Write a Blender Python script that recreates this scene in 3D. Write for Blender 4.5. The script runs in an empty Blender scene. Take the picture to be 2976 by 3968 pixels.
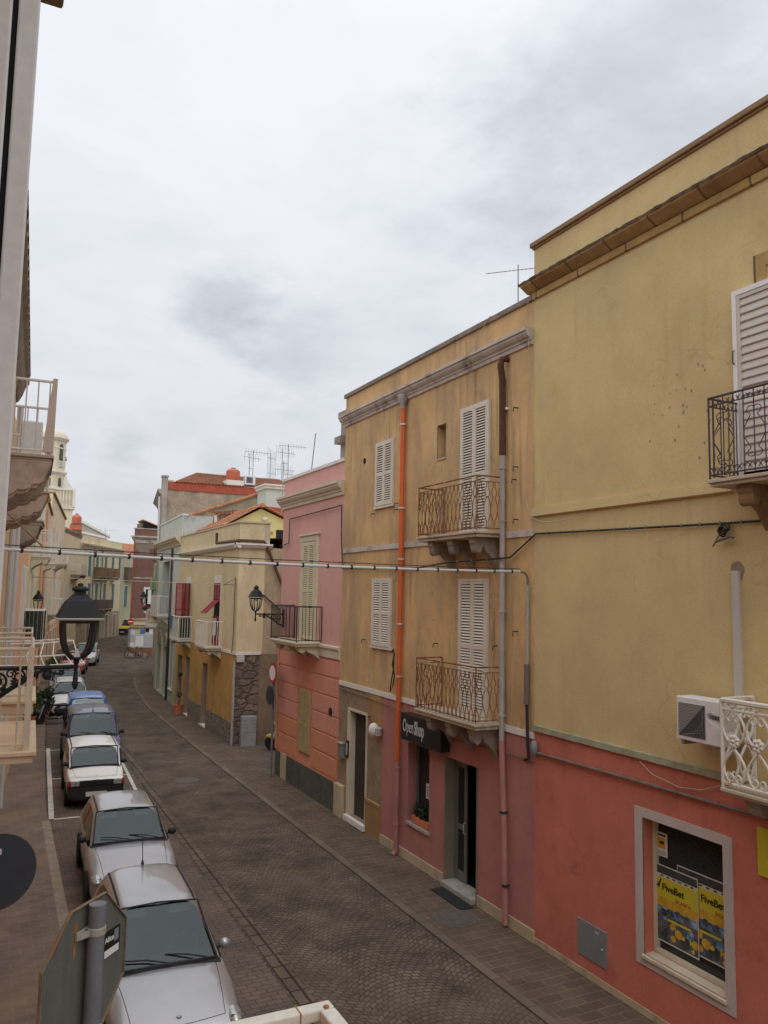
import bpy, bmesh, math, random
from mathutils import Vector, Matrix
random.seed(7)
S = bpy.context.scene
COL = S.collection
PI = math.pi
R = math.radians

# ------------------------------------------------------------------ helpers
def lerp(a, b, t): return a + (b - a) * t

class Fr:
    """A facade frame: s runs along the wall, d outwards from it, z up."""
    def __init__(self, a, b=None, u=None, side=1):
        self.o = Vector((a[0], a[1], 0))
        if u is None:
            u = (b[0] - a[0], b[1] - a[1])
        self.u = Vector((u[0], u[1], 0)); self.len = self.u.length; self.u.normalize()
        # side=1: outward is to the right of u ; side=-1: to the left
        self.n = Vector((self.u.y, -self.u.x, 0)) * side
    def p(self, s, d, z):
        return self.o + self.u * s + self.n * d + Vector((0, 0, z))

class MB:
    def __init__(self): self.v = []; self.f = []; self.m = []; self.k = 0
    def mat(self, k): self.k = k; return self
    def add(self, pts, faces):
        b = len(self.v); self.v += [tuple(p) for p in pts]
        for f in faces:
            self.f.append([b + i for i in f]); self.m.append(self.k)
        return self
    def poly(self, pts): return self.add(pts, [list(range(len(pts)))])
    def hexa(self, p):   # p: 8 corners, bottom 0-3 then top 4-7
        return self.add(p, [(0, 3, 2, 1), (4, 5, 6, 7), (0, 1, 5, 4), (1, 2, 6, 5), (2, 3, 7, 6), (3, 0, 4, 7)])
    def box(self, x0, x1, y0, y1, z0, z1):
        return self.hexa([(x0, y0, z0), (x1, y0, z0), (x1, y1, z0), (x0, y1, z0), (x0, y0, z1), (x1, y0, z1), (x1, y1, z1), (x0, y1, z1)])
    def fbox(self, fr, s0, s1, d0, d1, z0, z1):
        P = fr.p
        return self.hexa([P(s0, d0, z0), P(s1, d0, z0), P(s1, d1, z0), P(s0, d1, z0), P(s0, d0, z1), P(s1, d0, z1), P(s1, d1, z1), P(s0, d1, z1)])
    def prism(self, pts, vec):
        n = len(pts); vec = Vector(vec)
        q = [Vector(p) for p in pts]; q = q + [p + vec for p in q]
        fs = [list(range(n))[::-1], list(range(n, 2 * n))] + [[i, (i + 1) % n, n + (i + 1) % n, n + i] for i in range(n)]
        return self.add(q, fs)
    def fprofile(self, fr, prof, s0, s1):      # prof: [(d,z)] closed, run along s
        return self.prism([fr.p(s0, d, z) for d, z in prof], fr.u * (s1 - s0))
    def fpoly(self, fr, sz, d0, d1):           # polygon in the facade plane, thickness d0..d1
        return self.prism([fr.p(s, d0, z) for s, z in sz], fr.n * (d1 - d0))
    def tube(self, pts, r, n=6, closed=False, flat=1.0):
        pts = [Vector(p) for p in pts]; N = len(pts); rings = []
        up = None
        for i, p in enumerate(pts):
            if closed: t = pts[(i + 1) % N] - pts[i - 1]
            else: t = pts[min(i + 1, N - 1)] - pts[max(i - 1, 0)]
            if t.length < 1e-9: t = Vector((0, 0, 1))
            t.normalize()
            if up is None:
                a = Vector((0, 0, 1)) if abs(t.z) < .9 else Vector((1, 0, 0))
                up = (a - t * a.dot(t)).normalized()
            else:
                up = (up - t * up.dot(t))
                if up.length < 1e-6: up = t.orthogonal()
                up.normalize()
            w = t.cross(up); rr = r[i] if isinstance(r, (list, tuple)) else r
            rings.append([p + up * (rr * math.cos(2 * PI * k / n)) + w * (rr * flat * math.sin(2 * PI * k / n)) for k in range(n)])
        b = len(self.v)
        for rg in rings: self.v += [tuple(q) for q in rg]
        L = N if closed else N - 1
        for i in range(L):
            j = (i + 1) % N
            for k in range(n):
                self.f.append([b + i * n + k, b + i * n + (k + 1) % n, b + j * n + (k + 1) % n, b + j * n + k]); self.m.append(self.k)
        if not closed:
            self.f.append([b + k for k in range(n)][::-1]); self.m.append(self.k)
            self.f.append([b + (N - 1) * n + k for k in range(n)]); self.m.append(self.k)
        return self
    def rod(self, a, b, r, n=6): return self.tube([a, b], r, n)
    def lathe(self, c, prof, n=16, axis='z', sx=1.0, sy=1.0):
        c = Vector(c); b = len(self.v); N = len(prof)
        for r, h in prof:
            for k in range(n):
                a = 2 * PI * (k + .5) / n
                x, y = r * math.cos(a) * sx, r * math.sin(a) * sy
                q = {'z': (x, y, h), 'x': (h, x, y), 'y': (x, h, y)}[axis]
                self.v.append(tuple(c + Vector(q)))
        for i in range(N - 1):
            for k in range(n):
                self.f.append([b + i * n + k, b + i * n + (k + 1) % n, b + (i + 1) * n + (k + 1) % n, b + (i + 1) * n + k]); self.m.append(self.k)
        self.f.append([b + k for k in range(n)][::-1]); self.m.append(self.k)
        self.f.append([b + (N - 1) * n + k for k in range(n)]); self.m.append(self.k)
        return self
    def ball(self, c, rx, ry=None, rz=None, n=10, m=7):
        ry = ry or rx; rz = rz or rx
        prof = [(max(math.sin(PI * i / m), .02), -math.cos(PI * i / m) * rz) for i in range(m + 1)]
        return self.lathe(c, prof, n, 'z', rx, ry)
    def fwall(self, fr, s0, s1, z0, z1, ops=(), thick=6.0, back=True, arches=()):
        """A house body whose street face has real openings (s0,s1,z0,z1,depth)."""
        ss = sorted({s0, s1, *[o[0] for o in ops], *[o[1] for o in ops]})
        zs = sorted({z0, z1, *[o[2] for o in ops], *[o[3] for o in ops]})
        P = fr.p
        for i in range(len(ss) - 1):
            for j in range(len(zs) - 1):
                cs, cz = (ss[i] + ss[i + 1]) / 2, (zs[j] + zs[j + 1]) / 2
                if any(o[0] < cs < o[1] and o[2] < cz < o[3] for o in ops): continue
                self.poly([P(ss[i], 0, zs[j]), P(ss[i + 1], 0, zs[j]), P(ss[i + 1], 0, zs[j + 1]), P(ss[i], 0, zs[j + 1])])
        for a, b, c, d, dep in ops:
            for q in ([(a, c), (a, d)], [(a, d), (b, d)], [(b, d), (b, c)], [(b, c), (a, c)]):
                (sa, za), (sb, zb) = q
                self.poly([P(sa, 0, za), P(sb, 0, zb), P(sb, -dep, zb), P(sa, -dep, za)])
        if back:
            self.poly([P(s0, 0, z0), P(s0, -thick, z0), P(s0, -thick, z1), P(s0, 0, z1)])
            self.poly([P(s1, 0, z0), P(s1, -thick, z0), P(s1, -thick, z1), P(s1, 0, z1)])
            self.poly([P(s0, -thick, z0), P(s1, -thick, z0), P(s1, -thick, z1), P(s0, -thick, z1)])
            self.poly([P(s0, 0, z1), P(s1, 0, z1), P(s1, -thick, z1), P(s0, -thick, z1)])
        return self
    def build(self, name, mats, parent=None, smooth=False, weld=False, bevel=0):
        me = bpy.data.meshes.new(name); me.from_pydata(self.v, [], self.f)
        if not isinstance(mats, (list, tuple)): mats = [mats]
        for m in mats: me.materials.append(m)
        for p, k in zip(me.polygons, self.m): p.material_index = k
        bm = bmesh.new(); bm.from_mesh(me)
        if weld: bmesh.ops.remove_doubles(bm, verts=bm.verts, dist=1e-4)
        bmesh.ops.recalc_face_normals(bm, faces=bm.faces)
        bm.to_mesh(me); bm.free()
        if smooth:
            for p in me.polygons: p.use_smooth = True
            if smooth != 'all': me.set_sharp_from_angle(angle=R(40))
        o = bpy.data.objects.new(name, me); COL.objects.link(o)
        if bevel:
            bv = o.modifiers.new('bevel', 'BEVEL'); bv.width = bevel; bv.segments = 2; bv.limit_method = 'ANGLE'; bv.angle_limit = R(40)
        if parent is not None: attach(o, parent)
        return o

def attach(o, parent):
    o.parent = parent
    if parent.parent is None: o.location = -parent.location

def tag(o, label, cat, group=None, kind=None):
    if label: o['label'] = label
    if cat: o['category'] = cat
    if group: o['group'] = group
    if kind: o['kind'] = kind
    return o
def thing(name, label, cat, loc=(0, 0, 0), group=None):
    o = bpy.data.objects.new(name, None); COL.objects.link(o); o.location = loc; o.empty_display_size = .2
    return tag(o, label, cat, group)
def structure(o): o['kind'] = 'structure'; return o
def dup(root, loc, rz=None, label=None, group=None, scale=None):
    r = root.copy(); COL.objects.link(r); r.location = loc
    if rz is not None: r.rotation_euler = (0, 0, rz)
    if scale: r.scale = (scale,) * 3
    if label: r['label'] = label
    if group: r['group'] = group
    for c in list(root.children):
        d = c.copy(); COL.objects.link(d); d.parent = r
        for g in c.children:
            e = g.copy(); COL.objects.link(e); e.parent = d
    return r
def text(name, body, loc, xdir, size, m, parent, up=(0, 0, 1), bold=0.0, extrude=.002, align='LEFT', sx=1.0):
    cu = bpy.data.curves.new(name, 'FONT'); cu.body = body; cu.size = size; cu.extrude = extrude; cu.offset = bold
    cu.align_x = align; cu.align_y = 'CENTER'; cu.resolution_u = 3
    cu.materials.append(m)
    tmp = bpy.data.objects.new('tmp', cu); COL.objects.link(tmp); bpy.context.view_layer.update()
    me = bpy.data.meshes.new_from_object(tmp.evaluated_get(bpy.context.evaluated_depsgraph_get())); me.name = name
    bpy.data.objects.remove(tmp); bpy.data.curves.remove(cu)
    o = bpy.data.objects.new(name, me); COL.objects.link(o)
    X = Vector(xdir).normalized(); U = Vector(up); U = (U - X * U.dot(X)).normalized(); Zv = X.cross(U)
    M_ = Matrix((X, U, Zv)).transposed().to_4x4(); M_.translation = Vector(loc)
    o.parent = parent
    base = parent.location if parent.parent is None else Vector((0, 0, 0))
    M_.translation -= base
    loc_, rot, _ = M_.decompose(); o.location = loc_; o.rotation_euler = rot.to_euler(); o.scale = (sx, 1, 1)
    return o

# ------------------------------------------------------------------ materials
def nn(nt, t, **kw):
    n = nt.nodes.new(t)
    for k, v in kw.items(): setattr(n, k, v)
    return n
def M(name, col, rough=.85, metal=0, var=.14, vs=1.6, stain=None, amt=.5, ssc=.9, sth=.52, streak=3.0, bump=.25, bs=45, coat=0, spec=.4, obj=False, fine=.08, drip=0, crack=0):
    m = bpy.data.materials.new(name); m.use_nodes = True; nt = m.node_tree; L = nt.links.new
    bs_ = nt.nodes['Principled BSDF']
    bs_.inputs['Roughness'].default_value = rough; bs_.inputs['Metallic'].default_value = metal
    bs_.inputs['Specular IOR Level'].default_value = spec
    if coat: bs_.inputs['Coat Weight'].default_value = coat; bs_.inputs['Coat Roughness'].default_value = .04
    c = (*col, 1)
    if var == 0 and stain is None and not bump:
        bs_.inputs['Base Color'].default_value = c; return m
    if obj: pos = nn(nt, 'ShaderNodeTexCoord').outputs['Object']
    else: pos = nn(nt, 'ShaderNodeNewGeometry').outputs['Position']
    last = None
    n1 = nn(nt, 'ShaderNodeTexNoise'); n1.inputs['Scale'].default_value = vs; n1.inputs['Detail'].default_value = 6; n1.inputs['Roughness'].default_value = .6
    L(pos, n1.inputs['Vector'])
    mr = nn(nt, 'ShaderNodeMapRange'); mr.inputs[1].default_value = .3; mr.inputs[2].default_value = .7; mr.inputs[3].default_value = 1 - var; mr.inputs[4].default_value = 1 + var
    L(n1.outputs['Fac'], mr.inputs[0])
    n2 = nn(nt, 'ShaderNodeTexNoise'); n2.inputs['Scale'].default_value = bs; n2.inputs['Detail'].default_value = 3
    L(pos, n2.inputs['Vector'])
    mf = nn(nt, 'ShaderNodeMapRange'); mf.inputs[1].default_value = .25; mf.inputs[2].default_value = .75; mf.inputs[3].default_value = 1 - fine; mf.inputs[4].default_value = 1 + fine
    L(n2.outputs['Fac'], mf.inputs[0])
    mu = nn(nt, 'ShaderNodeMath', operation='MULTIPLY'); L(mr.outputs[0], mu.inputs[0]); L(mf.outputs[0], mu.inputs[1])
    vm = nn(nt, 'ShaderNodeVectorMath', operation='SCALE'); vm.inputs[0].default_value = col; L(mu.outputs[0], vm.inputs['Scale'])
    last = vm.outputs[0]
    if stain is not None:
        mp = nn(nt, 'ShaderNodeMapping'); mp.inputs['Scale'].default_value = (ssc * streak * .5, ssc * streak * .5, ssc * .42 if streak > 1 else ssc)
        if streak <= 1: mp.inputs['Scale'].default_value = (ssc, ssc, ssc)
        L(pos, mp.inputs['Vector'])
        n3 = nn(nt, 'ShaderNodeTexNoise'); n3.inputs['Scale'].default_value = 1; n3.inputs['Detail'].default_value = 8; n3.inputs['Roughness'].default_value = .68
        L(mp.outputs[0], n3.inputs['Vector'])
        r3 = nn(nt, 'ShaderNodeMapRange'); r3.inputs[1].default_value = sth; r3.inputs[2].default_value = sth + .16; r3.inputs[3].default_value = 0; r3.inputs[4].default_value = amt
        L(n3.outputs['Fac'], r3.inputs[0])
        mx = nn(nt, 'ShaderNodeMix', data_type='RGBA'); L(r3.outputs[0], mx.inputs[0]); L(last, mx.inputs[6]); mx.inputs[7].default_value = (*stain, 1)
        last = mx.outputs[2]
    if drip:
        mp = nn(nt, 'ShaderNodeMapping'); mp.inputs['Scale'].default_value = (5.5, 5.5, .30); L(pos, mp.inputs['Vector'])
        nd = nn(nt, 'ShaderNodeTexNoise'); nd.inputs['Scale'].default_value = 1; nd.inputs['Detail'].default_value = 6; nd.inputs['Roughness'].default_value = .6; L(mp.outputs[0], nd.inputs['Vector'])
        rd_ = nn(nt, 'ShaderNodeMapRange'); rd_.inputs[1].default_value = .50; rd_.inputs[2].default_value = .70; L(nd.outputs['Fac'], rd_.inputs[0])
        nm = nn(nt, 'ShaderNodeTexNoise'); nm.inputs['Scale'].default_value = .55; nm.inputs['Detail'].default_value = 3; L(pos, nm.inputs['Vector'])
        rm = nn(nt, 'ShaderNodeMapRange'); rm.inputs[1].default_value = .45; rm.inputs[2].default_value = .62; rm.inputs[4].default_value = drip; L(nm.outputs['Fac'], rm.inputs[0])
        md_ = nn(nt, 'ShaderNodeMath', operation='MULTIPLY'); L(rd_.outputs[0], md_.inputs[0]); L(rm.outputs[0], md_.inputs[1])
        mx = nn(nt, 'ShaderNodeMix', data_type='RGBA'); L(md_.outputs[0], mx.inputs[0]); L(last, mx.inputs[6]); mx.inputs[7].default_value = (*[v * .42 + .02 for v in col], 1); last = mx.outputs[2]
    if crack:
        nw = nn(nt, 'ShaderNodeTexNoise'); nw.inputs['Scale'].default_value = 1.6; nw.inputs['Detail'].default_value = 5; L(pos, nw.inputs['Vector'])
        wv = nn(nt, 'ShaderNodeVectorMath', operation='MULTIPLY_ADD'); wv.inputs[1].default_value = (.9, .9, .9); L(nw.outputs['Color'], wv.inputs[0]); L(pos, wv.inputs[2])
        vo = nn(nt, 'ShaderNodeTexVoronoi', feature='DISTANCE_TO_EDGE'); vo.inputs['Scale'].default_value = .8; L(wv.outputs[0], vo.inputs['Vector'])
        rc = nn(nt, 'ShaderNodeMapRange'); rc.inputs[1].default_value = .004; rc.inputs[2].default_value = .013; rc.inputs[3].default_value = 1; rc.inputs[4].default_value = 0; L(vo.outputs['Distance'], rc.inputs[0])
        nk = nn(nt, 'ShaderNodeTexNoise'); nk.inputs['Scale'].default_value = .9; L(pos, nk.inputs['Vector'])
        rk = nn(nt, 'ShaderNodeMapRange'); rk.inputs[1].default_value = .52; rk.inputs[2].default_value = .62; rk.inputs[4].default_value = crack; L(nk.outputs['Fac'], rk.inputs[0])
        mk = nn(nt, 'ShaderNodeMath', operation='MULTIPLY'); L(rc.outputs[0], mk.inputs[0]); L(rk.outputs[0], mk.inputs[1])
        mx = nn(nt, 'ShaderNodeMix', data_type='RGBA'); L(mk.outputs[0], mx.inputs[0]); L(last, mx.inputs[6]); mx.inputs[7].default_value = (*[v * .35 for v in col], 1); last = mx.outputs[2]
    L(last, bs_.inputs['Base Color'])
    if bump:
        bp = nn(nt, 'ShaderNodeBump'); bp.inputs['Strength'].default_value = bump; bp.inputs['Distance'].default_value = .012
        L(n2.outputs['Fac'], bp.inputs['Height']); L(bp.outputs[0], bs_.inputs['Normal'])
    return m

def bricks(name, c1, c2, cm, w, h, rough=.85, bump=.5, mortar=.012, axes='xy', arc=0, arcw=1.5, var=.25, vs=.7, noise=.02, off=.5, patch=None):
    """Laid stones in world coordinates: axes says which two world axes the courses lie in; arc bows the courses as in fan paving."""
    m = bpy.data.materials.new(name); m.use_nodes = True; nt = m.node_tree; L = nt.links.new
    b = nt.nodes['Principled BSDF']; b.inputs['Roughness'].default_value = .95; b.inputs['Specular IOR Level'].default_value = .08
    pos = nn(nt, 'ShaderNodeNewGeometry').outputs['Position']
    nz = nn(nt, 'ShaderNodeTexNoise'); nz.inputs['Scale'].default_value = 5; L(pos, nz.inputs['Vector'])
    sc = nn(nt, 'ShaderNodeVectorMath', operation='SCALE'); sc.inputs['Scale'].default_value = noise * 2; L(nz.outputs['Color'], sc.inputs[0])
    ad = nn(nt, 'ShaderNodeVectorMath', operation='ADD'); L(pos, ad.inputs[0]); L(sc.outputs[0], ad.inputs[1])
    sp = nn(nt, 'ShaderNodeSeparateXYZ'); L(ad.outputs[0], sp.inputs[0])
    ix = {'x': 0, 'y': 1, 'z': 2}
    A, B = sp.outputs[ix[axes[0]]], sp.outputs[ix[axes[1]]]
    if arc:
        f = nn(nt, 'ShaderNodeMath', operation='PINGPONG'); f.inputs[1].default_value = arcw / 2; L(A, f.inputs[0])
        g = nn(nt, 'ShaderNodeMath', operation='POWER'); g.inputs[1].default_value = 2; 
        g0 = nn(nt, 'ShaderNodeMath', operation='MULTIPLY'); g0.inputs[1].default_value = 2 / arcw; L(f.outputs[0], g0.inputs[0]); L(g0.outputs[0], g.inputs[0])
        g2 = nn(nt, 'ShaderNodeMath', operation='MULTIPLY_ADD'); g2.inputs[1].default_value = arc; L(g.outputs[0], g2.inputs[0]); L(B, g2.inputs[2])
        B = g2.outputs[0]
    cb = nn(nt, 'ShaderNodeCombineXYZ'); L(A, cb.inputs[0]); L(B, cb.inputs[1])
    br = nn(nt, 'ShaderNodeTexBrick'); br.offset = off; br.inputs['Scale'].default_value = 1
    br.inputs['Color1'].default_value = (*c1, 1); br.inputs['Color2'].default_value = (*c2, 1); br.inputs['Mortar'].default_value = (*cm, 1)
    br.inputs['Mortar Size'].default_value = mortar; br.inputs['Mortar Smooth'].default_value = .4; br.inputs['Bias'].default_value = -.1
    br.inputs['Brick Width'].default_value = w; br.inputs['Row Height'].default_value = h
    L(cb.outputs[0], br.inputs['Vector'])
    n1 = nn(nt, 'ShaderNodeTexNoise'); n1.inputs['Scale'].default_value = vs; n1.inputs['Detail'].default_value = 7; n1.inputs['Roughness'].default_value = .65; L(pos, n1.inputs['Vector'])
    mr = nn(nt, 'ShaderNodeMapRange'); mr.inputs[1].default_value = .3; mr.inputs[2].default_value = .7; mr.inputs[3].default_value = 1 - var; mr.inputs[4].default_value = 1 + var
    L(n1.outputs['Fac'], mr.inputs[0])
    vm = nn(nt, 'ShaderNodeVectorMath', operation='SCALE'); L(br.outputs['Color'], vm.inputs[0]); L(mr.outputs[0], vm.inputs['Scale'])
    last = vm.outputs[0]
    if patch:
        n4 = nn(nt, 'ShaderNodeTexNoise'); n4.inputs['Scale'].default_value = patch[1]; n4.inputs['Detail'].default_value = 5; L(pos, n4.inputs['Vector'])
        r4 = nn(nt, 'ShaderNodeMapRange'); r4.inputs[1].default_value = .52; r4.inputs[2].default_value = .66; r4.inputs[4].default_value = patch[2]; L(n4.outputs['Fac'], r4.inputs[0])
        mx = nn(nt, 'ShaderNodeMix', data_type='RGBA'); L(r4.outputs[0], mx.inputs[0]); L(last, mx.inputs[6]); mx.inputs[7].default_value = (*patch[0], 1); last = mx.outputs[2]
    L(last, b.inputs['Base Color'])
    n5 = nn(nt, 'ShaderNodeTexNoise'); n5.inputs['Scale'].default_value = 60; L(pos, n5.inputs['Vector'])
    hm = nn(nt, 'ShaderNodeMath', operation='MULTIPLY_ADD'); hm.inputs[1].default_value = -1.0
    L(br.outputs['Fac'], hm.inputs[0])
    h2 = nn(nt, 'ShaderNodeMath', operation='MULTIPLY'); h2.inputs[1].default_value = .5; L(n5.outputs['Fac'], h2.inputs[0]); L(h2.outputs[0], hm.inputs[2])
    bp = nn(nt, 'ShaderNodeBump'); bp.inputs['Strength'].default_value = bump; bp.inputs['Distance'].default_value = .015
    L(hm.outputs[0], bp.inputs['Height']); L(bp.outputs[0], b.inputs['Normal'])
    return m

def rubble(name, c1, c2, cm, scale=3.2, sy=1.6):
    """Irregular field stones (voronoi) with pale mortar."""
    m = bpy.data.materials.new(name); m.use_nodes = True; nt = m.node_tree; L = nt.links.new
    b = nt.nodes['Principled BSDF']; b.inputs['Roughness'].default_value = .9
    pos = nn(nt, 'ShaderNodeNewGeometry').outputs['Position']
    mp = nn(nt, 'ShaderNodeMapping'); mp.inputs['Scale'].default_value = (scale, scale, scale * sy); nw = nn(nt, 'ShaderNodeTexNoise'); nw.inputs['Scale'].default_value = 3.5; nw.inputs['Detail'].default_value = 5; L(pos, nw.inputs['Vector'])
    wv = nn(nt, 'ShaderNodeVectorMath', operation='MULTIPLY_ADD'); wv.inputs[1].default_value = (.35, .35, .25); L(nw.outputs['Color'], wv.inputs[0]); L(pos, wv.inputs[2]); L(wv.outputs[0], mp.inputs[0])
    v = nn(nt, 'ShaderNodeTexVoronoi'); v.inputs['Scale'].default_value = 1; L(mp.outputs[0], v.inputs['Vector'])
    e = nn(nt, 'ShaderNodeTexVoronoi', feature='DISTANCE_TO_EDGE'); e.inputs['Scale'].default_value = 1; L(mp.outputs[0], e.inputs['Vector'])
    mx = nn(nt, 'ShaderNodeMix', data_type='RGBA'); sp = nn(nt, 'ShaderNodeSeparateColor'); L(v.outputs['Color'], sp.inputs[0]); L(sp.outputs[0], mx.inputs[0])
    mx.inputs[6].default_value = (*c1, 1); mx.inputs[7].default_value = (*c2, 1)
    r = nn(nt, 'ShaderNodeMapRange'); r.inputs[1].default_value = .03; r.inputs[2].default_value = .12; L(e.outputs['Distance'], r.inputs[0])
    m2 = nn(nt, 'ShaderNodeMix', data_type='RGBA'); L(r.outputs[0], m2.inputs[0]); m2.inputs[6].default_value = (*cm, 1); L(mx.outputs[2], m2.inputs[7])
    n = nn(nt, 'ShaderNodeTexNoise'); n.inputs['Scale'].default_value = 9; n.inputs['Detail'].default_value = 8; L(pos, n.inputs['Vector'])
    mr = nn(nt, 'ShaderNodeMapRange'); mr.inputs[1].default_value = .3; mr.inputs[2].default_value = .7; mr.inputs[3].default_value = .7; mr.inputs[4].default_value = 1.3; L(n.outputs['Fac'], mr.inputs[0])
    vm = nn(nt, 'ShaderNodeVectorMath', operation='SCALE'); L(m2.outputs[2], vm.inputs[0]); L(mr.outputs[0], vm.inputs['Scale']); L(vm.outputs[0], b.inputs['Base Color'])
    bp = nn(nt, 'ShaderNodeBump'); bp.inputs['Strength'].default_value = .8; bp.inputs['Distance'].default_value = .05; L(r.outputs[0], bp.inputs['Height']); L(bp.outputs[0], b.inputs['Normal'])
    return m

DK = (.06, .05, .04)
m_yellow = M('yellow_plaster', (.60, .465, .228), drip=.20, crack=.2, stain=(.49, .36, .17), amt=.5, ssc=.6, sth=.5, var=.10, vs=.8, streak=1)
m_red = M('red_plaster', (.54, .168, .116), drip=.25, crack=.3, stain=(.40, .115, .08), amt=.65, ssc=1.1, var=.1, streak=1)
m_ochre = M('ochre_plaster', (.61, .395, .185), drip=1.0, crack=.4, stain=(.36, .25, .155), amt=.7, ssc=.75, sth=.48, var=.18, vs=1.1, streak=3.2)
m_pinkb = M('dusty_pink_plaster', (.43, .18, .158), drip=.4, crack=.3, stain=(.30, .15, .12), amt=.5, ssc=.8, var=.1, streak=2)
m_brownb = M('rough_brown_render', (.27, .20, .135), var=.2, vs=3, stain=(.36, .22, .09), amt=.6, ssc=.8, streak=1, bump=.9, bs=28, fine=.25)
m_orangeb = M('orange_brown_render', (.36, .21, .085), var=.2, stain=(.2, .14, .09), amt=.6, ssc=1.4, streak=2)
m_pink = M('pink_plaster', (.64, .35, .30), drip=.15, var=.06, stain=(.58, .29, .25), amt=.4, ssc=.5, streak=2)
m_pink2 = M('salmon_plaster', (.62, .27, .20), drip=.35, var=.08, stain=(.6, .2, .1), amt=.6, ssc=.9, streak=1.5)
m_pink3 = M('orange_plaster', (.60, .24, .13), var=.08, stain=(.56, .24, .17), amt=.5, ssc=.9, streak=1.5)
m_darkpl = M('dark_plinth', (.085, .085, .07), var=.3, vs=2.5, stain=(.15, .14, .11), amt=.5, streak=1, ssc=1.5)
m_cream = M('cream_trim', (.60, .52, .38), var=.08, stain=(.36, .3, .2), amt=.35, ssc=1.2)
m_creamp = M('cream_plinth', (.47, .38, .25), var=.12, stain=(.24, .19, .13), amt=.6, ssc=1.5, sth=.5)
m_whitetr = M('weathered_white_trim', (.52, .46, .40), var=.15, stain=(.12, .10, .085), amt=.85, ssc=1.5, sth=.5, streak=1)
m_white = M('white_paint', (.72, .69, .63), rough=.6, var=.06, stain=(.45, .38, .3), amt=.3, ssc=3, bump=.1)
m_shut = M('white_shutter_paint', (.66, .60, .50), rough=.6, var=.08, stain=(.40, .33, .25), amt=.5, ssc=4, sth=.56, bump=.1)
m_shutw = M('bright_shutter_paint', (.78, .76, .74), rough=.45, var=.03, bump=.05)
m_shuty = M('cream_shutter_paint', (.62, .55, .36), rough=.6, var=.06, bump=.1)
m_shuto = M('olive_shutter_paint', (.40, .31, .15), rough=.7, var=.1, stain=(.25, .19, .1), amt=.5, ssc=4, bump=.1)
m_shutr = M('dark_red_shutter_paint', (.27, .035, .045), rough=.5, var=.08, bump=.1)
m_shutg = M('green_shutter_paint', (.12, .22, .16), rough=.6, var=.1, bump=.1)
m_beige = M('beige_plaster', (.66, .535, .325), drip=.35, crack=.3, var=.08, vs=.9, stain=(.42, .34, .22), amt=.5, ssc=.6, streak=2)
m_ochre2 = M('deep_ochre_plaster', (.47, .265, .075), drip=.5, var=.15, stain=(.25, .14, .05), amt=.6, ssc=.9, streak=1.5)
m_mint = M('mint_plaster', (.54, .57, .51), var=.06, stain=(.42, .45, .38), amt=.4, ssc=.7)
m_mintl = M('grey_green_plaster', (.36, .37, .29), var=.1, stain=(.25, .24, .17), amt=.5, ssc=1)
m_side = M('brown_rough_wall', (.22, .16, .108), var=.2, vs=2, stain=(.15, .11, .08), amt=.6, ssc=.8, streak=1.5, bump=.8, bs=25, fine=.2)
m_sideu = M('pebbledash_wall', (.40, .31, .20), var=.12, vs=3, bump=.8, bs=25, fine=.22)
m_rough = M('mouldy_grey_render', (.38, .31, .225), var=.28, vs=1.6, stain=(.17, .135, .10), amt=.8, ssc=.75, sth=.50, streak=1, bump=.6, bs=14, fine=.2)
m_stone = rubble('rubble_stone', (.24, .175, .125), (.13, .098, .078), (.105, .08, .062), 2.1, 1.7)
m_stonew = rubble('rubble_stone_small', (.24, .20, .155), (.13, .11, .09), (.27, .22, .17), 4.5, 1.3)
m_tufa = bricks('brown_stone_blocks', (.37, .24, .115), (.29, .175, .08), (.16, .115, .06), .95, 3.1, axes='yz', mortar=.025, noise=.015, var=.3, vs=2.5, off=0)
m_tufa2 = bricks('pale_stone_blocks', (.46, .31, .13), (.42, .28, .115), (.17, .12, .06), 1.15, 3.3, axes='yz', mortar=.022, noise=.015, var=.2, vs=2, off=.3)
m_mossy = M('mossy_stone_edge', (.20, .145, .095), var=.4, vs=4, stain=(.05, .045, .035), amt=.9, ssc=3, sth=.5, streak=1, bump=1, bs=20)
m_coping = M('brown_coping', (.26, .165, .085), var=.12)
m_copingd = M('dirty_coping', (.24, .20, .16), var=.25, vs=3, stain=DK, amt=.8, ssc=2, streak=1)
m_concrete = M('concrete', (.36, .33, .29), var=.15, stain=(.18, .16, .14), amt=.5, ssc=1.5)
m_slab = M('balcony_stone', (.50, .42, .31), var=.15, stain=(.17, .13, .09), amt=.7, ssc=1.6, streak=1)
m_corb = M('corbel_stone', (.30, .245, .185), var=.2, stain=(.13, .11, .09), amt=.7, ssc=2, streak=1)  # base colour darkened to deepen the shade under the balconies
m_dark = M('dark_interior', (.012, .011, .010), rough=.9, var=0, bump=0)
m_black = M('black_iron', (.022, .022, .024), rough=.55, var=.2, vs=6, bump=.1, obj=True)
m_lamp = M('lamp_iron', (.022, .023, .026), rough=.65, spec=.25, var=.15, vs=5, bump=.12, obj=True)
m_rust = M('rusty_iron', (.20, .085, .035), rough=.85, var=.4, vs=9, stain=(.50, .40, .27), amt=.85, ssc=6, sth=.52, streak=1, bump=.4)
m_whiter = M('white_iron_with_rust', (.66, .62, .54), rough=.6, var=.05, stain=(.42, .20, .06), amt=.95, ssc=4.5, sth=.58, streak=1, bump=.2)
m_whitei = M('white_iron', (.74, .70, .62), rough=.6, var=.08, vs=3, stain=(.4, .26, .12), amt=.7, ssc=4, sth=.62, streak=1, bump=.1)
m_pipeo = M('orange_pipe', (.62, .13, .03), rough=.45, var=.08, vs=3, bump=0.02)
m_pipeg = M('grey_pipe', (.37, .34, .315), rough=.5, var=.15, vs=3, stain=(.3, .25, .2), amt=.5, ssc=2, bump=.05)
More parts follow.
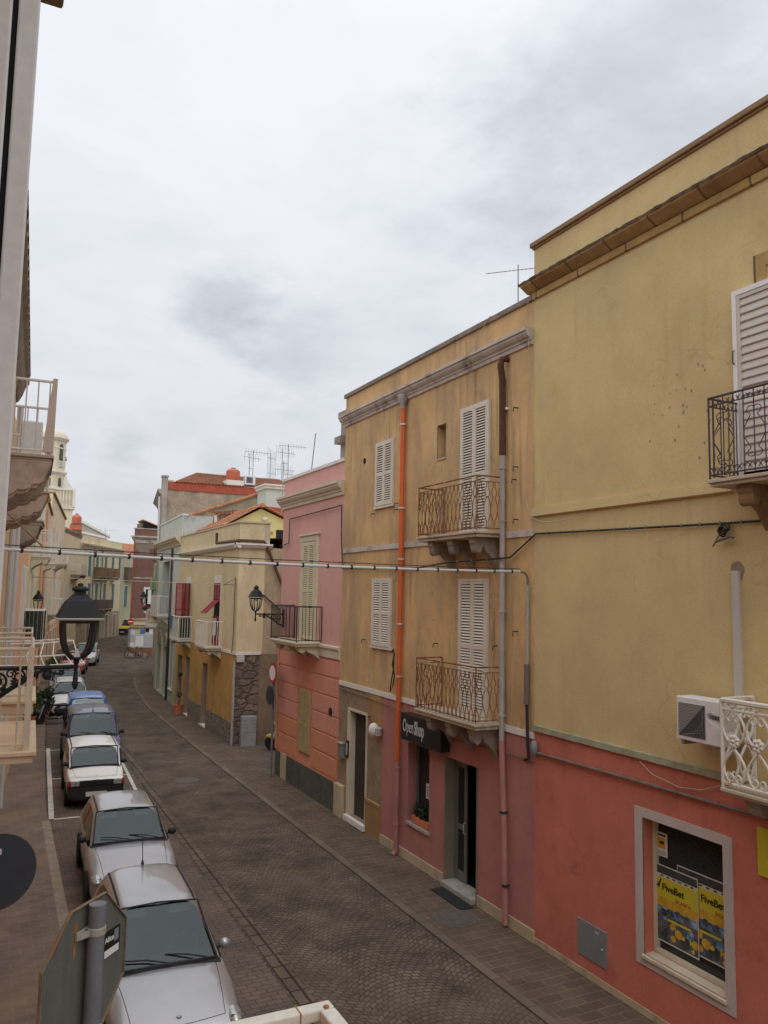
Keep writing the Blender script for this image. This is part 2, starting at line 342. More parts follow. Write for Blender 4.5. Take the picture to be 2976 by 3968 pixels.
m_piper = M('rusted_pipe', (.085, .035, .022), rough=.8, var=.3, vs=6, bump=.3)
m_pipep = M('pink_painted_pipe', (.40, .18, .165), rough=.6, var=.12, vs=3, stain=(.2, .12, .1), amt=.5, ssc=3, bump=.05)
m_pipew = M('white_pipe', (.55, .55, .54), rough=.45, var=.06, bump=.03)
m_pipek = M('black_pipe', (.03, .025, .028), rough=.5, var=.1, bump=.03)
m_pipeb = M('brown_pipe', (.10, .05, .03), rough=.6, var=.2, bump=.05)
m_wire = M('dark_cable', (.025, .022, .02), rough=.7, var=.1, bump=0)
m_wirel = M('pale_cable', (.45, .38, .27), rough=.7, var=.1, bump=0)
m_wireg = M('weathered_cable', (.17, .13, .10), rough=.8, var=.3, vs=5, bump=.1)
m_tile = None
m_terra = M('terracotta', (.55, .17, .07), rough=.75, var=.2, vs=5, stain=(.30, .13, .07), amt=.5, ssc=3, streak=1)
m_fascia = M('red_fascia', (.38, .085, .05), var=.15, vs=3, stain=(.25, .07, .05), amt=.5, ssc=1.5)
m_tank = M('terracotta_plastic', (.50, .13, .065), rough=.4, var=.06, bump=0.02)
m_alu = M('aluminium', (.62, .62, .62), rough=.35, metal=.3, var=.05, bump=.02)
m_grey = M('grey_metal', (.20, .215, .215), rough=.55, var=.1, stain=(.14, .15, .15), amt=.5, ssc=3, bump=.03)
m_cab = M('grey_cabinet', (.32, .32, .32), rough=.6, var=.1, stain=(.2, .19, .18), amt=.5, ssc=3, bump=.03)
m_acw = M('ac_white', (.70, .69, .67), rough=.4, var=.03, bump=0.01)
m_acg = M('ac_grille', (.20, .205, .21), rough=.5, var=.05, bump=0)
m_acg2 = M('ac_grille_dark', (.055, .055, .06), rough=.5, var=.05, bump=0)
m_glassd = M('dark_window_glass', (.02, .022, .024), rough=.06, var=0, bump=0, spec=.5)
m_wood = M('dark_wood', (.055, .04, .033), rough=.7, var=.3, vs=2, stain=(.03, .025, .02), amt=.7, ssc=4, streak=6, bump=.2)
m_woodb = M('brown_wood', (.17, .10, .05), rough=.7, var=.2, bump=.15)
m_doorg = M('grey_green_door', (.15, .15, .13), rough=.5, var=.1, bump=.05)
m_leaf = M('leaf_green', (.045, .085, .02), rough=.6, var=.4, vs=9, bump=0, spec=.3)
m_leafd = M('dark_leaf_green', (.022, .04, .016), rough=.6, var=.4, vs=8, bump=0, spec=.3)
m_palm = M('palm_green', (.05, .075, .025), rough=.6, var=.3, vs=8, bump=0)
m_bark = M('bark', (.14, .10, .07), var=.3, vs=12)
m_signw = M('sign_white', (.70, .69, .66), rough=.5, var=.05, bump=0)
m_signr = M('sign_red', (.50, .035, .03), rough=.5, var=.05, bump=0)
m_signk = M('sign_black', (.012, .012, .013), rough=.45, var=.1, bump=0)
m_signy = M('sign_yellow', (.56, .48, .03), rough=.5, var=.05, bump=0)
m_signback = M('olive_grey_sign_back', (.12, .12, .10), rough=.7, var=.14, vs=4, stain=(.08, .075, .055), amt=.6, ssc=5, bump=.08)
m_signrim = M('rusted_sign_rim', (.20, .16, .10), rough=.8, var=.3, vs=9, stain=(.30, .10, .03), amt=.9, ssc=5, sth=.5, streak=1)
m_pole = M('galvanised_pole', (.16, .165, .18), rough=.6, var=.12, vs=6, bump=.08)
m_discb = M('dark_sign_back', (.032, .036, .042), rough=.6, var=.15, vs=5, bump=.05)
m_rubber = M('rubber', (.015, .015, .016), rough=.8, var=.1, bump=0, obj=True)
m_rim = M('wheel_rim', (.35, .35, .36), rough=.35, metal=.7, var=.05, bump=0, obj=True)

def tile_mat(name, c1, c2, cm, ang=0.0, w=.24, h=.38):
    return bricks(name, c1, c2, cm, w, h, axes='xy', mortar=.03, var=.3, vs=1.5, noise=.01, bump=1.0, off=0.0)
m_tile = tile_mat('roof_tiles', (.60, .22, .10), (.42, .14, .065), (.14, .05, .03))

# ------------------------------------------------------------------ camera
RM = Matrix(((0.89665534, -0.06135561, -0.43845717), (-0.44233795, -0.08252358, -0.89304367), (0.01861018, 0.99469862, -0.10113513)))
cd = bpy.data.cameras.new('camera'); cam = bpy.data.objects.new('camera', cd); COL.objects.link(cam)
mw = RM.to_4x4(); mw.translation = Vector((0, 0, 5.9)); cam.matrix_world = mw
cd.sensor_fit = 'VERTICAL'; cd.sensor_height = 36; cd.sensor_width = 27; cd.lens = 3095 / 3968 * 36
cd.clip_start = .05; cd.clip_end = 2000
S.camera = cam
S.view_settings.view_transform = 'Standard'; S.view_settings.look = 'None'; S.view_settings.exposure = 0; S.view_settings.gamma = 1
S.cycles.use_denoising = True
try: S.cycles.max_bounces = 8
except Exception: pass

# ------------------------------------------------------------------ sky: overcast, brighter overhead
SUN_EL, SUN_AZ = R(56), R(192)      # azimuth from +Y clockwise
sdir = Vector((math.sin(SUN_AZ) * math.cos(SUN_EL), math.cos(SUN_AZ) * math.cos(SUN_EL), math.sin(SUN_EL)))
W = bpy.data.worlds.new('World'); S.world = W; W.use_nodes = True
nt = W.node_tree; L = nt.links.new; bg = nt.nodes['Background']; bg.inputs['Strength'].default_value = .1
tc = nn(nt, 'ShaderNodeTexCoord')
sky = nn(nt, 'ShaderNodeTexSky'); sky.sky_type = 'NISHITA'; sky.sun_disc = False; sky.sun_elevation = SUN_EL; sky.sun_rotation = SUN_AZ
skys = nn(nt, 'ShaderNodeVectorMath', operation='SCALE'); skys.inputs['Scale'].default_value = .55; L(sky.outputs[0], skys.inputs[0])
sp = nn(nt, 'ShaderNodeSeparateXYZ'); L(tc.outputs['Generated'], sp.inputs[0])
# cloud-plane projection so that clouds flatten towards the horizon
zc = nn(nt, 'ShaderNodeMath', operation='MAXIMUM'); zc.inputs[1].default_value = .06; L(sp.outputs[2], zc.inputs[0])
za = nn(nt, 'ShaderNodeMath', operation='ADD'); za.inputs[1].default_value = .22; L(zc.outputs[0], za.inputs[0])
dx = nn(nt, 'ShaderNodeMath', operation='DIVIDE'); L(sp.outputs[0], dx.inputs[0]); L(za.outputs[0], dx.inputs[1])
dy = nn(nt, 'ShaderNodeMath', operation='DIVIDE'); L(sp.outputs[1], dy.inputs[0]); L(za.outputs[0], dy.inputs[1])
cv = nn(nt, 'ShaderNodeCombineXYZ'); L(dx.outputs[0], cv.inputs[0]); L(dy.outputs[0], cv.inputs[1])
n1 = nn(nt, 'ShaderNodeTexNoise'); n1.inputs['Scale'].default_value = 1.9; n1.inputs['Detail'].default_value = 9; n1.inputs['Roughness'].default_value = .56; n1.inputs['Distortion'].default_value = .5
L(cv.outputs[0], n1.inputs['Vector'])
n2 = nn(nt, 'ShaderNodeTexNoise'); n2.inputs['Scale'].default_value = 5.0; n2.inputs['Detail'].default_value = 8; n2.inputs['Roughness'].default_value = .6; L(cv.outputs[0], n2.inputs['Vector'])
# darker cloud masses: soft regions of the sky, broken up by noise
def blob(d, inner, outer, amp):
    v = Vector(d).normalized()
    dp = nn(nt, 'ShaderNodeVectorMath', operation='DOT_PRODUCT'); L(tc.outputs['Generated'], dp.inputs[0]); dp.inputs[1].default_value = v
    ac = nn(nt, 'ShaderNodeMath', operation='ARCCOSINE'); L(dp.outputs['Value'], ac.inputs[0])
    wob = nn(nt, 'ShaderNodeMath', operation='MULTIPLY_ADD'); wob.inputs[1].default_value = -outer * 1.3; L(n2.outputs['Fac'], wob.inputs[0]); 
    ad = nn(nt, 'ShaderNodeMath', operation='ADD'); L(ac.outputs[0], ad.inputs[0]); ad.inputs[1].default_value = outer * .65
    L(ad.outputs[0], wob.inputs[2])
    r = nn(nt, 'ShaderNodeMapRange', interpolation_type='SMOOTHSTEP'); r.inputs[1].default_value = outer; r.inputs[2].default_value = inner; r.inputs[3].default_value = 0; r.inputs[4].default_value = amp
    L(wob.outputs[0], r.inputs[0]); return r.outputs[0]
def skyray(px, py):
    return RM @ Vector(((px - 1488) / 3095, -(py - 1984) / 3095, -1))
dark = None
for px, py, i, o, a in SKYBLOBS if 'SKYBLOBS' in globals() else [(880, 1170, .005, .085, .30), (1120, 1340, .01, .09, .18), (760, 1130, .0, .06, .15), (480, 1730, .0, .045, .20), (860, 1790, .0, .04, .14), (2500, 500, .0, .32, .22), (2650, 150, .0, .3, .16), (1900, 900, 0, .2, .08)]:
    b_ = blob(skyray(px, py), i, o, a)
    if dark is None: dark = b_
    else:
        ad = nn(nt, 'ShaderNodeMath', operation='ADD'); L(dark, ad.inputs[0]); L(b_, ad.inputs[1]); dark = ad.outputs[0]
f1 = nn(nt, 'ShaderNodeMapRange'); f1.inputs[1].default_value = .36; f1.inputs[2].default_value = .66; f1.inputs[3].default_value = -.05; f1.inputs[4].default_value = .14; L(n1.outputs['Fac'], f1.inputs[0])
f2_ = nn(nt, 'ShaderNodeMapRange'); f2_.inputs[1].default_value = .35; f2_.inputs[2].default_value = .65; f2_.inputs[3].default_value = -.025; f2_.inputs[4].default_value = .035; L(n2.outputs['Fac'], f2_.inputs[0])
dk0 = nn(nt, 'ShaderNodeMath', operation='ADD'); L(dark, dk0.inputs[0]); L(f2_.outputs[0], dk0.inputs[1]); dark = dk0.outputs[0]
dk = nn(nt, 'ShaderNodeMath', operation='ADD'); L(dark, dk.inputs[0]); L(f1.outputs[0], dk.inputs[1]); dk.use_clamp = True
cm = nn(nt, 'ShaderNodeMix', data_type='RGBA'); L(dk.outputs[0], cm.inputs[0]); cm.inputs[6].default_value = (9.2, 9.5, 10.0, 1); cm.inputs[7].default_value = (2.6, 2.9, 3.8, 1)
# overcast luminance: the zenith is brighter than the horizon
zr = nn(nt, 'ShaderNodeMapRange', interpolation_type='SMOOTHSTEP'); zr.inputs[1].default_value = .55; zr.inputs[2].default_value = 1.0; zr.inputs[3].default_value = 1.0; zr.inputs[4].default_value = 1.5
L(sp.outputs[2], zr.inputs[0])
sd = nn(nt, 'ShaderNodeVectorMath', operation='DOT_PRODUCT'); L(tc.outputs['Generated'], sd.inputs[0]); sd.inputs[1].default_value = sdir
sr = nn(nt, 'ShaderNodeMapRange', interpolation_type='SMOOTHSTEP'); sr.inputs[1].default_value = .55; sr.inputs[2].default_value = 1.0; sr.inputs[3].default_value = 0; sr.inputs[4].default_value = .5
L(sd.outputs['Value'], sr.inputs[0])
zl = nn(nt, 'ShaderNodeMapRange'); zl.inputs[1].default_value = .08; zl.inputs[2].default_value = .52; zl.inputs[3].default_value = .83; zl.inputs[4].default_value = 1.04; L(sp.outputs[2], zl.inputs[0])
zm_ = nn(nt, 'ShaderNodeMath', operation='MULTIPLY'); L(zr.outputs[0], zm_.inputs[0]); L(zl.outputs[0], zm_.inputs[1]); zr = zm_
az = nn(nt, 'ShaderNodeMath', operation='ADD'); L(zr.outputs[0], az.inputs[0]); L(sr.outputs[0], az.inputs[1])
cs = nn(nt, 'ShaderNodeVectorMath', operation='SCALE'); L(cm.outputs[2], cs.inputs[0]); L(az.outputs[0], cs.inputs['Scale'])
fm = nn(nt, 'ShaderNodeMix', data_type='RGBA'); fm.inputs[0].default_value = .93; L(skys.outputs[0], fm.inputs[6]); L(cs.outputs[0], fm.inputs[7])
L(fm.outputs[2], bg.inputs['Color'])
sl = bpy.data.lights.new('sun', 'SUN'); sl.energy = .6; sl.angle = R(35); sl.color = (1, .96, .9)
so = bpy.data.objects.new('sun', sl); COL.objects.link(so); so.rotation_euler = (-sdir).to_track_quat('-Z', 'Y').to_euler(); so.location = (0, 0, 60)

# ------------------------------------------------------------------ ground, road, pavements
LEFT = [(-.35, -8), (-.35, 8.6), (-.05, 8.6), (.25, 18.5), (.55, 24), (1.3, 33), (2.2, 43), (3.4, 57), (4.74, 70.5), (6.2, 81.5), (8.7, 92), (11.7, 98.2), (14.9, 105.5), (22, 117)]
m_ground = M('earth', (.12, .10, .08), var=.2)
m_road = bricks('cobbles', (.140, .108, .083), (.098, .078, .062), (.066, .053, .043), .125, .105, arc=.34, arcw=1.5, mortar=.012, bump=.8, var=.42, vs=1.1, noise=.036, patch=((.17, .13, .095), .45, .45))
m_bay = bricks('parking_blocks', (.155, .115, .092), (.125, .096, .08), (.07, .055, .047), .24, .12, mortar=.008, bump=.5, var=.25, vs=1.2, noise=.01, patch=((.09, .075, .065), 1.1, .5))
m_pavr = bricks('paving_blocks', (.130, .095, .070), (.102, .077, .059), (.19, .145, .105), .42, .21, mortar=.010, bump=.5, var=.22, vs=1.2, noise=.008, patch=((.08, .065, .055), 1.0, .4))
m_pavl = bricks('brown_paving_bricks', (.20, .147, .116), (.16, .118, .096), (.24, .19, .15), .34, .17, mortar=.007, bump=.4, var=.2, vs=1.3, noise=.008, patch=((.30, .20, .12), .6, .35))
m_kerb = bricks('kerb_stone', (.165, .13, .10), (.135, .108, .085), (.09, .07, .055), .25, .9, mortar=.012, bump=.4, var=.2, noise=.006, off=0)
m_gut = bricks('gutter_stone', (.14, .106, .08), (.11, .086, .068), (.05, .04, .033), .19, .42, mortar=.022, bump=.8, var=.25, noise=.012, off=0)
m_line = M('worn_road_paint', (.55, .51, .45), var=.2, vs=4, stain=(.2, .155, .125), amt=.9, ssc=5, sth=.54, streak=1, bump=.3)
m_oldline = M('faded_strip', (.25, .20, .145), var=.2, vs=3, stain=(.17, .125, .1), amt=.7, ssc=4, sth=.5, streak=1)
mb = MB(); mb.poly([(-600, -600, -.03), (600, -600, -.03), (600, 800, -.03), (-600, 800, -.03)]); structure(mb.build('ground', m_ground))
def sheet(name, left, right, z, m, thick=None):
    mb = MB()
    for i in range(len(left) - 1):
        a, b, c, d = left[i], left[i + 1], right[i + 1], right[i]
        mb.poly([(*a, z), (*d, z), (*c, z), (*b, z)])
        if thick:
            for p, q in ((a, b), (d, c)): mb.poly([(*p, z), (*q, z), (*q, z - thick), (*p, z - thick)])
    if thick:
        for p, q in ((left[0], right[0]), (left[-1], right[-1])): mb.poly([(*p, z), (*q, z), (*q, z - thick), (*p, z - thick)])
    return structure(mb.build(name, m))
sheet('road', [(-1, -8), (.5, 30), (2, 45), (4.6, 70), (6, 82), (8.5, 92.5), (14.6, 106), (22, 118)], [(9.2, -8), (9.2, 30), (9.6, 45), (13.5, 70), (14, 82), (15.5, 92), (19, 103), (26, 112)], 0, m_road)
mb = MB(); mb.poly([(8.6, 25.2, .001), (24, 25.2, .001), (24, 30.6, .001), (8.6, 30.6, .001)]); structure(mb.build('alley_paving', m_bay))
# parking lane (flush), left pavement, right pavement
sheet('parking_lane', [(1.05, -6), (1.6, 12), (1.75, 22.5), (2.3, 32), (3.0, 45), (4.1, 60)], [(4.30, -6), (4.32, 12), (4.36, 22.5), (4.7, 32), (5.3, 45), (6.4, 60)], .004, m_bay)
sheet('left_pavement', [(-.5, -6), (-.3, 8.7), (.1, 18.5), (.5, 24), (1.2, 33), (2.1, 43), (3.3, 57)], [(1.30, -6), (1.55, 8.7), (1.62, 18.5), (1.76, 24), (2.25, 33), (2.9, 43), (4.0, 57)], .03, m_pavl, .028)
sheet('right_pavement', [(7.46, -6), (7.46, 26), (7.46, 30), (7.6, 41), (8.1, 48), (9.15, 56)], [(8.72, -6), (8.72, 26), (8.72, 30), (8.78, 41), (9.2, 49.5), (10.4, 56.5)], .03, m_pavr, .028)
sheet('right_kerb', [(7.30, -6), (7.30, 26), (7.30, 30), (7.44, 41), (7.94, 48), (8.99, 56)], [(7.458, -6), (7.458, 26), (7.458, 30), (7.598, 41), (8.098, 48), (9.148, 56)], .034, m_kerb, .03)
sheet('gutter', [(4.32, -6), (4.36, 12), (4.44, 22.5), (4.78, 32), (5.4, 45), (6.5, 60)], [(4.58, -6), (4.62, 12), (4.70, 22.5), (5.04, 32), (5.66, 45), (6.76, 60)], .008, m_gut)
mb = MB()
def strip(mb, a, b, w, z):
    a, b = Vector((*a, z)), Vector((*b, z)); t = (b - a).normalized(); n = Vector((t.y, -t.x, 0)) * w / 2
    mb.poly([a - n, a + n, b + n, b - n])
strip(mb, (1.80, 22.5), (2.32, 32.2), .13, .035); strip(mb, (1.87, 22.55), (3.3, 22.55), .10, .013); strip(mb, (2.2, 31.9), (4.4, 31.9), .1, .013)
strip(mb, (4.22, 24.2), (4.5, 30), .1, .013); strip(mb, (1.98, 27.2), (4.3, 27.0), .09, .013)
structure(mb.build('parking_markings', m_line))
mb = MB(); strip(mb, (1.38, 3), (1.66, 22.4), .19, .036); structure(mb.build('pavement_edge_strip', m_oldline))
# manhole covers
def manhole(x, y, r, z, label):
    mb = MB(); mb.lathe((x, y, z), [(r, -.01), (r, .004), (r * .86, .006), (r * .84, .002), (.02, .003)], 28)
    return tag(mb.build('manhole_cover', M('manhole_' + label[:4], (.10, .085, .07), var=.25, vs=14, bump=.6, bs=60), smooth=True), label, 'manhole cover')
manhole(8.0, 13.05, .42, .031, 'round stone manhole cover on the pavement beside the shop door mat')
manhole(5.9, 25.6, .38, .003, 'round manhole cover in the middle of the cobbled road')

# ------------------------------------------------------------------ building helpers
def leaf(fr, s0, s1, z0, z1, d, m, parent, split=.55, fw=.055, th=.035, name='shutter', pitch=.055, shut=False):
    mb = MB(); h = z1 - z0; zm = z0 + h * (1 - split)
    mb.fbox(fr, s0, s0 + fw, d, d + th, z0, z1); mb.fbox(fr, s1 - fw, s1, d, d + th, z0, z1)
    for a, b in ((z0, z0 + fw * 1.5), (zm - fw * .6, zm + fw * .6), (z1 - fw, z1)):
        mb.fbox(fr, s0 + fw, s1 - fw, d + .002, d + th - .002, a, b)
    for a, b in ((z0 + fw * 1.5, zm - fw * .6), (zm + fw * .6, z1 - fw)):
        n = max(2, int((b - a) / pitch)); st = (b - a) / n
        for i in range(n):
            z = a + st * i
            if shut:
                mb.prism([fr.p(s0 + fw, d + .004, z + st * 1.02), fr.p(s0 + fw, d + .010, z + st * 1.08), fr.p(s0 + fw, d + th - .004, z + st * .14), fr.p(s0 + fw, d + th - .010, z + st * .02)], fr.u * (s1 - s0 - 2 * fw)); continue
            mb.prism([fr.p(s0 + fw, d + .002, z + st * .62), fr.p(s0 + fw, d + .008, z + st * .78), fr.p(s0 + fw, d + th - .004, z + st * .2), fr.p(s0 + fw, d + th - .010, z + st * .04)], fr.u * (s1 - s0 - 2 * fw))
    return mb.build(name, m, parent)
def window(fr, s0, s1, z0, z1, m, root, d=.03, fw=.05, split=.5, leaves=2, frame=None, sill=None, name='window', pitch=.055):
    """A shuttered window: dark backing with a frame; its leaves are sub-parts."""
    mb = MB(); mb.mat(0).fbox(fr, s0 + fw, s1 - fw, .004, .012, z0 + .01, z1 - fw)
    mb.mat(1).fbox(fr, s0, s0 + fw, .003, d + .03, z0, z1); mb.fbox(fr, s1 - fw, s1, .003, d + .03, z0, z1); mb.fbox(fr, s0 + fw, s1 - fw, .003, d + .028, z1 - fw, z1)
    if sill: mb.fbox(fr, s0 - .06, s1 + .06, .002, sill, z0 - .05, z0)
    w = mb.build(name, [m_dark, frame or m], root)
    wd = (s1 - s0 - 2 * fw) / leaves
    for i in range(leaves):
        leaf(fr, s0 + fw + wd * i + .004, s0 + fw + wd * (i + 1) - .004, z0 + .012, z1 - fw - .004, d, m, w, split, pitch=pitch)
    return w
def corbel_prof(D, z, h):
    pts = [(0, z), (D, z), (D, z - h * .16)]
    for i in range(9):                       # outer roll
        a = PI * i / 8
        pts.append((D * .80 + D * .15 * math.cos(a), z - h * .22 - h * .26 * math.sin(a) ** .9))
    for i in range(1, 8):                    # long hollow back to the wall
        t = i / 7
        pts.append((D * .64 * (1 - t), z - h * (.30 + .70 * t ** .7 - .16 * math.sin(PI * t))))
    return pts
def corbels(fr, ss, w, D, z, h, m, parent):
    for s in ss:
        mb = MB(); mb.fprofile(fr, corbel_prof(D, z, h), s - w / 2, s + w / 2)
        mb.build('corbel', m, parent, bevel=.012)
class Path:
    def __init__(self, pts):
        self.p = [Vector(q) for q in pts]; self.c = [0]
        for a, b in zip(self.p, self.p[1:]): self.c.append(self.c[-1] + (b - a).length)
        self.L = self.c[-1]
    def at(self, q):
        q = min(max(q, 0), self.L - 1e-6)
        for i in range(len(self.c) - 1):
            if q <= self.c[i + 1]:
                t = (q - self.c[i]) / (self.c[i + 1] - self.c[i]); v = self.p[i].lerp(self.p[i + 1], t); return v.x, v.y
    def qs(self, step):
        for i in range(len(self.c) - 1):
            ln = self.c[i + 1] - self.c[i]; n = max(1, round(ln / step))
            for k in range(n): yield self.c[i] + ln * (k + .5) / n, ln / n
def rail_bars(mb, fr, pa, z, r, w=None):
    mb.tube([fr.p(s, d, z) for s, d in pa.p], r, 6)
def railing(fr, pts, z0, z1, m, parent, kind='plain', step=.12, r=.008, name='railing'):
    pa = Path(pts); mb = MB(); H = z1 - z0
    for z, rr in ((z1, r * 1.9), (z0 + .06, r * 1.4)): rail_bars(mb, fr, pa, z, rr)
    if kind != 'plain': rail_bars(mb, fr, pa, z1 - .10 * H, r * 1.1)
    for s, d in pa.p: mb.tube([fr.p(s, d, z0), fr.p(s, d, z1)], r * 1.6, 6)
    for q, st in pa.qs(step):
        if kind == 'plain':
            s, d = pa.at(q); mb.tube([fr.p(s, d, z0 + .03), fr.p(s, d, z1)], r, 5)
        elif kind == 'wavy':
            for sg in (-1, 1):
                P_ = []
                for i in range(19):
                    t = i / 18
                    if t < .17: o = .10 + .05 * random.random()
                    elif t < .66: o = .10 + .40 * abs(math.sin(PI * (t - .17) / .49)) ** .8
                    elif t < .88: o = .10 + .25 * abs(math.sin(PI * (t - .66) / .22)) ** .8
                    else: o = .12
                    s, d = pa.at(q + sg * o * st); P_.append(fr.p(s, d, z0 + H * (.03 + .88 * t)))
                mb.tube(P_, r, 5)
            if random.random() < .35:
                s, d = pa.at(q); mb.ball(fr.p(s, d, z0 + H * .62), r * 1.9, n=6, m=4)
        elif kind == 'curly':
            for sg in (-1, 1):
                P_ = []
                for i in range(31):
                    t = i / 30; o = .46 * math.sin(PI * (t * 2.0 + .08)) * sg
                    s, d = pa.at(q + o * st); P_.append(fr.p(s, d, z0 + H * (.04 + .92 * t)))
                mb.tube(P_, r, 6)
                for zc, up in ((.12, 1), (.82, -1)):
                    P_ = []
                    for i in range(17):
                        a = i / 16 * 1.6 * PI; rr = .30 * (1 - .5 * i / 16)
                        s, d = pa.at(q + sg * st * (.14 + rr * .45 * math.cos(a))); P_.append(fr.p(s, d, z0 + H * zc + up * st * rr * .6 * math.sin(a)))
                    mb.tube(P_, r * .8, 5)
            s, d = pa.at(q)
            for k in range(7):
                a = 2 * PI * k / 7; s2, d2 = pa.at(q + .16 * st * math.cos(a)); mb.ball(fr.p(s2, d2, z0 + H * .55 + .16 * st * math.sin(a)), r * 1.9, n=6, m=4)
            mb.ball(fr.p(s, d, z0 + H * .55), r * 2.2, n=6, m=4)
        elif kind == 'scroll':
            s, d = pa.at(q); mb.tube([fr.p(s, d, z0 + .03), fr.p(s, d, z1)], r, 5)
            for zc, up in ((z1 - .02, -1), (z0 + .06, 1)):
                for sg in (-1, 1):
                    P_ = []
                    for i in range(12):
                        a = i / 11 * 1.5 * PI; rr = st * .30 * (1 - .55 * i / 11)
                        s2, d2 = pa.at(q + sg * (st * .04 + st * .26 - rr * math.cos(a) * .8)); P_.append(fr.p(s2, d2, zc + up * (.05 + rr * math.sin(a))))
                    mb.tube(P_, r * .8, 5)
    if kind == 'scroll':       # lozenge-and-scroll panels
        for k, (q, st) in enumerate(pa.qs(step * 3)):
            for zc, up in ((z0 + H * .66, 1), (z0 + H * .34, -1)):
                for sg in (-1, 1):
                    P_ = []
                    for i in range(14):
                        t = i / 13
                        if t < .5: o, zz = .32 * (1 - abs(1 - 4 * t) * .0 - t * 1.4), up * H * .14 * t * 2
                        else: a = (t - .5) * 2 * 1.4 * PI; o, zz = .10 + .13 * math.sin(a), up * (H * .14 + .05 * (1 - math.cos(a)))
                        s2, d2 = pa.at(q + sg * o * st); P_.append(fr.p(s2, d2, zc - up * H * .10 + zz))
                    mb.tube(P_, r * .8, 5)
    return mb.build(name, m, parent)
def slab_box(fr, s0, s1, D, z0, z1, m, root, name='balcony', lip=.03):
    mb = MB(); mb.fbox(fr, s0 + lip, s1 - lip, -.02, D - lip, z0, z1 - .045); mb.fbox(fr, s0, s1, -.02, D, z1 - .045, z1)
    return mb.build(name, m, root, bevel=.008)
def U(s0, s1, D, a=.02, e=.03): return [(s0 + e, a), (s0 + e, D - e), (s1 - e, D - e), (s1 - e, a)]
def cornice(fr, s0, s1, z0, z1, D, m, root, name='cornice', steps=4):
    pr = [(-.02, z1), (D, z1)]; h = z1 - z0
    pr += [(D, z1 - h * .2), (D * .84, z1 - h * .22), (D * .80, z1 - h * .38), (D * .62, z1 - h * .52), (D * .40, z1 - h * .62), (D * .38, z1 - h * .72), (D * .25, z1 - h * .78), (D * .2, z0), (-.02, z0)]
    mb = MB(); mb.fprofile(fr, pr, s0, s1); return mb.build(name, m, root)
def pipe(fr, pts, r, m, root, name='drainpipe', clips=None, mc=None):
    mb = MB(); mb.mat(0).tube([fr.p(*p) for p in pts], r, 8)
    o = mb.build(name, m, root, smooth=True)
    if clips:
        for s, z in clips:
            c = MB(); c.lathe(fr.p(s, pts[0][1], z), [(r * 1.25, -.02), (r * 1.25, .02)], 10); c.fbox(fr, s - .012, s + .012, .0, pts[0][1], z - .012, z + .012); c.build('pipe_clip', mc or m_alu, o)
    return o
def part(mbf, name, m, root, **kw):
    mb = MB(); mbf(mb); return mb.build(name, m, root, **kw)
def antenna(x, y, z0, z1, label, booms, m=m_grey, lean=0):
    """booms: (height fraction, length, azimuth, n elements, element length, vertical?)"""
    t = thing('tv_antenna', label, 'antenna', (x, y, z0), 'television antennas on the roofs')
    H = z1 - z0; part(lambda mb: mb.tube([(x, y, z0), (x + lean * H, y, z1)], .022 if y > 20 else .012, 6), 'mast', m, t)
    for h, ln, az, n, el, vert in booms:
        mb = MB(); c = Vector((x + lean * H * h, y, z0 + H * h)); u = Vector((math.cos(az), math.sin(az), 0)); w = Vector((0, 0, 1)) if vert else Vector((-u.y, u.x, 0))
        a = c - u * ln * .35; b = c + u * ln * .65; mb.tube([a, b], .014 if y > 20 else .007, 5)
        for i in range(n):
            p = a.lerp(b, (i + .3) / n); e = el * (1 - .5 * i / n); mb.tube([p - w * e / 2, p + w * e / 2], .008 if y > 20 else .004, 4)
        mb.build('boom', m, t)
    return t

FR = Fr((8.7, 0), u=(0, 1), side=-1)       # street face of the right-hand row

# ------------------------------------------------------------------ yellow house with red ground floor
yh = thing('townhouse', 'yellow rendered townhouse with red ground floor and stone block cornice', 'house', (8.7, 7, 0), 'houses along the street')
mb = MB(); mb.fwall(FR, 3.0, 11.6, 3.6, 12.28, thick=9); mb.build('upper_wall', m_yellow, yh)
mb = MB(); mb.fwall(FR, 3.0, 11.6, 0, 3.6, [(7.62, 9.04, .86, 2.75, .30)], thick=9); mb.build('ground_floor_wall', m_red, yh)
def _f(mb):
    mb.fbox(FR, 2.9, 11.66, -.5, .07, 12.32, 12.41); mb.fbox(FR, 2.9, 11.63, -.4, .035, 12.28, 12.32)
part(_f, 'coping', m_coping, yh, bevel=.015)
part(lambda mb: mb.fbox(FR, 2.9, 11.64, -.02, .05, 11.32, 11.45), 'lower_stone_course', m_tufa2, yh, bevel=.012)
def _f(mb):
    pr = [(-.02, 11.58), (.24, 11.58)] + [(.225, 11.55), (.10, 11.465), (.07, 11.45)] + [(-.02, 11.45)]
    mb.fprofile(FR, pr, 2.9, 11.72)
part(_f, 'stone_cornice', m_tufa, yh)
def _f(mb):      # broken, eroded top edge
    rr = random.Random(3); n = 90; prev = None
    for i in range(n + 1):
        s = lerp(2.9, 11.76, i / n); d = .27 + rr.uniform(-.02, .015); z = 11.65 + rr.uniform(-.025, .02)
        ring = [FR.p(s, -.02, 11.582), FR.p(s, d - .02, 11.582), FR.p(s, d, 11.615), FR.p(s, d - .05, z), FR.p(s, -.02, z + .05)]
        b = len(mb.v); mb.v += [tuple(p) for p in ring]
        if prev is not None:
            for k in range(5): mb.f.append([prev + k, prev + (k + 1) % 5, b + (k + 1) % 5, b + k]); mb.m.append(0)
        else: mb.f.append([b + k for k in range(5)]); mb.m.append(0)
        prev = b
    mb.f.append([prev + k for k in range(5)]); mb.m.append(0)
part(_f, 'weathered_edge', m_mossy, yh)
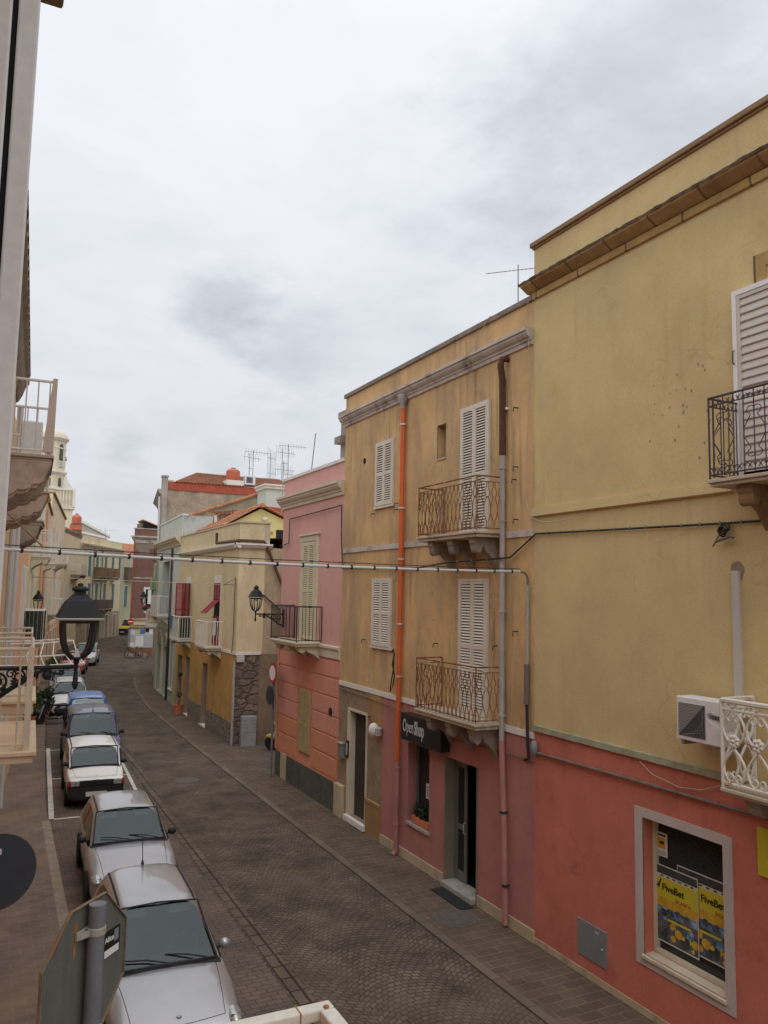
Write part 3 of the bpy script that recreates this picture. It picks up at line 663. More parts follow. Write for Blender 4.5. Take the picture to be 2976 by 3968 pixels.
part(lambda mb: mb.fprofile(FR, [(-.01, 7.46), (.05, 7.46), (.06, 7.32), (.03, 7.30), (-.01, 7.30)], 7.3, 11.62), 'string_course', m_yellow, yh)
part(lambda mb: mb.fprofile(FR, [(-.01, 3.675), (.035, 3.66), (.045, 3.57), (-.01, 3.55)], 3.0, 11.63), 'storey_band', M('verdigris_band', (.30, .27, .165), var=.25, vs=4, stain=(.27, .33, .25), amt=.8, ssc=2, sth=.47, streak=1), yh)
part(lambda mb: mb.fbox(FR, 3, 11.6, -.01, .012, 0, .13), 'plinth', m_creamp, yh)
def _f(mb):
    for a, b, c, d in ((7.47, 9.19, 2.75, 2.88), (7.47, 9.19, .71, .86), (7.47, 7.62, .86, 2.75), (9.04, 9.19, .86, 2.75)): mb.fbox(FR, a, b, -.01, .014, c, d)
part(_f, 'window_surround', M('pale_grey_surround', (.50, .44, .40), var=.06, stain=(.42, .33, .3), amt=.5, ssc=2), yh)
ww = part(lambda mb: mb.mat(0).fbox(FR, 7.62, 9.04, -.305, -.25, .86, 2.75), 'shop_window', m_glassd, yh)
def _f(mb):
    for i in range(34):
        z = 1.70 + i * .031; mb.fprofile(FR, [(-.248, z), (-.235, z + .006), (-.235, z + .018), (-.248, z + .026)], 7.7, 8.97)
part(_f, 'roller_grille', M('dark_roller', (.035, .036, .038), rough=.5, var=.05, bump=0), ww)
def _f(mb):
    for a, b, c, d in ((8.98, 9.035, .87, 2.74), (7.63, 8.98, .87, .93), (7.63, 7.69, .93, 2.74), (7.69, 8.98, 2.68, 2.74)): mb.fbox(FR, a, b, -.249, -.18, c, d)
part(_f, 'window_frame', m_cream, ww)
part(lambda mb: mb.fprofile(FR, [(-.17, .872), (.045, .855), (.045, .815), (-.17, .812)], 7.60, 9.06), 'window_sill', m_cream, yh)
part(lambda mb: mb.fbox(FR, 9.05, 9.06, -.17, -.02, .87, 2.74), 'stone_reveal', m_tufa, yh)
md = part(lambda mb: mb.fbox(FR, 9.81, 10.48, -.01, .012, .32, .86), 'meter_door', m_grey, yh, bevel=.006)
part(lambda mb: (mb.ball(FR.p(9.9, .018, .58), .014, n=8, m=5), mb.fbox(FR, 9.98, 10.06, .0121, .014, .77, .79)), 'latch', m_alu, md)
part(lambda mb: (mb.fbox(FR, 7.235, 7.345, -.01, .055, 4.6, 6.27)), 'cable_trunking', M('trunking_white', (.52, .49, .45), rough=.5, var=.05, bump=.03), yh, bevel=.008)
def _f(mb):
    rr = random.Random(5); pts = [(7.28 + .11 * math.cos(a) * rr.uniform(.8, 1.15), 6.27 + .13 * math.sin(a) * rr.uniform(.8, 1.15)) for a in [2 * PI * i / 14 for i in range(14)]]
    mb.fpoly(FR, pts, -.01, .004)
part(_f, 'mortar_patch', M('grey_mortar', (.27, .20, .15), var=.15, vs=6, bump=.5), yh)
def _f(mb):      # chipped spots on the render near the balcony
    rr = random.Random(11)
    for i in range(34):
        s, z, r = rr.uniform(7.5, 8.9), rr.uniform(7.7, 9.2), rr.uniform(.008, .028)
        mb.fpoly(FR, [(s + r * math.cos(a) * rr.uniform(.5, 1), z + 1.3 * r * math.sin(a) * rr.uniform(.6, 1)) for a in [2 * PI * k / 8 for k in range(8)]], -.01, .0035)
part(_f, 'chipped_spots', M('chip_grey', (.34, .25, .15), var=.2, bump=.4), yh)
m_louv = M('pinkish_grey_louvres', (.56, .50, .445), rough=.5, var=.05, bump=.03)
w = part(lambda mb: (mb.mat(0).fbox(FR, 5.3, 7.16, .003, .010, 7.45, 9.92), mb.mat(1).fbox(FR, 7.15, 7.215, .002, .07, 7.40, 9.97), mb.fbox(FR, 5.3, 7.15, .002, .07, 9.90, 9.97), mb.fbox(FR, 5.3, 5.38, .002, .07, 7.4, 9.90)), 'window', [m_dark, m_shutw], yh, bevel=.004)
leaf(FR, 6.56, 7.145, 7.46, 9.895, .03, m_louv, w, split=.97, pitch=.105, fw=.05, shut=True); leaf(FR, 5.95, 6.55, 7.46, 9.895, .03, m_louv, w, split=.97, pitch=.105, fw=.05, shut=True); leaf(FR, 5.40, 5.94, 7.46, 9.895, .03, m_louv, w, split=.97, pitch=.105, fw=.05, shut=True)
part(lambda mb: mb.tube([FR.p(7.19, .07, 8.98), FR.p(7.19, .10, 9.0), FR.p(7.19, .10, 9.15), FR.p(7.19, .07, 9.17)], .008, 6), 'handle', m_black, w)
part(lambda mb: (mb.fbox(FR, 6.72, 6.90, -.01, .02, 9.98, 10.36), mb.fbox(FR, 5.3, 6.72, -.01, .02, 10.18, 10.36)), 'window_head', m_tufa2, yh)
b = slab_box(FR, 4.9, 7.2, .62, 7.31, 7.40, m_slab, yh)
railing(FR, U(4.9, 7.2, .62), 7.40, 8.45, M('dark_iron', (.07, .05, .055), rough=.6, var=.2, bump=.1), b, 'scroll', .15, .008)
corbels(FR, (6.75, 5.3), .22, .5, 7.31, .55, M('brown_corbel', (.23, .15, .075), var=.3, vs=3, stain=(.1, .08, .06), amt=.7, ssc=2), b)
b = slab_box(FR, 4.7, 7.12, .60, 3.56, 3.64, m_slab, yh)
railing(FR, U(4.7, 7.12, .60), 3.64, 4.68, m_whiter, b, 'curly', .36, .017)
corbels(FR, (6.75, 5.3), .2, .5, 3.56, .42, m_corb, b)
# things on the yellow house
ac = thing('air_conditioner', 'white outdoor air conditioner unit under the trunking on the yellow wall', 'air conditioner', (8.5, 7.6, 4.1))
part(lambda mb: mb.fbox(FR, 7.22, 7.98, .10, .40, 4.06, 4.62), 'casing', m_acw, ac, bevel=.015)
def _f(mb):
    mb.mat(0); n = 22
    for i in range(n):
        z = 4.12 + i * .0195; mb.fbox(FR, 7.50, 7.94, .398, .408, z, z + .012)
    mb.mat(1).fpoly(FR, [(7.93, 4.13), (7.51, 4.13), (7.51, 4.54)], .409, .413)
    for i in range(7): mb.mat(0).tube([FR.p(7.53 + i * .055, .415, 4.135), FR.p(7.53 + max(0, i * .055 - .3), .415, 4.135 + (.36 - i * .05))], .003, 4)
part(_f, 'fan_grille', [m_acg, m_acg2], ac)
def _f(mb):
    mb.fpoly(FR, [(7.48, 4.44), (7.42, 4.47), (7.35, 4.45), (7.27, 4.44), (7.27, 4.37), (7.36, 4.385), (7.44, 4.40)], .399, .404)
part(_f, 'badge', M('badge_grey', (.30, .30, .30), var=0, bump=0), ac)
part(lambda mb: mb.fpoly(FR, [(7.47, 4.37), (7.36, 4.33), (7.28, 4.30), (7.28, 4.21), (7.34, 4.23), (7.42, 4.31)], .399, .404), 'logo', M('logo_pale', (.66, .70, .68), var=0, bump=0), ac)
text('lettering', 'YOKO', FR.p(7.425, .406, 4.415), (0, -1, 0), .06, m_signk, ac, bold=.001)
part(lambda mb: (mb.fbox(FR, 7.88, 7.92, 0, .38, 4.00, 4.055), mb.fbox(FR, 7.30, 7.34, 0, .38, 4.00, 4.055)), 'mounting_bracket', m_grey, ac)
def poster(loc_s0, s1, z0, z1, d, label, txt, shift=0):
    p = thing('poster', label, 'poster', FR.p((loc_s0 + s1) / 2, d, z0))
    part(lambda mb: mb.fbox(FR, loc_s0, s1, d, d + .004, z0, z1), 'paper', M('poster_white', (.55, .55, .48), var=.1, bump=0), p)
    w, h = s1 - loc_s0, z1 - z0; a = loc_s0 + .012; b_ = s1 - .012
    ms = [M('poster_dark', (.05, .055, .045), var=.5, vs=14, bump=0), m_signy, M('poster_orange', (.55, .33, .03), var=.25, vs=10, bump=0), M('poster_picture', (.07, .09, .11), var=.8, vs=9, stain=(.25, .08, .03), amt=.9, ssc=7, streak=1, bump=0, fine=.3), M('poster_sky', (.12, .22, .33), var=.6, vs=8, stain=(.45, .5, .5), amt=.8, ssc=8, streak=1, bump=0)]
    def f(mb):
        for k, (u, v) in ((0, (.885, .985)), (1, (.58, .84)), (2, (.46, .58)), (4, (.36, .46)), (3, (.02, .36))): mb.mat(k).fbox(FR, a, b_, d + .0041, d + .006, z0 + h * u, z0 + h * v)
        rr = random.Random(4)
        for i in range(6): mb.mat(0).fbox(FR, a + w * (.08 + .14 * i), a + w * (.15 + .14 * i), d + .0041, d + .0062, z0 + h * .853, z0 + h * .872)
        mb.mat(1).fbox(FR, a + w * .15, a + w * .7, d + .0062, d + .0068, z0 + h * .30, z0 + h * .33)
        for i in range(26):
            q, r_, t_ = rr.uniform(.06, .9), rr.uniform(.04, .44), rr.uniform(.02, .07); k_ = rr.choice((0, 0, 2, 4, 3, 1)) if r_ < .3 else rr.choice((0, 4, 3, 3))
            n_ = rr.choice((5, 8, 10)); mb.mat(k_).fpoly(FR, [(min(max(a + w * q + w * t_ * 1.5 * math.cos(6.283 * j / n_), a), b_), z0 + h * max(r_ + t_ * math.sin(6.283 * j / n_), .025)) for j in range(n_)], d + .0061, d + .0064 + i * .00002)
    part(f, 'print', ms, p)
    x = b_ - .02 - shift
    if not shift: text('check_mark', '\u221a', FR.p(x + .015, d + .0075, z0 + h * .74), (0, -1, 0), .17, m_signk, p, bold=.004)
    text('lettering', 'FiveBet', FR.p(x - .10, d + .0075, z0 + h * .715), (0, -1, 0), .135, m_signk, p, bold=.003)
    text('small_lettering', 'RICARICA', FR.p(x - .34, d + .0075, z0 + h * .60), (0, -1, 0), .062, M('poster_red', (.40, .10, .02), var=0, bump=0), p, bold=.001)
poster(8.24, 9.02, 1.05, 2.10, -.214, 'yellow and black betting poster on the shop window, overlapping the other one', 'FiveBet')
poster(7.72, 8.62, 1.10, 2.18, -.231, 'yellow and black betting poster half covered by the one in front of it', 'FiveBet', .28)
n = thing('notice', 'small white notice with an orange square in the corner of the shop window', 'notice', FR.p(8.9, -.23, 2.2))
part(lambda mb: (mb.mat(0).fbox(FR, 8.80, 9.03, -.235, -.229, 2.21, 2.54), mb.mat(1).fbox(FR, 8.84, 8.98, -.2289, -.227, 2.32, 2.47), mb.mat(2).fbox(FR, 8.86, 8.94, -.2269, -.225, 2.38, 2.42), [mb.mat(3).fbox(FR, 8.83, 9.0, -.2289, -.2275, 2.23 + i * .022, 2.238 + i * .022) for i in range(3)], mb.mat(2).fbox(FR, 8.83, 9.0, -.2289, -.2275, 2.49, 2.515)), 'card', [m_signw, M('notice_orange', (.6, .32, .02), var=0, bump=0), m_signk, m_grey], n)
ys = MB(); ys.fbox(FR, 6.3, 7.07, .01, .04, 2.56, 3.13); tag(ys.build('wall_sign', m_signy, bevel=.004), 'plain yellow sign on the red wall below the white curly balcony', 'sign')

# ------------------------------------------------------------------ ochre three-storey house
oh = thing('townhouse', 'stained ochre three-storey townhouse with rusty wavy balconies and an orange drainpipe', 'house', (8.7, 16, 0), 'houses along the street')
mb = MB(); mb.fwall(FR, 11.6, 20.25, 3.5, 11.32, [(14.72, 15.1, 8.86, 9.6, .22)], thick=9); mb.build('upper_wall', m_ochre, oh)
mb = MB(); mb.fwall(FR, 11.6, 17.6, 0, 3.5, [(15.28, 16.25, .86, 2.58, .27), (13.41, 14.60, .12, 2.57, .27)], thick=9); mb.build('shop_wall', m_pinkb, oh)
mb = MB(); mb.fwall(FR, 17.6, 20.25, 0, 3.5, [(18.46, 19.48, .2, 2.84, .19)], thick=9); mb.build('entrance_wall', m_brownb, oh)
part(lambda mb: (mb.fbox(FR, 14.70, 14.72, -.01, .012, 8.84, 9.62), mb.fbox(FR, 15.1, 15.12, -.01, .012, 8.84, 9.62), mb.fbox(FR, 14.72, 15.1, -.01, .012, 9.6, 9.62), mb.fbox(FR, 14.70, 15.12, -.2, .02, 8.82, 8.86), mb.fbox(FR, 14.72, 15.1, -.225, -.2, 8.86, 9.6)), 'small_window', M('pale_stone_niche', (.42, .36, .28), var=.12, stain=(.28, .24, .19), amt=.6, ssc=2), oh)
part(lambda mb: mb.fbox(FR, 11.6, 20.25, -.01, .025, 3.42, 3.53), 'storey_band', m_white, oh)
part(lambda mb: (mb.fbox(FR, 15.0, 20.25, -.01, .03, 6.97, 7.09), mb.fbox(FR, 11.6, 12.42, -.01, .03, 6.97, 7.09)), 'string_course', m_whitetr, oh)
cornice(FR, 11.62, 20.36, 10.50, 10.80, .20, m_whitetr, oh)
part(lambda mb: (mb.fbox(FR, 11.6, 20.32, -.4, .05, 11.32, 11.43)), 'coping', m_copingd, oh, bevel=.012)
part(lambda mb: mb.fbox(FR, 18.5, 19.0, -.9, -.5, 11.43, 11.60), 'roof_vent', m_copingd, oh)
window(FR, 17.17, 18.17, 8.06, 9.69, m_shut, oh, sill=.06); window(FR, 17.17, 18.22, 4.6, 6.26, m_shut, oh, sill=.06)
window(FR, 13.0, 14.06, 7.12, 9.76, m_shut, oh, split=.55); window(FR, 13.03, 14.08, 3.56, 6.22, m_shut, oh, split=.5)
RN = {}
for z, h in ((7.09, 1.04), (3.56, 1.02)):
    b = slab_box(FR, 12.48, 14.8, .66, z - .11, z, m_slab, oh)
    railing(FR, U(12.48, 14.8, .66), z, z + h, m_rust, b, 'wavy', .155, .0085)
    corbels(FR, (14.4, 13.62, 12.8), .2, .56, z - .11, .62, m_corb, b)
part(lambda mb: mb.lathe(FR.p(18.92, .006, 9.36), [(.075, -.01), (.075, .004), (.02, .004)], 14, 'x'), 'wall_vent', m_dark, oh)
op = pipe(FR, [(16.6, .09, 10.3), (16.6, .09, 2.1)], .062, m_pipeo, oh, clips=[(16.6, z) for z in (9.9, 7.9, 6.7, 5.2, 4.0)])
part(lambda mb: mb.lathe(FR.p(16.6, .10, 10.28), [(.065, 0), (.065, .09), (.125, .20), (.125, .34)], 12), 'rainwater_head', m_pipeg, op, smooth=True)
pipe(FR, [(16.6, .09, 2.1), (16.6, .09, .12), (16.62, .16, .05)], .058, m_pipep, oh, clips=[(16.6, 1.95), (16.6, .7)], mc=m_pipep)
pipe(FR, [(12.40, .02, 10.42), (12.44, .13, 10.40), (12.46, .15, 10.28), (12.47, .10, 10.0), (12.47, .09, 8.55)], .065, m_piper, oh, clips=[(12.47, 9.45)], mc=m_white)
pipe(FR, [(12.47, .09, 8.56), (12.47, .09, 3.25)], .053, m_pipeg, oh, clips=[(12.47, 8.3), (12.47, 7.3), (12.47, 5.6), (12.47, 3.7)], mc=m_pipeg)
pipe(FR, [(12.47, .09, 3.26), (12.38, .09, 1.7), (12.33, .09, .08)], .055, m_pipep, oh, clips=[(12.40, 2.0), (12.34, .75)], mc=m_pipek)
def _f(mb):
    rr = random.Random(8)
    for s, z in ((18.25, 7.9), (16.95, 8.05), (18.65, 4.72), (16.95, 7.9), (12.1, 9.4), (12.1, 8.28), (12.1, 7.3), (12.1, 5.25), (15.0, 4.85), (12.75, 4.95), (12.15, 8.05)):
        mb.tube([FR.p(s, 0, z), FR.p(s, .10, z), FR.p(s - .03, .13, z - .08)], .012, 5)
part(_f, 'shutter_hook', m_black, oh)
part(lambda mb: (mb.fbox(FR, 11.6, 13.36, -.01, .03, 0, .23), mb.fbox(FR, 14.65, 17.6, -.01, .03, 0, .23)), 'plinth', m_creamp, oh)
part(lambda mb: (mb.fbox(FR, 17.6, 18.42, -.01, .03, 0, .80), mb.fbox(FR, 17.6, 18.42, -.01, .05, .80, .87), mb.fbox(FR, 17.6, 18.5, -.01, .0306, 2.98, 3.1) if 0 else None), 'plastered_dado', m_orangeb, oh)
part(lambda mb: mb.fbox(FR, 17.62, 18.44, -.01, .010, 2.35, 3.42), 'ochre_patch', m_orangeb, oh)
part(lambda mb: (mb.fbox(FR, 18.40, 18.46, -.01, .03, .2, 2.9), mb.fbox(FR, 19.48, 19.60, -.01, .03, .2, 2.9), mb.fbox(FR, 18.46, 19.48, -.01, .03, 2.84, 2.9), mb.fbox(FR, 19.455, 19.479, -.148, .029, .2, 2.83)), 'door_frame', m_cream, oh)
ed = part(lambda mb: ([mb.fbox(FR, 18.46 + i * .1, 18.555 + i * .1, -.20, -.15 + .006 * (i % 2), .2, 2.84) for i in range(10)], mb.fbox(FR, 18.46, 19.48, -.22, -.199, .2, 2.84)), 'entrance_door', m_wood, oh)
part(lambda mb: mb.ball(FR.p(18.7, -.12, 1.35), .03), 'handle', m_alu, ed)
part(lambda mb: mb.fbox(FR, 18.40, 19.62, -.17, .10, .05, .197), 'door_step', m_white, oh, bevel=.01)
part(lambda mb: (mb.fbox(FR, 19.74, 20.23, -.01, .12, .03, .86)), 'meter_cupboard', m_creamp, oh, bevel=.015)
part(lambda mb: (mb.mat(0).fbox(FR, 19.47, 19.6, .03, .06, 1.62, 2.06), mb.mat(1).fbox(FR, 19.50, 19.57, .061, .064, 1.70, 1.98)), 'intercom', [m_black, m_alu], oh, bevel=.004)
mbx = part(lambda mb: (mb.fbox(FR, 19.78, 20.02, .01, .11, 1.55, 1.92)), 'letter_box', m_grey, oh, bevel=.01); part(lambda mb: mb.fbox(FR, 19.76, 20.04, .01, .14, 1.92, 1.95), 'lid', m_pipeg, mbx)
# shop window and door
sw = part(lambda mb: mb.fbox(FR, 15.28, 16.25, -.31, -.26, .86, 2.58), 'shop_window', m_glassd, oh)
part(lambda mb: (mb.fbox(FR, 16.19, 16.24, -.259, -.21, .9, 2.57), mb.fbox(FR, 15.29, 15.34, -.259, -.21, .9, 2.57), mb.fbox(FR, 15.34, 16.19, -.259, -.21, .9, .95), mb.fbox(FR, 15.34, 16.19, -.259, -.21, 2.52, 2.57)), 'window_frame', m_doorg, sw)
part(lambda mb: mb.fbox(FR, 15.24, 16.29, -.33, .04, .80, .865), 'window_sill', m_concrete, oh, bevel=.006)
part(lambda mb: (mb.fbox(FR, 14.585, 14.605, -.268, .02, .13, 2.57), mb.fbox(FR, 13.38, 13.41, -.05, .02, .12, 2.57)), 'door_reveal', M('taupe_reveal', (.21, .17, .13), var=.12), oh)
part(lambda mb: (mb.fbox(FR, 13.2, 14.8, -1.6, -1.58, .05, 2.8), mb.fbox(FR, 13.2, 14.8, -1.58, -.28, .05, .118), mb.fbox(FR, 14.72, 14.76, -1.58, -.28, .118, 2.8), mb.fbox(FR, 13.2, 13.24, -1.58, -.28, .118, 2.8)), 'shop_interior', m_dark, oh)
sdr = Fr(FR.p(14.54, -.24, 0)[:2], u=(0, -1), side=1)
sd_ = part(lambda mb: (mb.mat(0).fbox(FR, 14.545, 14.583, -.268, -.20, .14, 2.56), [mb.fbox(sdr, a, b_, -.02, .02, c, d) for a, b_, c, d in ((0, .07, .14, 2.5), (.32, .39, .14, 2.5), (.07, .32, .14, .34), (.07, .32, 1.15, 1.25), (.07, .32, 2.38, 2.5))], mb.mat(1).fbox(sdr, .07, .32, -.005, .005, .34, 2.38)), 'shop_door', [M('door_grey_paint', (.15, .155, .135), rough=.5, var=.06, bump=.03), m_glassd], oh)
part(lambda mb: mb.tube([sdr.p(.355, .02, 1.1), sdr.p(.355, .06, 1.12), sdr.p(.355, .06, 1.3), sdr.p(.355, .02, 1.32)], .011, 6), 'handle', m_alu, sd_)
part(lambda mb: mb.fbox(FR, 13.42, 14.58, -.28, .12, .035, .135), 'door_step', m_concrete, oh, bevel=.008)
mb = MB(); mb.fbox(FR, 13.30, 14.45, .13, .42, .031, .048); tag(mb.build('doormat', M('mat_black', (.018, .018, .02), var=.3, vs=30, bump=.6, bs=90)), 'black doormat in front of the shop door', 'doormat')
sg = thing('shop_sign', 'black box sign with OpenShop lettering over the shop window', 'shop sign', FR.p(15.3, .1, 2.7))
part(lambda mb: mb.fbox(FR, 14.42, 16.18, .02, .24, 2.68, 3.26), 'sign_box', m_signk, sg, bevel=.012)
t1 = text('lettering', 'Open', FR.p(16.08, .243, 2.99), (0, -1, 0), .39, M('sign_lettering', (.50, .50, .49), var=0, bump=0), sg, extrude=.003, sx=.56)
t2 = text('bold_lettering', 'Shop', FR.p(15.55, .243, 2.99), (0, -1, 0), .39, bpy.data.materials['sign_lettering'], sg, bold=.010, extrude=.003, sx=.56)
fb = thing('flower_box', 'terracotta flower box with green plants on the shop window sill', 'flower box', FR.p(15.75, -.1, .87))
part(lambda mb: mb.fbox(FR, 15.36, 16.1, -.20, -.02, .87, 1.02), 'planter', m_terra, fb, bevel=.01)
def leaves(mb, c, rx, ry, rz, n, size, seed=1, up=.3):
    rr = random.Random(seed)
    for i in range(n):
        while True:
            a, b_, c_ = rr.uniform(-1, 1), rr.uniform(-1, 1), rr.uniform(-1, 1)
            if a * a + b_ * b_ + c_ * c_ < 1: break
        p = Vector(c) + Vector((a * rx, b_ * ry, c_ * rz)); s = size * rr.uniform(.6, 1.4)
        u = Vector((rr.gauss(0, 1), rr.gauss(0, 1), rr.gauss(up, .7))).normalized(); w = u.orthogonal().normalized(); w.rotate(Matrix.Rotation(rr.uniform(0, 6.28), 3, u))
        q = u.cross(w)
        mb.poly([p - u * s, p + w * s * .45 + q * s * .12, p + u * s, p - w * s * .45 + q * s * .12])
part(lambda mb: leaves(mb, FR.p(15.73, -.12, 1.16), .13, .40, .17, 320, .05, 2), 'foliage', m_leafd, fb)
pn = thing('notice', 'white paper notices stuck inside the window below the shop sign', 'notice', FR.p(15.6, -.28, 1.5))
part(lambda mb: (mb.mat(0).fbox(FR, 15.36, 15.86, -.259, -.252, 1.42, 1.74), mb.fbox(FR, 15.36, 15.62, -.259, -.253, 1.82, 2.04), [mb.mat(1).fbox(FR, 15.40, 15.82, -.2519, -.250, 1.47 + i * .06, 1.50 + i * .06) for i in range(4)]), 'paper', [m_signw, m_grey], pn)
wl = thing('wall_light', 'round white spotlight on a bracket between the entrance door and the pink shop wall', 'wall light', FR.p(17.75, .1, 2.6))
part(lambda mb: mb.tube([FR.p(18.25, .01, 2.86), FR.p(18.2, .10, 2.86), FR.p(17.85, .14, 2.74)], .014, 6), 'bracket', m_black, wl)
part(lambda mb: mb.ball(FR.p(17.72, .17, 2.62), .13, .13, .17, 14, 9), 'lamp_shade', m_white, wl, smooth='all')
part(lambda mb: mb.lathe(FR.p(17.62, .10, 2.55), [(.05, -.08), (.10, -.05), (.10, .12), (.04, .16)], 10), 'housing', m_pipeg, wl, smooth=True)
eb = thing('junction_box', 'grey cable junction box at the seam between the ochre and yellow houses', 'junction box', FR.p(11.55, .05, 3.2))
part(lambda mb: mb.ball(FR.p(11.52, .07, 3.28), .06, .08, .14, 10, 8), 'box', m_grey, eb, smooth='all')
part(lambda mb: mb.tube([FR.p(11.72, .06, 6.1), FR.p(11.73, .06, 4.7)], .028, 8), 'conduit', m_pipeg, eb)
part(lambda mb: mb.tube([FR.p(11.73, .07, 4.7), FR.p(11.74, .07, 4.0)], .05, 8), 'sleeve', M('conduit_brown', (.16, .13, .115), var=.1, bump=.03), eb)
part(lambda mb: mb.tube([FR.p(11.74, .06, 4.0), FR.p(11.72, .06, 3.3), FR.p(11.70, .05, 3.08), FR.p(11.85, .03, 3.02)], .028, 8), 'lower_conduit', m_pipek, eb)

# ------------------------------------------------------------------ pink house
ph = thing('townhouse', 'pink townhouse with orange banded ground floor and cream cornice', 'house', (8.7, 22.7, 0), 'houses along the street')
mb = MB(); mb.fwall(FR, 20.25, 25.32, 4.05, 9.55, thick=8); mb.build('upper_wall', m_pink, ph)
mb = MB(); mb.fwall(FR, 20.25, 25.32, 0, 4.05, thick=8); mb.build('ground_floor_wall', m_pink2, ph)
zz = [.86, 1.42, 1.97, 2.50, 3.02, 3.54, 4.02]
for i in range(6):
    def _f(mb, a=zz[i], b_=zz[i + 1]):
        mb.fbox(FR, S0, S1, -.01, .022, a + .022, b_ - .022)
    for S0, S1 in ((20.27, 22.22 if zz[i] < 2.9 else 23.0), (23.40 if zz[i] < 2.9 else 23.03, 25.20)):
        part(_f, 'rusticated_course', m_pink3 if i < 2 else m_pink2, ph, bevel=.012)
part(lambda mb: mb.fbox(FR, 25.21, 25.36, -.01, .05, .84, 4.0), 'corner_strip', m_pink3, ph, bevel=.01)
part(lambda mb: mb.fbox(FR, 20.25, 25.34, -.01, .014, .78, .875), 'orange_band', m_pink3, ph)
part(lambda mb: mb.fbox(FR, 20.25, 25.33, -.01, .035, 0, .80), 'plinth', m_darkpl, ph)
part(lambda mb: mb.fbox(FR, 24.25, 24.75, .03, .055, .04, .82), 'meter_door', m_creamp, ph, bevel=.008)
part(lambda mb: mb.fprofile(FR, [(-.01, 4.42), (.09, 4.40), (.09, 4.34), (.05, 4.28), (.05, 4.08), (-.01, 4.04)], 20.25, 25.38), 'storey_band', m_cream, ph)
cornice(FR, 20.22, 25.46, 8.60, 9.0, .24, m_cream, ph)
part(lambda mb: mb.fbox(FR, 20.25, 25.38, -.35, .04, 9.55, 9.64), 'coping', m_white, ph)
def _f(mb):
    for a, b_, c, d in ((21.98, 22.2, 4.45, 7.42), (23.26, 23.5, 4.45, 7.42), (21.98, 23.5, 7.42, 7.60)): mb.fbox(FR, a, b_, -.01, .05, c, d)
    mb.fbox(FR, 21.92, 23.56, -.01, .09, 7.60, 7.66)
part(_f, 'door_surround', m_cream, ph, bevel=.012)
window(FR, 22.2, 23.26, 4.48, 7.40, m_shuty, ph, split=.5); window(FR, 22.33, 23.22, 1.17, 2.98, m_shuto, ph, split=.55)
b = slab_box(FR, 21.6, 23.95, .80, 4.34, 4.45, m_cream, ph)
railing(FR, U(21.6, 23.95, .80), 4.45, 5.47, M('black_railing', (.02, .018, .02), rough=.5, var=.1, bump=0), b, 'plain', .105, .009)
corbels(FR, (21.85, 22.75, 23.65), .26, .68, 4.34, .40, m_cream, b)
part(lambda mb: mb.lathe(FR.p(20.78, .024, 2.62), [(.11, -.02), (.11, .003), (.03, .002)], 14, 'x'), 'pipe_hole', m_dark, ph)
def _f(mb):
    mb.box(9.0, 9.9, 20.45, 21.3, 9.5, 11.05); mb.box(8.93, 9.97, 20.38, 21.37, 11.05, 11.15); mb.box(8.82, 9.02, 20.9, 21.35, 10.2, 10.4)
part(_f, 'chimney', M('grey_chimney', (.34, .30, .27), var=.2, stain=(.2, .17, .15), amt=.5, ssc=2), ph)

# ------------------------------------------------------------------ beige corner house
bh = thing('townhouse', 'beige corner house with ochre ground floor, rubble stone base and red shutters', 'house', (8.7, 35, 0), 'houses along the street')
SD = Fr((8.7, 30.45), u=(1, 0), side=1)     # side wall facing the alley
mb = MB(); mb.fwall(FR, 30.45, 41.2, 3.45, 8.55, thick=2.4, back=False)
P = FR.p; Q = SD.p
mb.poly([Q(0, 0, 3.45), Q(1.05, 0, 3.45), Q(1.05, 0, 8.55), Q(0, 0, 8.55)]); mb.poly([Q(0, 0, 8.0), Q(0, -10.75, 8.0), Q(8, -10.75, 8.0), Q(8, 0, 8.0)]); mb.poly([Q(8, 0, 0), Q(8, -10.75, 0), Q(8, -10.75, 8), Q(8, 0, 8)]); mb.poly([Q(0, -10.75, 0), Q(8, -10.75, 0), Q(8, -10.75, 8), Q(0, -10.75, 8.55)])
for (sa, sb, fr_, ln) in ((-.0, 0, FR, 0),):
    mb.fbox(FR, 30.45 + .005, 41.2, -.25, -.005, 8.0, 8.548)
mb.build('upper_wall', m_beige, bh)
mb = MB(); mb.fwall(FR, 30.45, 41.2, .0, 3.45, [(34.72, 35.64, .06, 2.72, .35), (38.12, 38.95, .06, 2.72, .35), (39.75, 40.75, .06, 2.68, .35)], thick=1, back=False); mb.build('ground_floor_wall', m_ochre2, bh)
part(lambda mb: mb.poly([Q(1.05, 0, 3.45), Q(8, 0, 3.45), Q(8, 0, 7.6), Q(1.05, 0, 7.6)]), 'side_wall', m_sideu, bh)
part(lambda mb: mb.poly([Q(.96, 0, 0), Q(8, 0, 0), Q(8, 0, 3.45), Q(.96, 0, 3.45)]), 'lower_side_wall', m_side, bh)
part(lambda mb: mb.poly([Q(0, .0, 0), Q(.96, .0, 0), Q(.96, .0, 3.4), Q(0, .0, 3.4)]), 'stone_corner', m_stone, bh)
part(lambda mb: (mb.fbox(FR, 30.46, 34.70, -.01, .02, 0, .84), mb.fbox(FR, 35.66, 38.10, -.01, .02, 0, .84)), 'stone_base', m_stonew, bh)
part(lambda mb: (mb.fbox(FR, 30.43, 34.0, -.01, .03, 3.42, 3.53), mb.fbox(SD, -.03, .98, -.01, .03, 3.42, 3.53)), 'storey_band', m_white, bh)
def _f(mb):
    pr = [(-.01, 7.74), (.20, 7.74), (.20, 7.68), (.10, 7.56), (-.01, 7.54)]
    mb.fprofile(FR, pr, 30.27, 41.2); mb.fprofile(SD, pr, -.2, 1.3)
part(_f, 'ledge', m_white, bh)
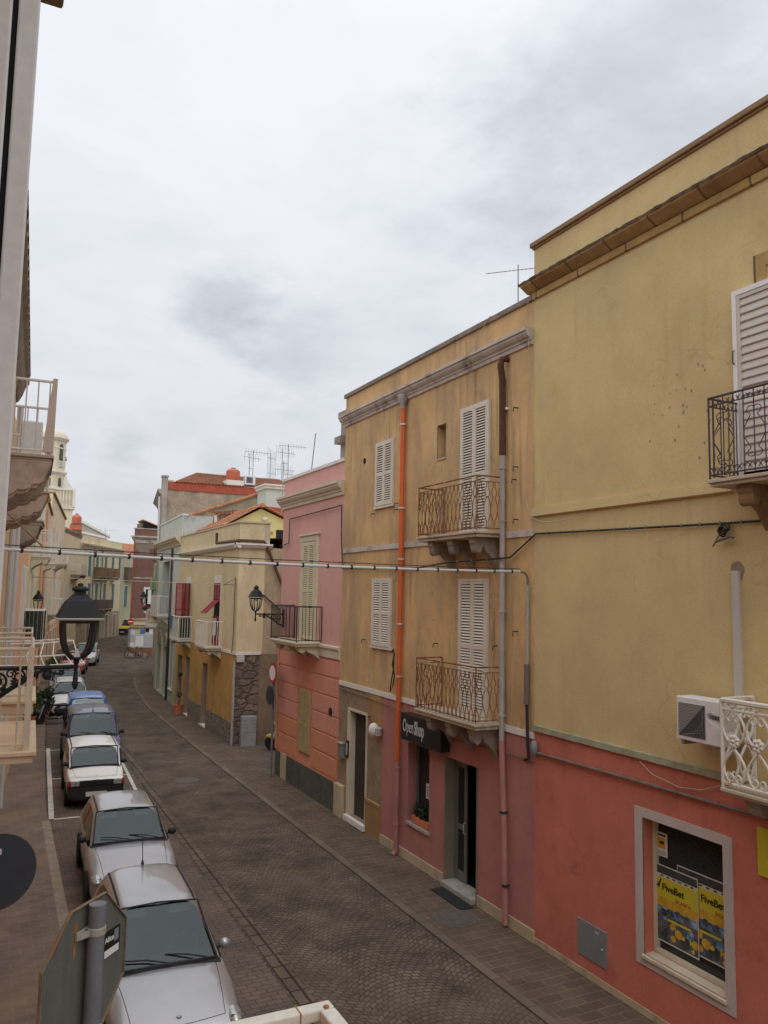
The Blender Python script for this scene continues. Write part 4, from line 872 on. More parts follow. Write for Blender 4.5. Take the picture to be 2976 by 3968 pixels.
part(lambda mb: (mb.fbox(FR, 30.40, 41.2, -.28, .04, 8.55, 8.62), mb.fbox(SD, -.02, 1.25, -.28, .04, 8.552, 8.618), mb.fbox(SD, 1.0, 1.22, -.26, .006, 7.745, 8.54)), 'parapet_coping', M('cream_coping', (.50, .43, .31), var=.12, stain=(.3, .26, .2), amt=.5, ssc=1.5), bh)
part(lambda mb: mb.fbox(SD, .02, .985, -.25, -.003, 7.745, 8.54), 'side_parapet', m_beige, bh)
for s0, s1, zt in ((34.72, 35.64, 2.72), (38.12, 38.95, 2.72), (39.75, 40.75, 2.68)):
    part(lambda mb: (mb.mat(0).fbox(FR, s0, s1, -.37, -.33, .06, zt), mb.mat(1).fbox(FR, s1 - .012, s1 - .001, -.33, .004, .06, zt), mb.mat(2).fbox(FR, s0 - .05, s1 + .05, -.33, .06, .03, .07)), 'doorway', [m_wood, M('pinkish_reveal', (.36, .26, .20), var=.1), m_white], bh)
def _f(mb):
    for a, b_ in ((38.55, 39.5), (32.95, 34.08)): mb.fbox(FR, a, b_, -.01, .012, 6.2, 6.52)
    mb.fbox(FR, 32.9, 33.06, -.01, .012, 3.55, 6.2)
part(_f, 'window_head', m_white, bh)
w = part(lambda mb: mb.fbox(FR, 38.62, 39.42, -.005, .006, 3.6, 6.2), 'window', m_dark, bh)
part(lambda mb: mb.fbox(FR, 38.66, 39.4, .0061, .02, 3.6, 6.15), 'curtain', M('pale_curtain', (.45, .40, .32), var=.1, vs=3), w)
for a, dr in ((39.44, 1), (38.6, -1)):
    f2 = Fr(FR.p(a, .03, 0)[:2], u=(-.80, .60 * dr), side=-dr); leaf(f2, 0, .52, 3.62, 6.2, 0, m_shutr, w, split=.5)
w = part(lambda mb: (mb.fbox(FR, 33.05, 34.0, -.005, .006, 3.6, 6.2)), 'window', m_dark, bh)
leaf(FR, 33.08, 33.52, 5.46, 6.19, .02, m_shutr, w, split=.98); leaf(FR, 33.54, 33.98, 5.46, 6.19, .02, m_shutr, w, split=.98)
leaf(FR, 33.08, 33.52, 3.62, 4.8, .02, m_shutr, w, split=.9); leaf(FR, 33.54, 33.98, 3.62, 4.8, .02, m_shutr, w, split=.9)
def tilt(mb):
    for s0 in (33.08, 33.54):
        for a, b_ in ((0, .07), (.17, .22), (.37, .44)):
            mb.hexa([FR.p(s0 + a, .03, 5.46), FR.p(s0 + b_, .03, 5.46), FR.p(s0 + b_, .06, 5.47), FR.p(s0 + a, .06, 5.47), FR.p(s0 + a, .56, 4.93), FR.p(s0 + b_, .56, 4.93), FR.p(s0 + b_, .59, 4.95), FR.p(s0 + a, .59, 4.95)])
        for t in (0, .9):
            mb.hexa([FR.p(s0 + .07, .03 + .53 * t, 5.46 - .53 * t), FR.p(s0 + .37, .03 + .53 * t, 5.46 - .53 * t), FR.p(s0 + .37, .06 + .53 * t, 5.47 - .53 * t), FR.p(s0 + .07, .06 + .53 * t, 5.47 - .53 * t), FR.p(s0 + .07, .09 + .53 * t, 5.40 - .53 * t), FR.p(s0 + .37, .09 + .53 * t, 5.40 - .53 * t), FR.p(s0 + .37, .11 + .53 * t, 5.42 - .53 * t), FR.p(s0 + .07, .11 + .53 * t, 5.42 - .53 * t)])
part(tilt, 'propped_shutter', M('bright_red_shutter', (.33, .05, .075), var=.08, bump=0), w)
b = slab_box(FR, 32.5, 34.3, .70, 3.44, 3.56, m_slab, bh)
railing(FR, U(32.5, 34.3, .70), 3.56, 4.6, m_whitei, b, 'plain', .12, .011); corbels(FR, (32.65, 34.1), .16, .6, 3.44, .36, m_whitetr, b)
b = slab_box(FR, 37.98, 39.9, .65, 3.46, 3.56, m_white, bh)
railing(FR, U(37.98, 39.9, .65), 3.56, 4.62, m_whitei, b, 'plain', .125, .012); corbels(FR, (38.15, 39.7), .16, .55, 3.46, .34, m_whitetr, b)
part(lambda mb: (mb.fbox(FR, 38.05, 38.06, .04, .60, 3.6, 4.55), mb.fbox(FR, 38.05, 39.85, .585, .595, 3.6, 4.6)), 'privacy_screen', M('dark_green_screen', (.02, .035, .022), var=.5, vs=12, stain=(.10, .11, .08), amt=.7, ssc=6, streak=1), b)
pipe(SD, [(-.2, -2.8, 8.3), (-.2, -2.8, 7.86), (-.06, .10, 7.84), (.95, .10, 7.84), (1.05, .12, 7.72), (1.85, .14, 5.9), (1.85, .12, 3.4)], .06, m_pipeb, bh)
pipe(SD, [(1.0, .08, 5.75), (2.1, .08, 4.85)], .03, m_pipeb, bh, name='stay_rod')
pipe(FR, [(30.42, .05, 3.2), (30.40, .05, .05)], .05, m_pipeg, bh)
ub = thing('utility_cabinet', 'grey electrical cabinet at the foot of the rubble stone corner', 'utility cabinet', SD.p(.6, .15, 0))
part(lambda mb: mb.fbox(SD, .26, .84, .02, .28, .0, 1.12), 'cabinet', m_cab, ub, bevel=.012)
part(lambda mb: ([mb.fbox(SD, .34 + i * .38, .40 + i * .38, .281, .285, .68 + j * .12, .74 + j * .12) for i in range(2) for j in range(3)], mb.fbox(SD, .26, .84, .281, .284, .52, .528)), 'vent', m_grey, ub)
mb = MB(); mb.fbox(SD, .02, .32, .02, .14, 3.16, 3.40); tag(mb.build('meter_box', m_alu, bevel=.01), 'small grey meter box at the top of the rubble stone corner', 'meter box')
lc = thing('laundry', 'white cloth hanging over the rail in front of the propped red shutter', 'laundry', FR.p(33.6, .3, 4.1))
part(lambda mb: [mb.poly([FR.p(33.2 + i * .1, .09 + .02 * (i % 2), 4.72), FR.p(33.3 + i * .1, .09 + .02 * ((i + 1) % 2), 4.72), FR.p(33.3 + i * .1, .10 + .02 * ((i + 1) % 2), 4.0 - .08 * (i % 3)), FR.p(33.2 + i * .1, .10 + .02 * (i % 2), 4.05)]) for i in range(6)], 'cloth', M('laundry_white', (.62, .58, .55), var=.1, bump=0), lc)
tw = MB(); tw.fbox(FR, 39.35, 39.75, .66, .70, 4.05, 4.66); tag(tw.build('towel', M('blue_towel', (.07, .14, .27), var=.2), bevel=.01), 'blue towel hung over the screened balcony rail', 'towel')
# potted palm
pp = thing('potted_palm', 'spiky potted palm between the doors of the ochre ground floor', 'potted plant', (8.40, 38.75, 0))
part(lambda mb: mb.lathe((8.40, 38.75, .035), [(.16, 0), (.22, .42), (.245, .42), (.245, .47), (.20, .47), (.19, .42)], 14), 'pot', m_terra, pp, smooth=True)
part(lambda mb: mb.tube([(8.40, 38.75, .45), (8.44, 38.7, .9), (8.41, 38.74, 1.75)], .035, 6), 'trunk', m_bark, pp)
def fronds(mb, c, n, ln, seed):
    rr = random.Random(seed)
    for i in range(n):
        a = rr.uniform(0, 6.28); e = rr.uniform(-.1, 1.3); l = ln * rr.uniform(.7, 1.1); d = Vector((math.cos(a) * math.cos(e), math.sin(a) * math.cos(e), math.sin(e))); w = d.cross(Vector((0, 0, 1))).normalized() * .022
        p0 = Vector(c); p1 = p0 + d * l * .55; p2 = p0 + d * l + Vector((0, 0, -.25 * l))
        mb.poly([p0 - w, p0 + w, p1 + w * 1.3, p1 - w * 1.3]); mb.poly([p1 - w * 1.3, p1 + w * 1.3, p2])
part(lambda mb: (fronds(mb, (8.41, 38.74, 1.75), 34, .42, 1), fronds(mb, (8.42, 38.72, .82), 34, .42, 2)), 'crown', m_palm, pp)

# ------------------------------------------------------------------ mint house
mh = thing('townhouse', 'pale mint townhouse with two arched doorways and a white side-screened balcony', 'house', (8.9, 45, 0), 'houses along the street')
FM = Fr((8.74, 41.22), (9.17, 49.4), side=-1)
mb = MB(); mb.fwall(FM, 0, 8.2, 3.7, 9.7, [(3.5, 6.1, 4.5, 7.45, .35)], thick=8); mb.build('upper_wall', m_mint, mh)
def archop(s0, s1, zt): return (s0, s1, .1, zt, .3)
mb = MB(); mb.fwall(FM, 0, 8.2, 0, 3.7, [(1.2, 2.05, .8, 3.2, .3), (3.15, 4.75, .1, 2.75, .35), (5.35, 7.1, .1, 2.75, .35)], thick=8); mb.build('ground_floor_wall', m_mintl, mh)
for s0, s1 in ((3.15, 4.75), (5.35, 7.1)):
    def _f(mb):
        c, r = (s0 + s1) / 2, (s1 - s0) / 2
        for i in range(12):
            a, b_ = PI * i / 12, PI * (i + 1) / 12
            mb.fpoly(FM, [(c + r * math.cos(a), 2.74 + .8 * r * math.sin(a)), (c + (r + .17) * math.cos(a), 2.74 + .8 * (r + .17) * math.sin(a)), (c + (r + .17) * math.cos(b_), 2.74 + .8 * (r + .17) * math.sin(b_)), (c + r * math.cos(b_), 2.74 + .8 * r * math.sin(b_))], -.01, .05)
        mb.fbox(FM, s0 - .17, s0, -.01, .05, .1, 2.74); mb.fbox(FM, s1, s1 + .17, -.01, .05, .1, 2.74)
    ar = part(_f, 'arched_surround', M('pale_arch_trim', (.52, .50, .40), var=.08), mh)
    part(lambda mb: mb.fpoly(FM, [((s0 + s1) / 2 + (s1 - s0) / 2 * math.cos(PI * i / 12), 2.745 + .8 * (s1 - s0) / 2 * math.sin(PI * i / 12)) for i in range(13)], -.005, .012), 'fanlight', M('taupe_panel', (.28, .24, .19), var=.1), ar)
    part(lambda mb: mb.fbox(FM, s0, s1, -.36, -.3, .1, 2.75), 'door', M('cream_door', (.40, .36, .28), var=.1), mh)
part(lambda mb: mb.fbox(FM, 1.2, 2.05, -.32, -.27, .8, 3.2), 'window', M('taupe_window', (.28, .25, .20), var=.1), mh)
part(lambda mb: (mb.fbox(FM, 1.1, 1.2, -.01, .03, .75, 3.3), mb.fbox(FM, 2.05, 2.15, -.01, .03, .75, 3.3), mb.fbox(FM, 1.2, 2.05, -.01, .03, 3.2, 3.3), mb.fbox(FM, 1.05, 2.2, -.01, .08, .68, .75)), 'window_surround', m_mint, mh)
part(lambda mb: mb.fbox(FM, 3.5, 6.1, -.36, -.32, 4.5, 7.45), 'balcony_doorway', m_dark, mh)
part(lambda mb: (mb.fbox(FM, 3.25, 3.5, -.01, .04, 4.5, 7.6), mb.fbox(FM, 6.1, 6.35, -.01, .04, 4.5, 7.6), mb.fbox(FM, 3.5, 6.1, -.01, .04, 7.45, 7.6)), 'door_surround', m_mint, mh)
cornice(FM, -.05, 8.4, 8.17, 8.62, .36, m_cream, mh); part(lambda mb: mb.fbox(FM, -.02, 8.25, -.3, .04, 9.7, 9.78), 'coping', m_white, mh)
part(lambda mb: mb.fbox(FM, -.02, -.002, -2.2, -.05, 8.6, 9.70), 'parapet_end', M('patched_grey_white', (.50, .51, .48), var=.1, stain=(.14, .12, .11), amt=.95, ssc=.9, sth=.5, streak=1), mh)
b = slab_box(FM, 3.35, 6.3, .62, 4.35, 4.46, m_white, mh)
railing(FM, U(3.35, 6.3, .62), 4.46, 5.5, m_whitei, b, 'plain', .13, .012); corbels(FM, (3.6, 5.9), .2, .55, 4.35, .40, m_cream, b)
part(lambda mb: (mb.fbox(FM, 3.45, 6.28, .60, .612, 4.5, 5.52)), 'side_screen', M('white_screen', (.55, .52, .47), var=.06), b)
pipe(FM, [(2.55, .08, 8.1), (2.55, .08, 4.4)], .06, M('mauve_pipe', (.11, .075, .075), var=.1, bump=.02), mh); pipe(FM, [(2.55, .08, 4.4), (2.55, .08, .06)], .065, m_pipek, mh)
cc = thing('potted_cactus', 'tall pale green cactus growing at the far end of the mint balcony', 'potted plant', FM.p(7.0, .3, 4.5))
part(lambda mb: (mb.tube([FM.p(7.0, .35, 4.5), FM.p(7.0, .35, 7.3)], .10, 8), mb.ball(FM.p(7.0, .35, 7.3), .10), mb.tube([FM.p(7.0, .35, 5.8), FM.p(6.8, .55, 5.9), FM.p(6.8, .55, 6.6)], .08, 8)), 'stem', M('cactus_green', (.30, .37, .22), var=.15), cc, smooth=True)
part(lambda mb: (mb.lathe(FM.p(7.0, .30, 4.0), [(.2, 0), (.28, .5), (.2, .5)], 10), mb.fbox(FM, 6.7, 7.3, 0, .6, 3.9, 4.0)), 'pot', m_cream, cc)

# ------------------------------------------------------------------ tall house with mouldy side wall, beyond the mint one
rh = thing('townhouse', 'tall house with bare mouldy grey side wall and red tiled roof', 'house', (9.6, 52, 0), 'houses along the street')
FRh = Fr((9.42, 49.62), (10.38, 56.2), side=-1)
mb = MB(); mb.prism([(9.42, 49.62, 0), (18.5, 49.62, 0), (18.5, 60, 0), (10.95, 60, 0)], (0, 0, 12.05)); mb.build('wall', m_rough, rh)
part(lambda mb: (mb.box(9.20, 9.50, 49.5, 50.0, 9, 12.75), mb.box(9.16, 9.54, 49.45, 50.05, 12.75, 12.85)), 'corner_pilaster', m_concrete, rh)
part(lambda mb: mb.fprofile(FRh, [(-.05, 12.0), (.5, 12.0), (.5, 11.9), (.3, 11.7), (.12, 11.45), (-.05, 11.4)], -.15, 8), 'cornice', m_concrete, rh)
part(lambda mb: mb.box(9.55, 18.5, 49.55, 49.75, 12.0, 12.50), 'fascia', m_fascia, rh)
def tiled(mb, a, b, c, d, nw, nr, r=.055):
    """A roof pitch of half-round tiles: eave a-b, ridge d-c, in rows."""
    a, b, c, d = map(Vector, (a, b, c, d)); nrm = (b - a).cross(d - a).normalized()
    if nrm.z < 0: nrm = -nrm
    mb.poly([a, b, c, d])
    for i in range(nw):
        t = (i + .5) / nw; p, q = a.lerp(b, t), d.lerp(c, t); w = (b - a).normalized() * ((b - a).length / nw * .5)
        for j in range(nr):
            p0, p1 = p.lerp(q, j / nr), p.lerp(q, (j + 1.06) / nr)
            for k in range(4):
                a0, a1 = PI * k / 4, PI * (k + 1) / 4
                mb.poly([p0 + w * math.cos(a0) * .8 + nrm * (r * math.sin(a0) + .03), p0 + w * math.cos(a1) * .8 + nrm * (r * math.sin(a1) + .03), p1 + w * math.cos(a1) * .7 + nrm * (r * .8 * math.sin(a1) + .004), p1 + w * math.cos(a0) * .7 + nrm * (r * .8 * math.sin(a0) + .004)])
tm = M('terracotta_tiles', (.45, .19, .092), rough=.85, var=.35, vs=2.2, stain=(.27, .13, .08), amt=.8, ssc=3, sth=.47, streak=1, bump=.2)
part(lambda mb: tiled(mb, (9.9, 49.5, 12.48), (18.4, 49.5, 12.52), (18.4, 55.0, 13.95), (12.5, 55.0, 13.95), 38, 12), 'roof', tm, rh)
part(lambda mb: (mb.tube([(9.0, 49.4, 11.5), (9.06, 49.4, 8.6)], .06, 8), mb.box(9.42, 9.9, 49.62, 51, 12.0, 12.6)), 'drainpipe', m_pipew, rh)
b = slab_box(FRh, 3.2, 5.2, .70, 3.4, 3.52, m_white, rh); railing(FRh, U(3.2, 5.2, .7), 3.52, 4.55, m_whitei, b, 'plain', .16, .016)
ft = thing('flower_pots', 'red flowering pots on the small white balcony beyond the mint house', 'potted plant', FRh.p(4, .5, 4.4))
part(lambda mb: (mb.fbox(FRh, 3.4, 4.6, .70, .86, 4.34, 4.46)), 'planter', m_white, ft)
part(lambda mb: leaves(mb, FRh.p(4.2, .76, 4.62), .12, .9, .14, 120, .07, 3), 'foliage', m_leafd, ft); part(lambda mb: leaves(mb, FRh.p(4.2, .76, 4.68), .12, .9, .14, 60, .06, 4), 'flowers', m_signr, ft)
wt = thing('water_tank', 'round terracotta coloured water tank on the red tiled roof edge', 'water tank', (13.8, 50.2, 12.6))
part(lambda mb: mb.lathe((13.72, 50.15, 12.92), [(.40, 0), (.45, .06), (.45, .18), (.43, .2), (.45, .22), (.45, .5), (.43, .52), (.45, .54), (.42, .66), (.28, .76), (.12, .78)], 20), 'tank', m_tank, wt, smooth=True)
part(lambda mb: mb.lathe((13.72, 50.15, 13.69), [(.15, 0), (.15, .08), (.03, .09)], 12), 'lid', m_tank, wt, smooth=True)
part(lambda mb: (mb.box(13.2, 14.35, 49.7, 50.6, 12.5, 12.92)), 'plinth', m_white, wt)
def box_ac(name, label, x0, x1, y0, y1, z0, z1):
    t = thing('air_conditioner', label, 'air conditioner', ((x0 + x1) / 2, y0, z0))
    part(lambda mb: mb.box(x0, x1, y0, y1, z0, z1), 'casing', m_acw, t, bevel=.02)
    part(lambda mb: ([mb.box(x0 + .1 + i * .085, x0 + .17 + i * .085, y0 - .012, y0 + .001, z0 + .12, z1 - .1) for i in range(int((x1 - x0 - .25) / .085))]), 'fan_grille', m_acg2, t)
    part(lambda mb: (mb.box(x0 + .08, x0 + .14, y0, y1, z0 - .1, z0), mb.box(x1 - .14, x1 - .08, y0, y1, z0 - .1, z0)), 'foot', m_grey, t)
    return t
box_ac('a', 'rooftop air conditioner with dark grille beside the terracotta water tank', 14.45, 15.15, 49.9, 50.3, 12.72, 13.32)
# annexes on the roofs behind the beige and mint houses
an = thing('rooftop_annex', 'brown rooftop annex with a long sloping tiled verge in front of the mouldy wall', 'annex', (11.8, 43.5, 7))
part(lambda mb: mb.prism([(9.6, 43, 6.5), (13.85, 43, 6.5), (13.85, 43, 11.48), (9.6, 43, 9.86)], (0, 5.5, 0)), 'wall', M('brown_annex_wall', (.30, .235, .16), var=.2, stain=(.16, .13, .10), amt=.5, ssc=.6), an)
part(lambda mb: [mb.tube([(9.5 + 4.4 * t, 42.95, 9.87 + 1.675 * t), (9.5 + 4.4 * (t + .052), 42.95, 9.87 + 1.675 * (t + .052) + .02)], [.075, .095], 8) for t in [i / 20 for i in range(20)]] and mb.prism([(9.5, 42.95, 9.86), (13.9, 42.95, 11.52), (13.9, 42.95, 11.60), (9.5, 42.95, 9.94)], (0, 5.6, 0)), 'verge', tm, an)
sh = thing('rooftop_shed', 'pinkish rooftop shed with a small tiled lid on the terrace', 'shed', (10.8, 38.5, 8))
part(lambda mb: mb.prism([(9.75, 38, 8.0), (11.15, 38, 8.0), (11.15, 38, 9.62), (9.9, 38, 9.55)], (0, 1.6, 0)), 'wall', M('pink_grey_render', (.44, .33, .25), var=.15, stain=(.28, .2, .15), amt=.4, ssc=1.2), sh)
part(lambda mb: tiled(mb, (9.55, 37.85, 9.50), (11.3, 37.85, 9.68), (11.3, 39.7, 9.95), (9.55, 39.7, 9.75), 9, 5), 'tiled_lid', tm, sh)
part(lambda mb: mb.prism([(9.62, 37.9, 8.0), (9.74, 37.9, 8.0), (9.66, 37.9, 9.5), (9.55, 37.9, 9.5)], (0, .1, 0)), 'white_post', m_white, sh)
gh = thing('rooftop_house', 'small pale yellow gabled house with tiled roof on the roof terrace', 'house', (11.3, 36, 7), 'houses along the street')
part(lambda mb: mb.prism([(9.3, 34, 7.5), (12.6, 34, 7.5), (12.6, 34, 8.75), (10.62, 34, 9.52), (9.3, 34, 8.80)], (0, 5, 0)), 'wall', M('pale_yellow_plaster', (.62, .56, .27), var=.05), gh)
part(lambda mb: (tiled(mb, (8.95, 33.75, 8.68), (8.95, 39, 8.68), (10.62, 39, 9.66), (10.62, 33.75, 9.66), 16, 6), tiled(mb, (12.75, 33.75, 8.74), (12.75, 39, 8.74), (10.62, 39, 9.66), (10.62, 33.75, 9.66), 16, 8), mb.tube([(10.62, 33.7, 9.66), (10.62, 39, 9.66)], .10, 8)), 'roof', tm, gh)
part(lambda mb: mb.box(11.35, 12.3, 33.97, 33.99, 7.75, 8.62), 'window', m_glassd, gh)
part(lambda mb: mb.ball((10.8, 33.95, 9.08), .14, .06, .09), 'wall_lamp', m_white, gh, smooth='all')
part(lambda mb: (mb.box(10.75, 11.2, 33.9, 34.0, 8.45, 8.52), mb.box(11.1, 11.5, 33.8, 34.0, 7.9, 7.96)), 'tile_shelf', tm, gh)
bx = thing('rooftop_turret', 'grey white rooftop turret with moulded top over red tiles', 'turret', (13.2, 40.5, 8))
part(lambda mb: (mb.box(12.75, 14.2, 40, 41.5, 8.4, 11.25)), 'wall', m_mint, bx); part(lambda mb: (mb.box(12.65, 14.3, 39.9, 41.6, 11.25, 11.40), mb.box(12.58, 14.37, 39.83, 41.67, 11.40, 11.48)), 'cornice', m_white, bx)
part(lambda mb: mb.prism([(12.4, 39.5, 9.9), (14.4, 39.5, 9.6), (14.4, 39.5, 10.15), (12.6, 39.5, 10.25)], (0, .45, 0)), 'red_flashing', m_fascia, bx)
ah = 0.4
antenna(14.92, 50.6, 12.7, 14.9, 'tv antenna with a forked boom just right of the water tank', [(.88, 1.5, ah, 5, .7, True), (.55, .3, 0, 2, .3, False)])
antenna(15.25, 50.9, 12.7, 15.2, 'tv antenna with one long level boom beside the rooftop air conditioner', [(.95, 1.7, .1, 9, .5, True)])
antenna(12.06, 35.5, 8.6, 12.0, 'tall bare antenna mast rising from the yellow gabled house', [(.97, .4, .2, 2, .25, True)], m_pipeg, .02)
antenna(17.3, 51.0, 12.9, 15.5, 'tv antenna with dense grid panels in the middle of the roof cluster', [(.9, 1.5, .2, 9, .9, True), (.45, 1.5, .2, 9, .9, True)])
antenna(16.6, 51.4, 12.9, 15.2, 'tv antenna with curved wire reflector left of the grid panels', [(.85, .9, .5, 7, 1.5, True), (.4, .9, .5, 7, 1.5, True)])
antenna(18.0, 51.8, 13, 16.0, 'tv antenna with a boom sloping down right of the grid panels', [(.96, 1.9, -.1, 10, .5, True), (.3, .6, 0, 4, .5, True)])
antenna(11.45, 30.6, 8.6, 12.45, 'tall leaning antenna mast behind the pink house parapet', [(.53, 1.2, .1, 8, .25, True), (.1, .8, .2, 6, .4, True)], m_grey, .09)
antenna(9.2, 12.8, 11.0, 12.55, 'antenna with a long toothed boom above the ochre house parapet', [(.93, 1.0, 2.35, 12, .09, False)])

# ------------------------------------------------------------------ dark red house closing the street
rd = thing('townhouse', 'dark red house with ochre ground floor at the bend of the street', 'house', (13.5, 78, 0), 'houses along the street')
FD = Fr((11.78, 76), u=(1, 0), side=1)
m_dred = M('dark_red_plaster', (.20, .10, .078), drip=.3, var=.08, stain=(.16, .07, .06), amt=.5, ssc=.6, streak=1)
mb = MB(); mb.prism([(11.78, 76, 3.1), (22, 76, 3.1), (26, 98, 3.1), (18.3, 98, 3.1)], (0, 0, 7.2)); mb.build('upper_wall', m_dred, rd)
mb = MB(); mb.prism([(11.78, 76, 0), (22, 76, 0), (26, 98, 0), (18.3, 98, 0)], (0, 0, 3.1)); mb.build('ground_floor_wall', M('ochre_ground_floor', (.46, .27, .05), var=.1), rd)
part(lambda mb: (mb.prism([(11.78, 76, 10.3), (22, 76, 10.3), (26, 98, 10.3), (18.3, 98, 10.3)], (0, 0, 1.1))), 'parapet', m_dred, rd)
part(lambda mb: (mb.fbox(FD, -.32, 10, -.1, .30, 10.62, 10.74), mb.fbox(FD, -.2, 10, -.1, .18, 10.5, 10.62), mb.fbox(FD, -.02, 10, -.1, .05, 10.1, 10.5), mb.fbox(FD, -.04, 10, -.3, .05, 11.4, 11.47)), 'cornice', m_whitetr, rd)
part(lambda mb: (mb.fbox(FD, -.02, 10, -.01, .04, 6.82, 6.93), mb.fbox(FD, -.02, 10, -.01, .04, 3.06, 3.2)), 'string_course', m_whitetr, rd)
part(lambda mb: (mb.fbox(FD, .02, .5, -.01, .01, 9.4, 10.1), mb.fbox(FD, .5, 1.4, -.01, .011, 9.1, 10.1), mb.fbox(FD, 1.4, 2.0, -.01, .01, 9.6, 10.1)), 'bare_plaster_patch', M('bare_plaster', (.26, .19, .14), var=.2, vs=2), rd)
w = part(lambda mb: (mb.mat(0).fbox(FD, 1.25, 2.3, .0, .02, 4.4, 5.85), mb.mat(1).fbox(FD, 1.05, 1.25, -.01, .05, 4.3, 6.05), mb.fbox(FD, 2.3, 2.5, -.01, .05, 4.3, 6.05), mb.fbox(FD, 1.25, 2.3, -.01, .05, 5.85, 6.05)), 'window', [m_dark, m_white], rd)
part(lambda mb: (mb.fbox(FD, 1.45, 1.75, .021, .03, 4.5, 5.8)), 'curtain', m_signw, w)
part(lambda mb: (mb.box(12.5, 13.0, 77.5, 79.5, 11.4, 12.08)), 'roof_box', m_copingd, rd)
part(lambda mb: (mb.prism([(12.75, 77, 11.4), (14.4, 77, 11.4), (14.4, 77, 11.6), (12.75, 77, 12.2)], (0, 2.5, 0))), 'roof_shed', m_dark, rd); part(lambda mb: mb.prism([(12.6, 76.9, 12.28), (14.5, 76.9, 11.62), (14.5, 76.9, 11.72), (12.6, 76.9, 12.38)], (0, 2.8, 0)), 'shed_roof', tm, rd)
pipe(FD, [(-.2, .2, 10.5), (.03, .1, 10.2), (-.02, .1, 3.2)], .06, m_fascia, rd)
part(lambda mb: mb.fbox(FD, .3, 2.4, .0, .06, 2.6, 2.85), 'shop_fascia', M('pale_fascia', (.5, .52, .52), var=.05), rd)
part(lambda mb: ([mb.tube([FD.p(1.85 + k * .35, .06, 8.4), FD.p(1.85 + k * .35, .06, 10.0)], .02, 5) for k in (0, 1)], [mb.tube([FD.p(1.85, .06, 8.5 + k * .28), FD.p(2.2, .06, 8.5 + k * .28)], .02, 5) for k in range(6)]), 'window_grille', m_black, rd)
nb = thing('notice_board', 'notice board covered in white posters on a brown base before the dark red house', 'notice board', (12.2, 73, 0))
part(lambda mb: mb.box(11.22, 13.4, 73.0, 73.1, .78, 2.45), 'panel', M('board_white', (.50, .50, .50), var=.05), nb)
part(lambda mb: (mb.box(11.18, 11.28, 72.96, 73.12, 0, 2.5), mb.box(13.34, 13.44, 72.96, 73.12, 0, 2.5), mb.box(11.18, 13.44, 72.9, 73.14, 2.45, 2.53)), 'frame', m_grey, nb)
part(lambda mb: mb.box(11.3, 13.3, 73.02, 73.3, 0, .72), 'base', M('brown_base', (.22, .10, .06), var=.15), nb)
rr = random.Random(5)
pm = [m_signw, M('notice_grey', (.42, .42, .42), var=.1, vs=8, bump=0), M('notice_blue', (.06, .17, .42), var=.2, vs=6, bump=0), M('notice_yellow', (.6, .5, .1), var=.2, vs=6, bump=0), m_signk]
for i, (x0, x1, z0, z1, k) in enumerate(((11.3, 11.75, 1.9, 2.4, 0), (11.3, 11.72, 1.25, 1.82, 1), (11.28, 11.7, .85, 1.2, 0), (11.85, 12.5, .9, 1.75, 0), (12.55, 13.25, .9, 1.85, 1), (12.2, 12.62, 1.95, 2.3, 2), (12.0, 12.2, 1.95, 2.4, 3), (12.65, 12.95, 2.1, 2.42, 4), (12.98, 13.28, 1.92, 2.38, 0))):
    part(lambda mb: mb.box(x0, x1, 72.985, 72.996, z0, z1), 'pasted_notice', pm[k], nb)
def street_sign(name, label, cat, c, r, zpole, face, nrm, loc_pole=None, pr=.03, front=True, bar=False, rim=None):
    """Round sign: disc, rim and pole; nrm points to the painted side."""
    t = thing(name, label, cat, (c[0], c[1], 0))
    n = Vector((nrm[0], nrm[1], 0)).normalized(); u = Vector((n.y, -n.x, 0)); cc = Vector(c)
    def disc(mb, r0, d0, d1, N=32):
        mb.prism([cc + u * r0 * math.cos(2 * PI * i / N) + Vector((0, 0, r0 * math.sin(2 * PI * i / N))) + n * d0 for i in range(N)], n * (d1 - d0))
    part(lambda mb: disc(mb, r, -.012, .0), 'disc', rim or m_discb, t)
    if front:
        part(lambda mb: disc(mb, r * .985, .0005, .003), 'red_face', m_signr, t)
        if bar: part(lambda mb: mb.prism([cc + u * a + Vector((0, 0, b_)) + n * .0035 for a, b_ in ((-r * .72, -r * .16), (r * .72, -r * .16), (r * .72, r * .16), (-r * .72, r * .16))], n * .002), 'white_bar', m_signw, t)
        else: part(lambda mb: disc(mb, r * .74, .0035, .0055), 'white_face', m_signw, t)
    pp_ = cc - n * (pr + .02)
    if loc_pole: pp_ = Vector(loc_pole)
    part(lambda mb: mb.tube([(pp_.x, pp_.y, 0), (pp_.x, pp_.y, zpole)], pr, 10), 'pole', m_pole, t, smooth=True)
    for dz in (.55, -.55):
        part(lambda mb: (mb.lathe((pp_.x, pp_.y, cc.z + r * dz), [(pr * 1.2, -.02), (pr * 1.2, .02)], 10), mb.prism([pp_ + u * a + Vector((0, 0, cc.z - pp_.z + r * dz + b_)) for a, b_ in ((-pr * 2.4, -.018), (pr * 2.4, -.018), (pr * 2.4, .018), (-pr * 2.4, .018))], n * (pr + .012))), 'clamp', m_alu, t)
    return t
street_sign('no_entry_sign', 'red no entry sign with white bar at the corner of the notice board', 'road sign', (11.2, 72, 3.05), .27, 3.4, None, (0, -1, 0), bar=True)
t = street_sign('road_sign', 'round white sign with red border on the pole at the pink house corner', 'road sign', (8.38, 25.0, 3.28), .32, 3.62, None, (-.995, -.09, 0), pr=.035)
n2 = Vector((.995, .09, 0)).normalized(); cb_ = Vector((8.38, 25.0, 2.58)) ; u2 = Vector((n2.y, -n2.x, 0))
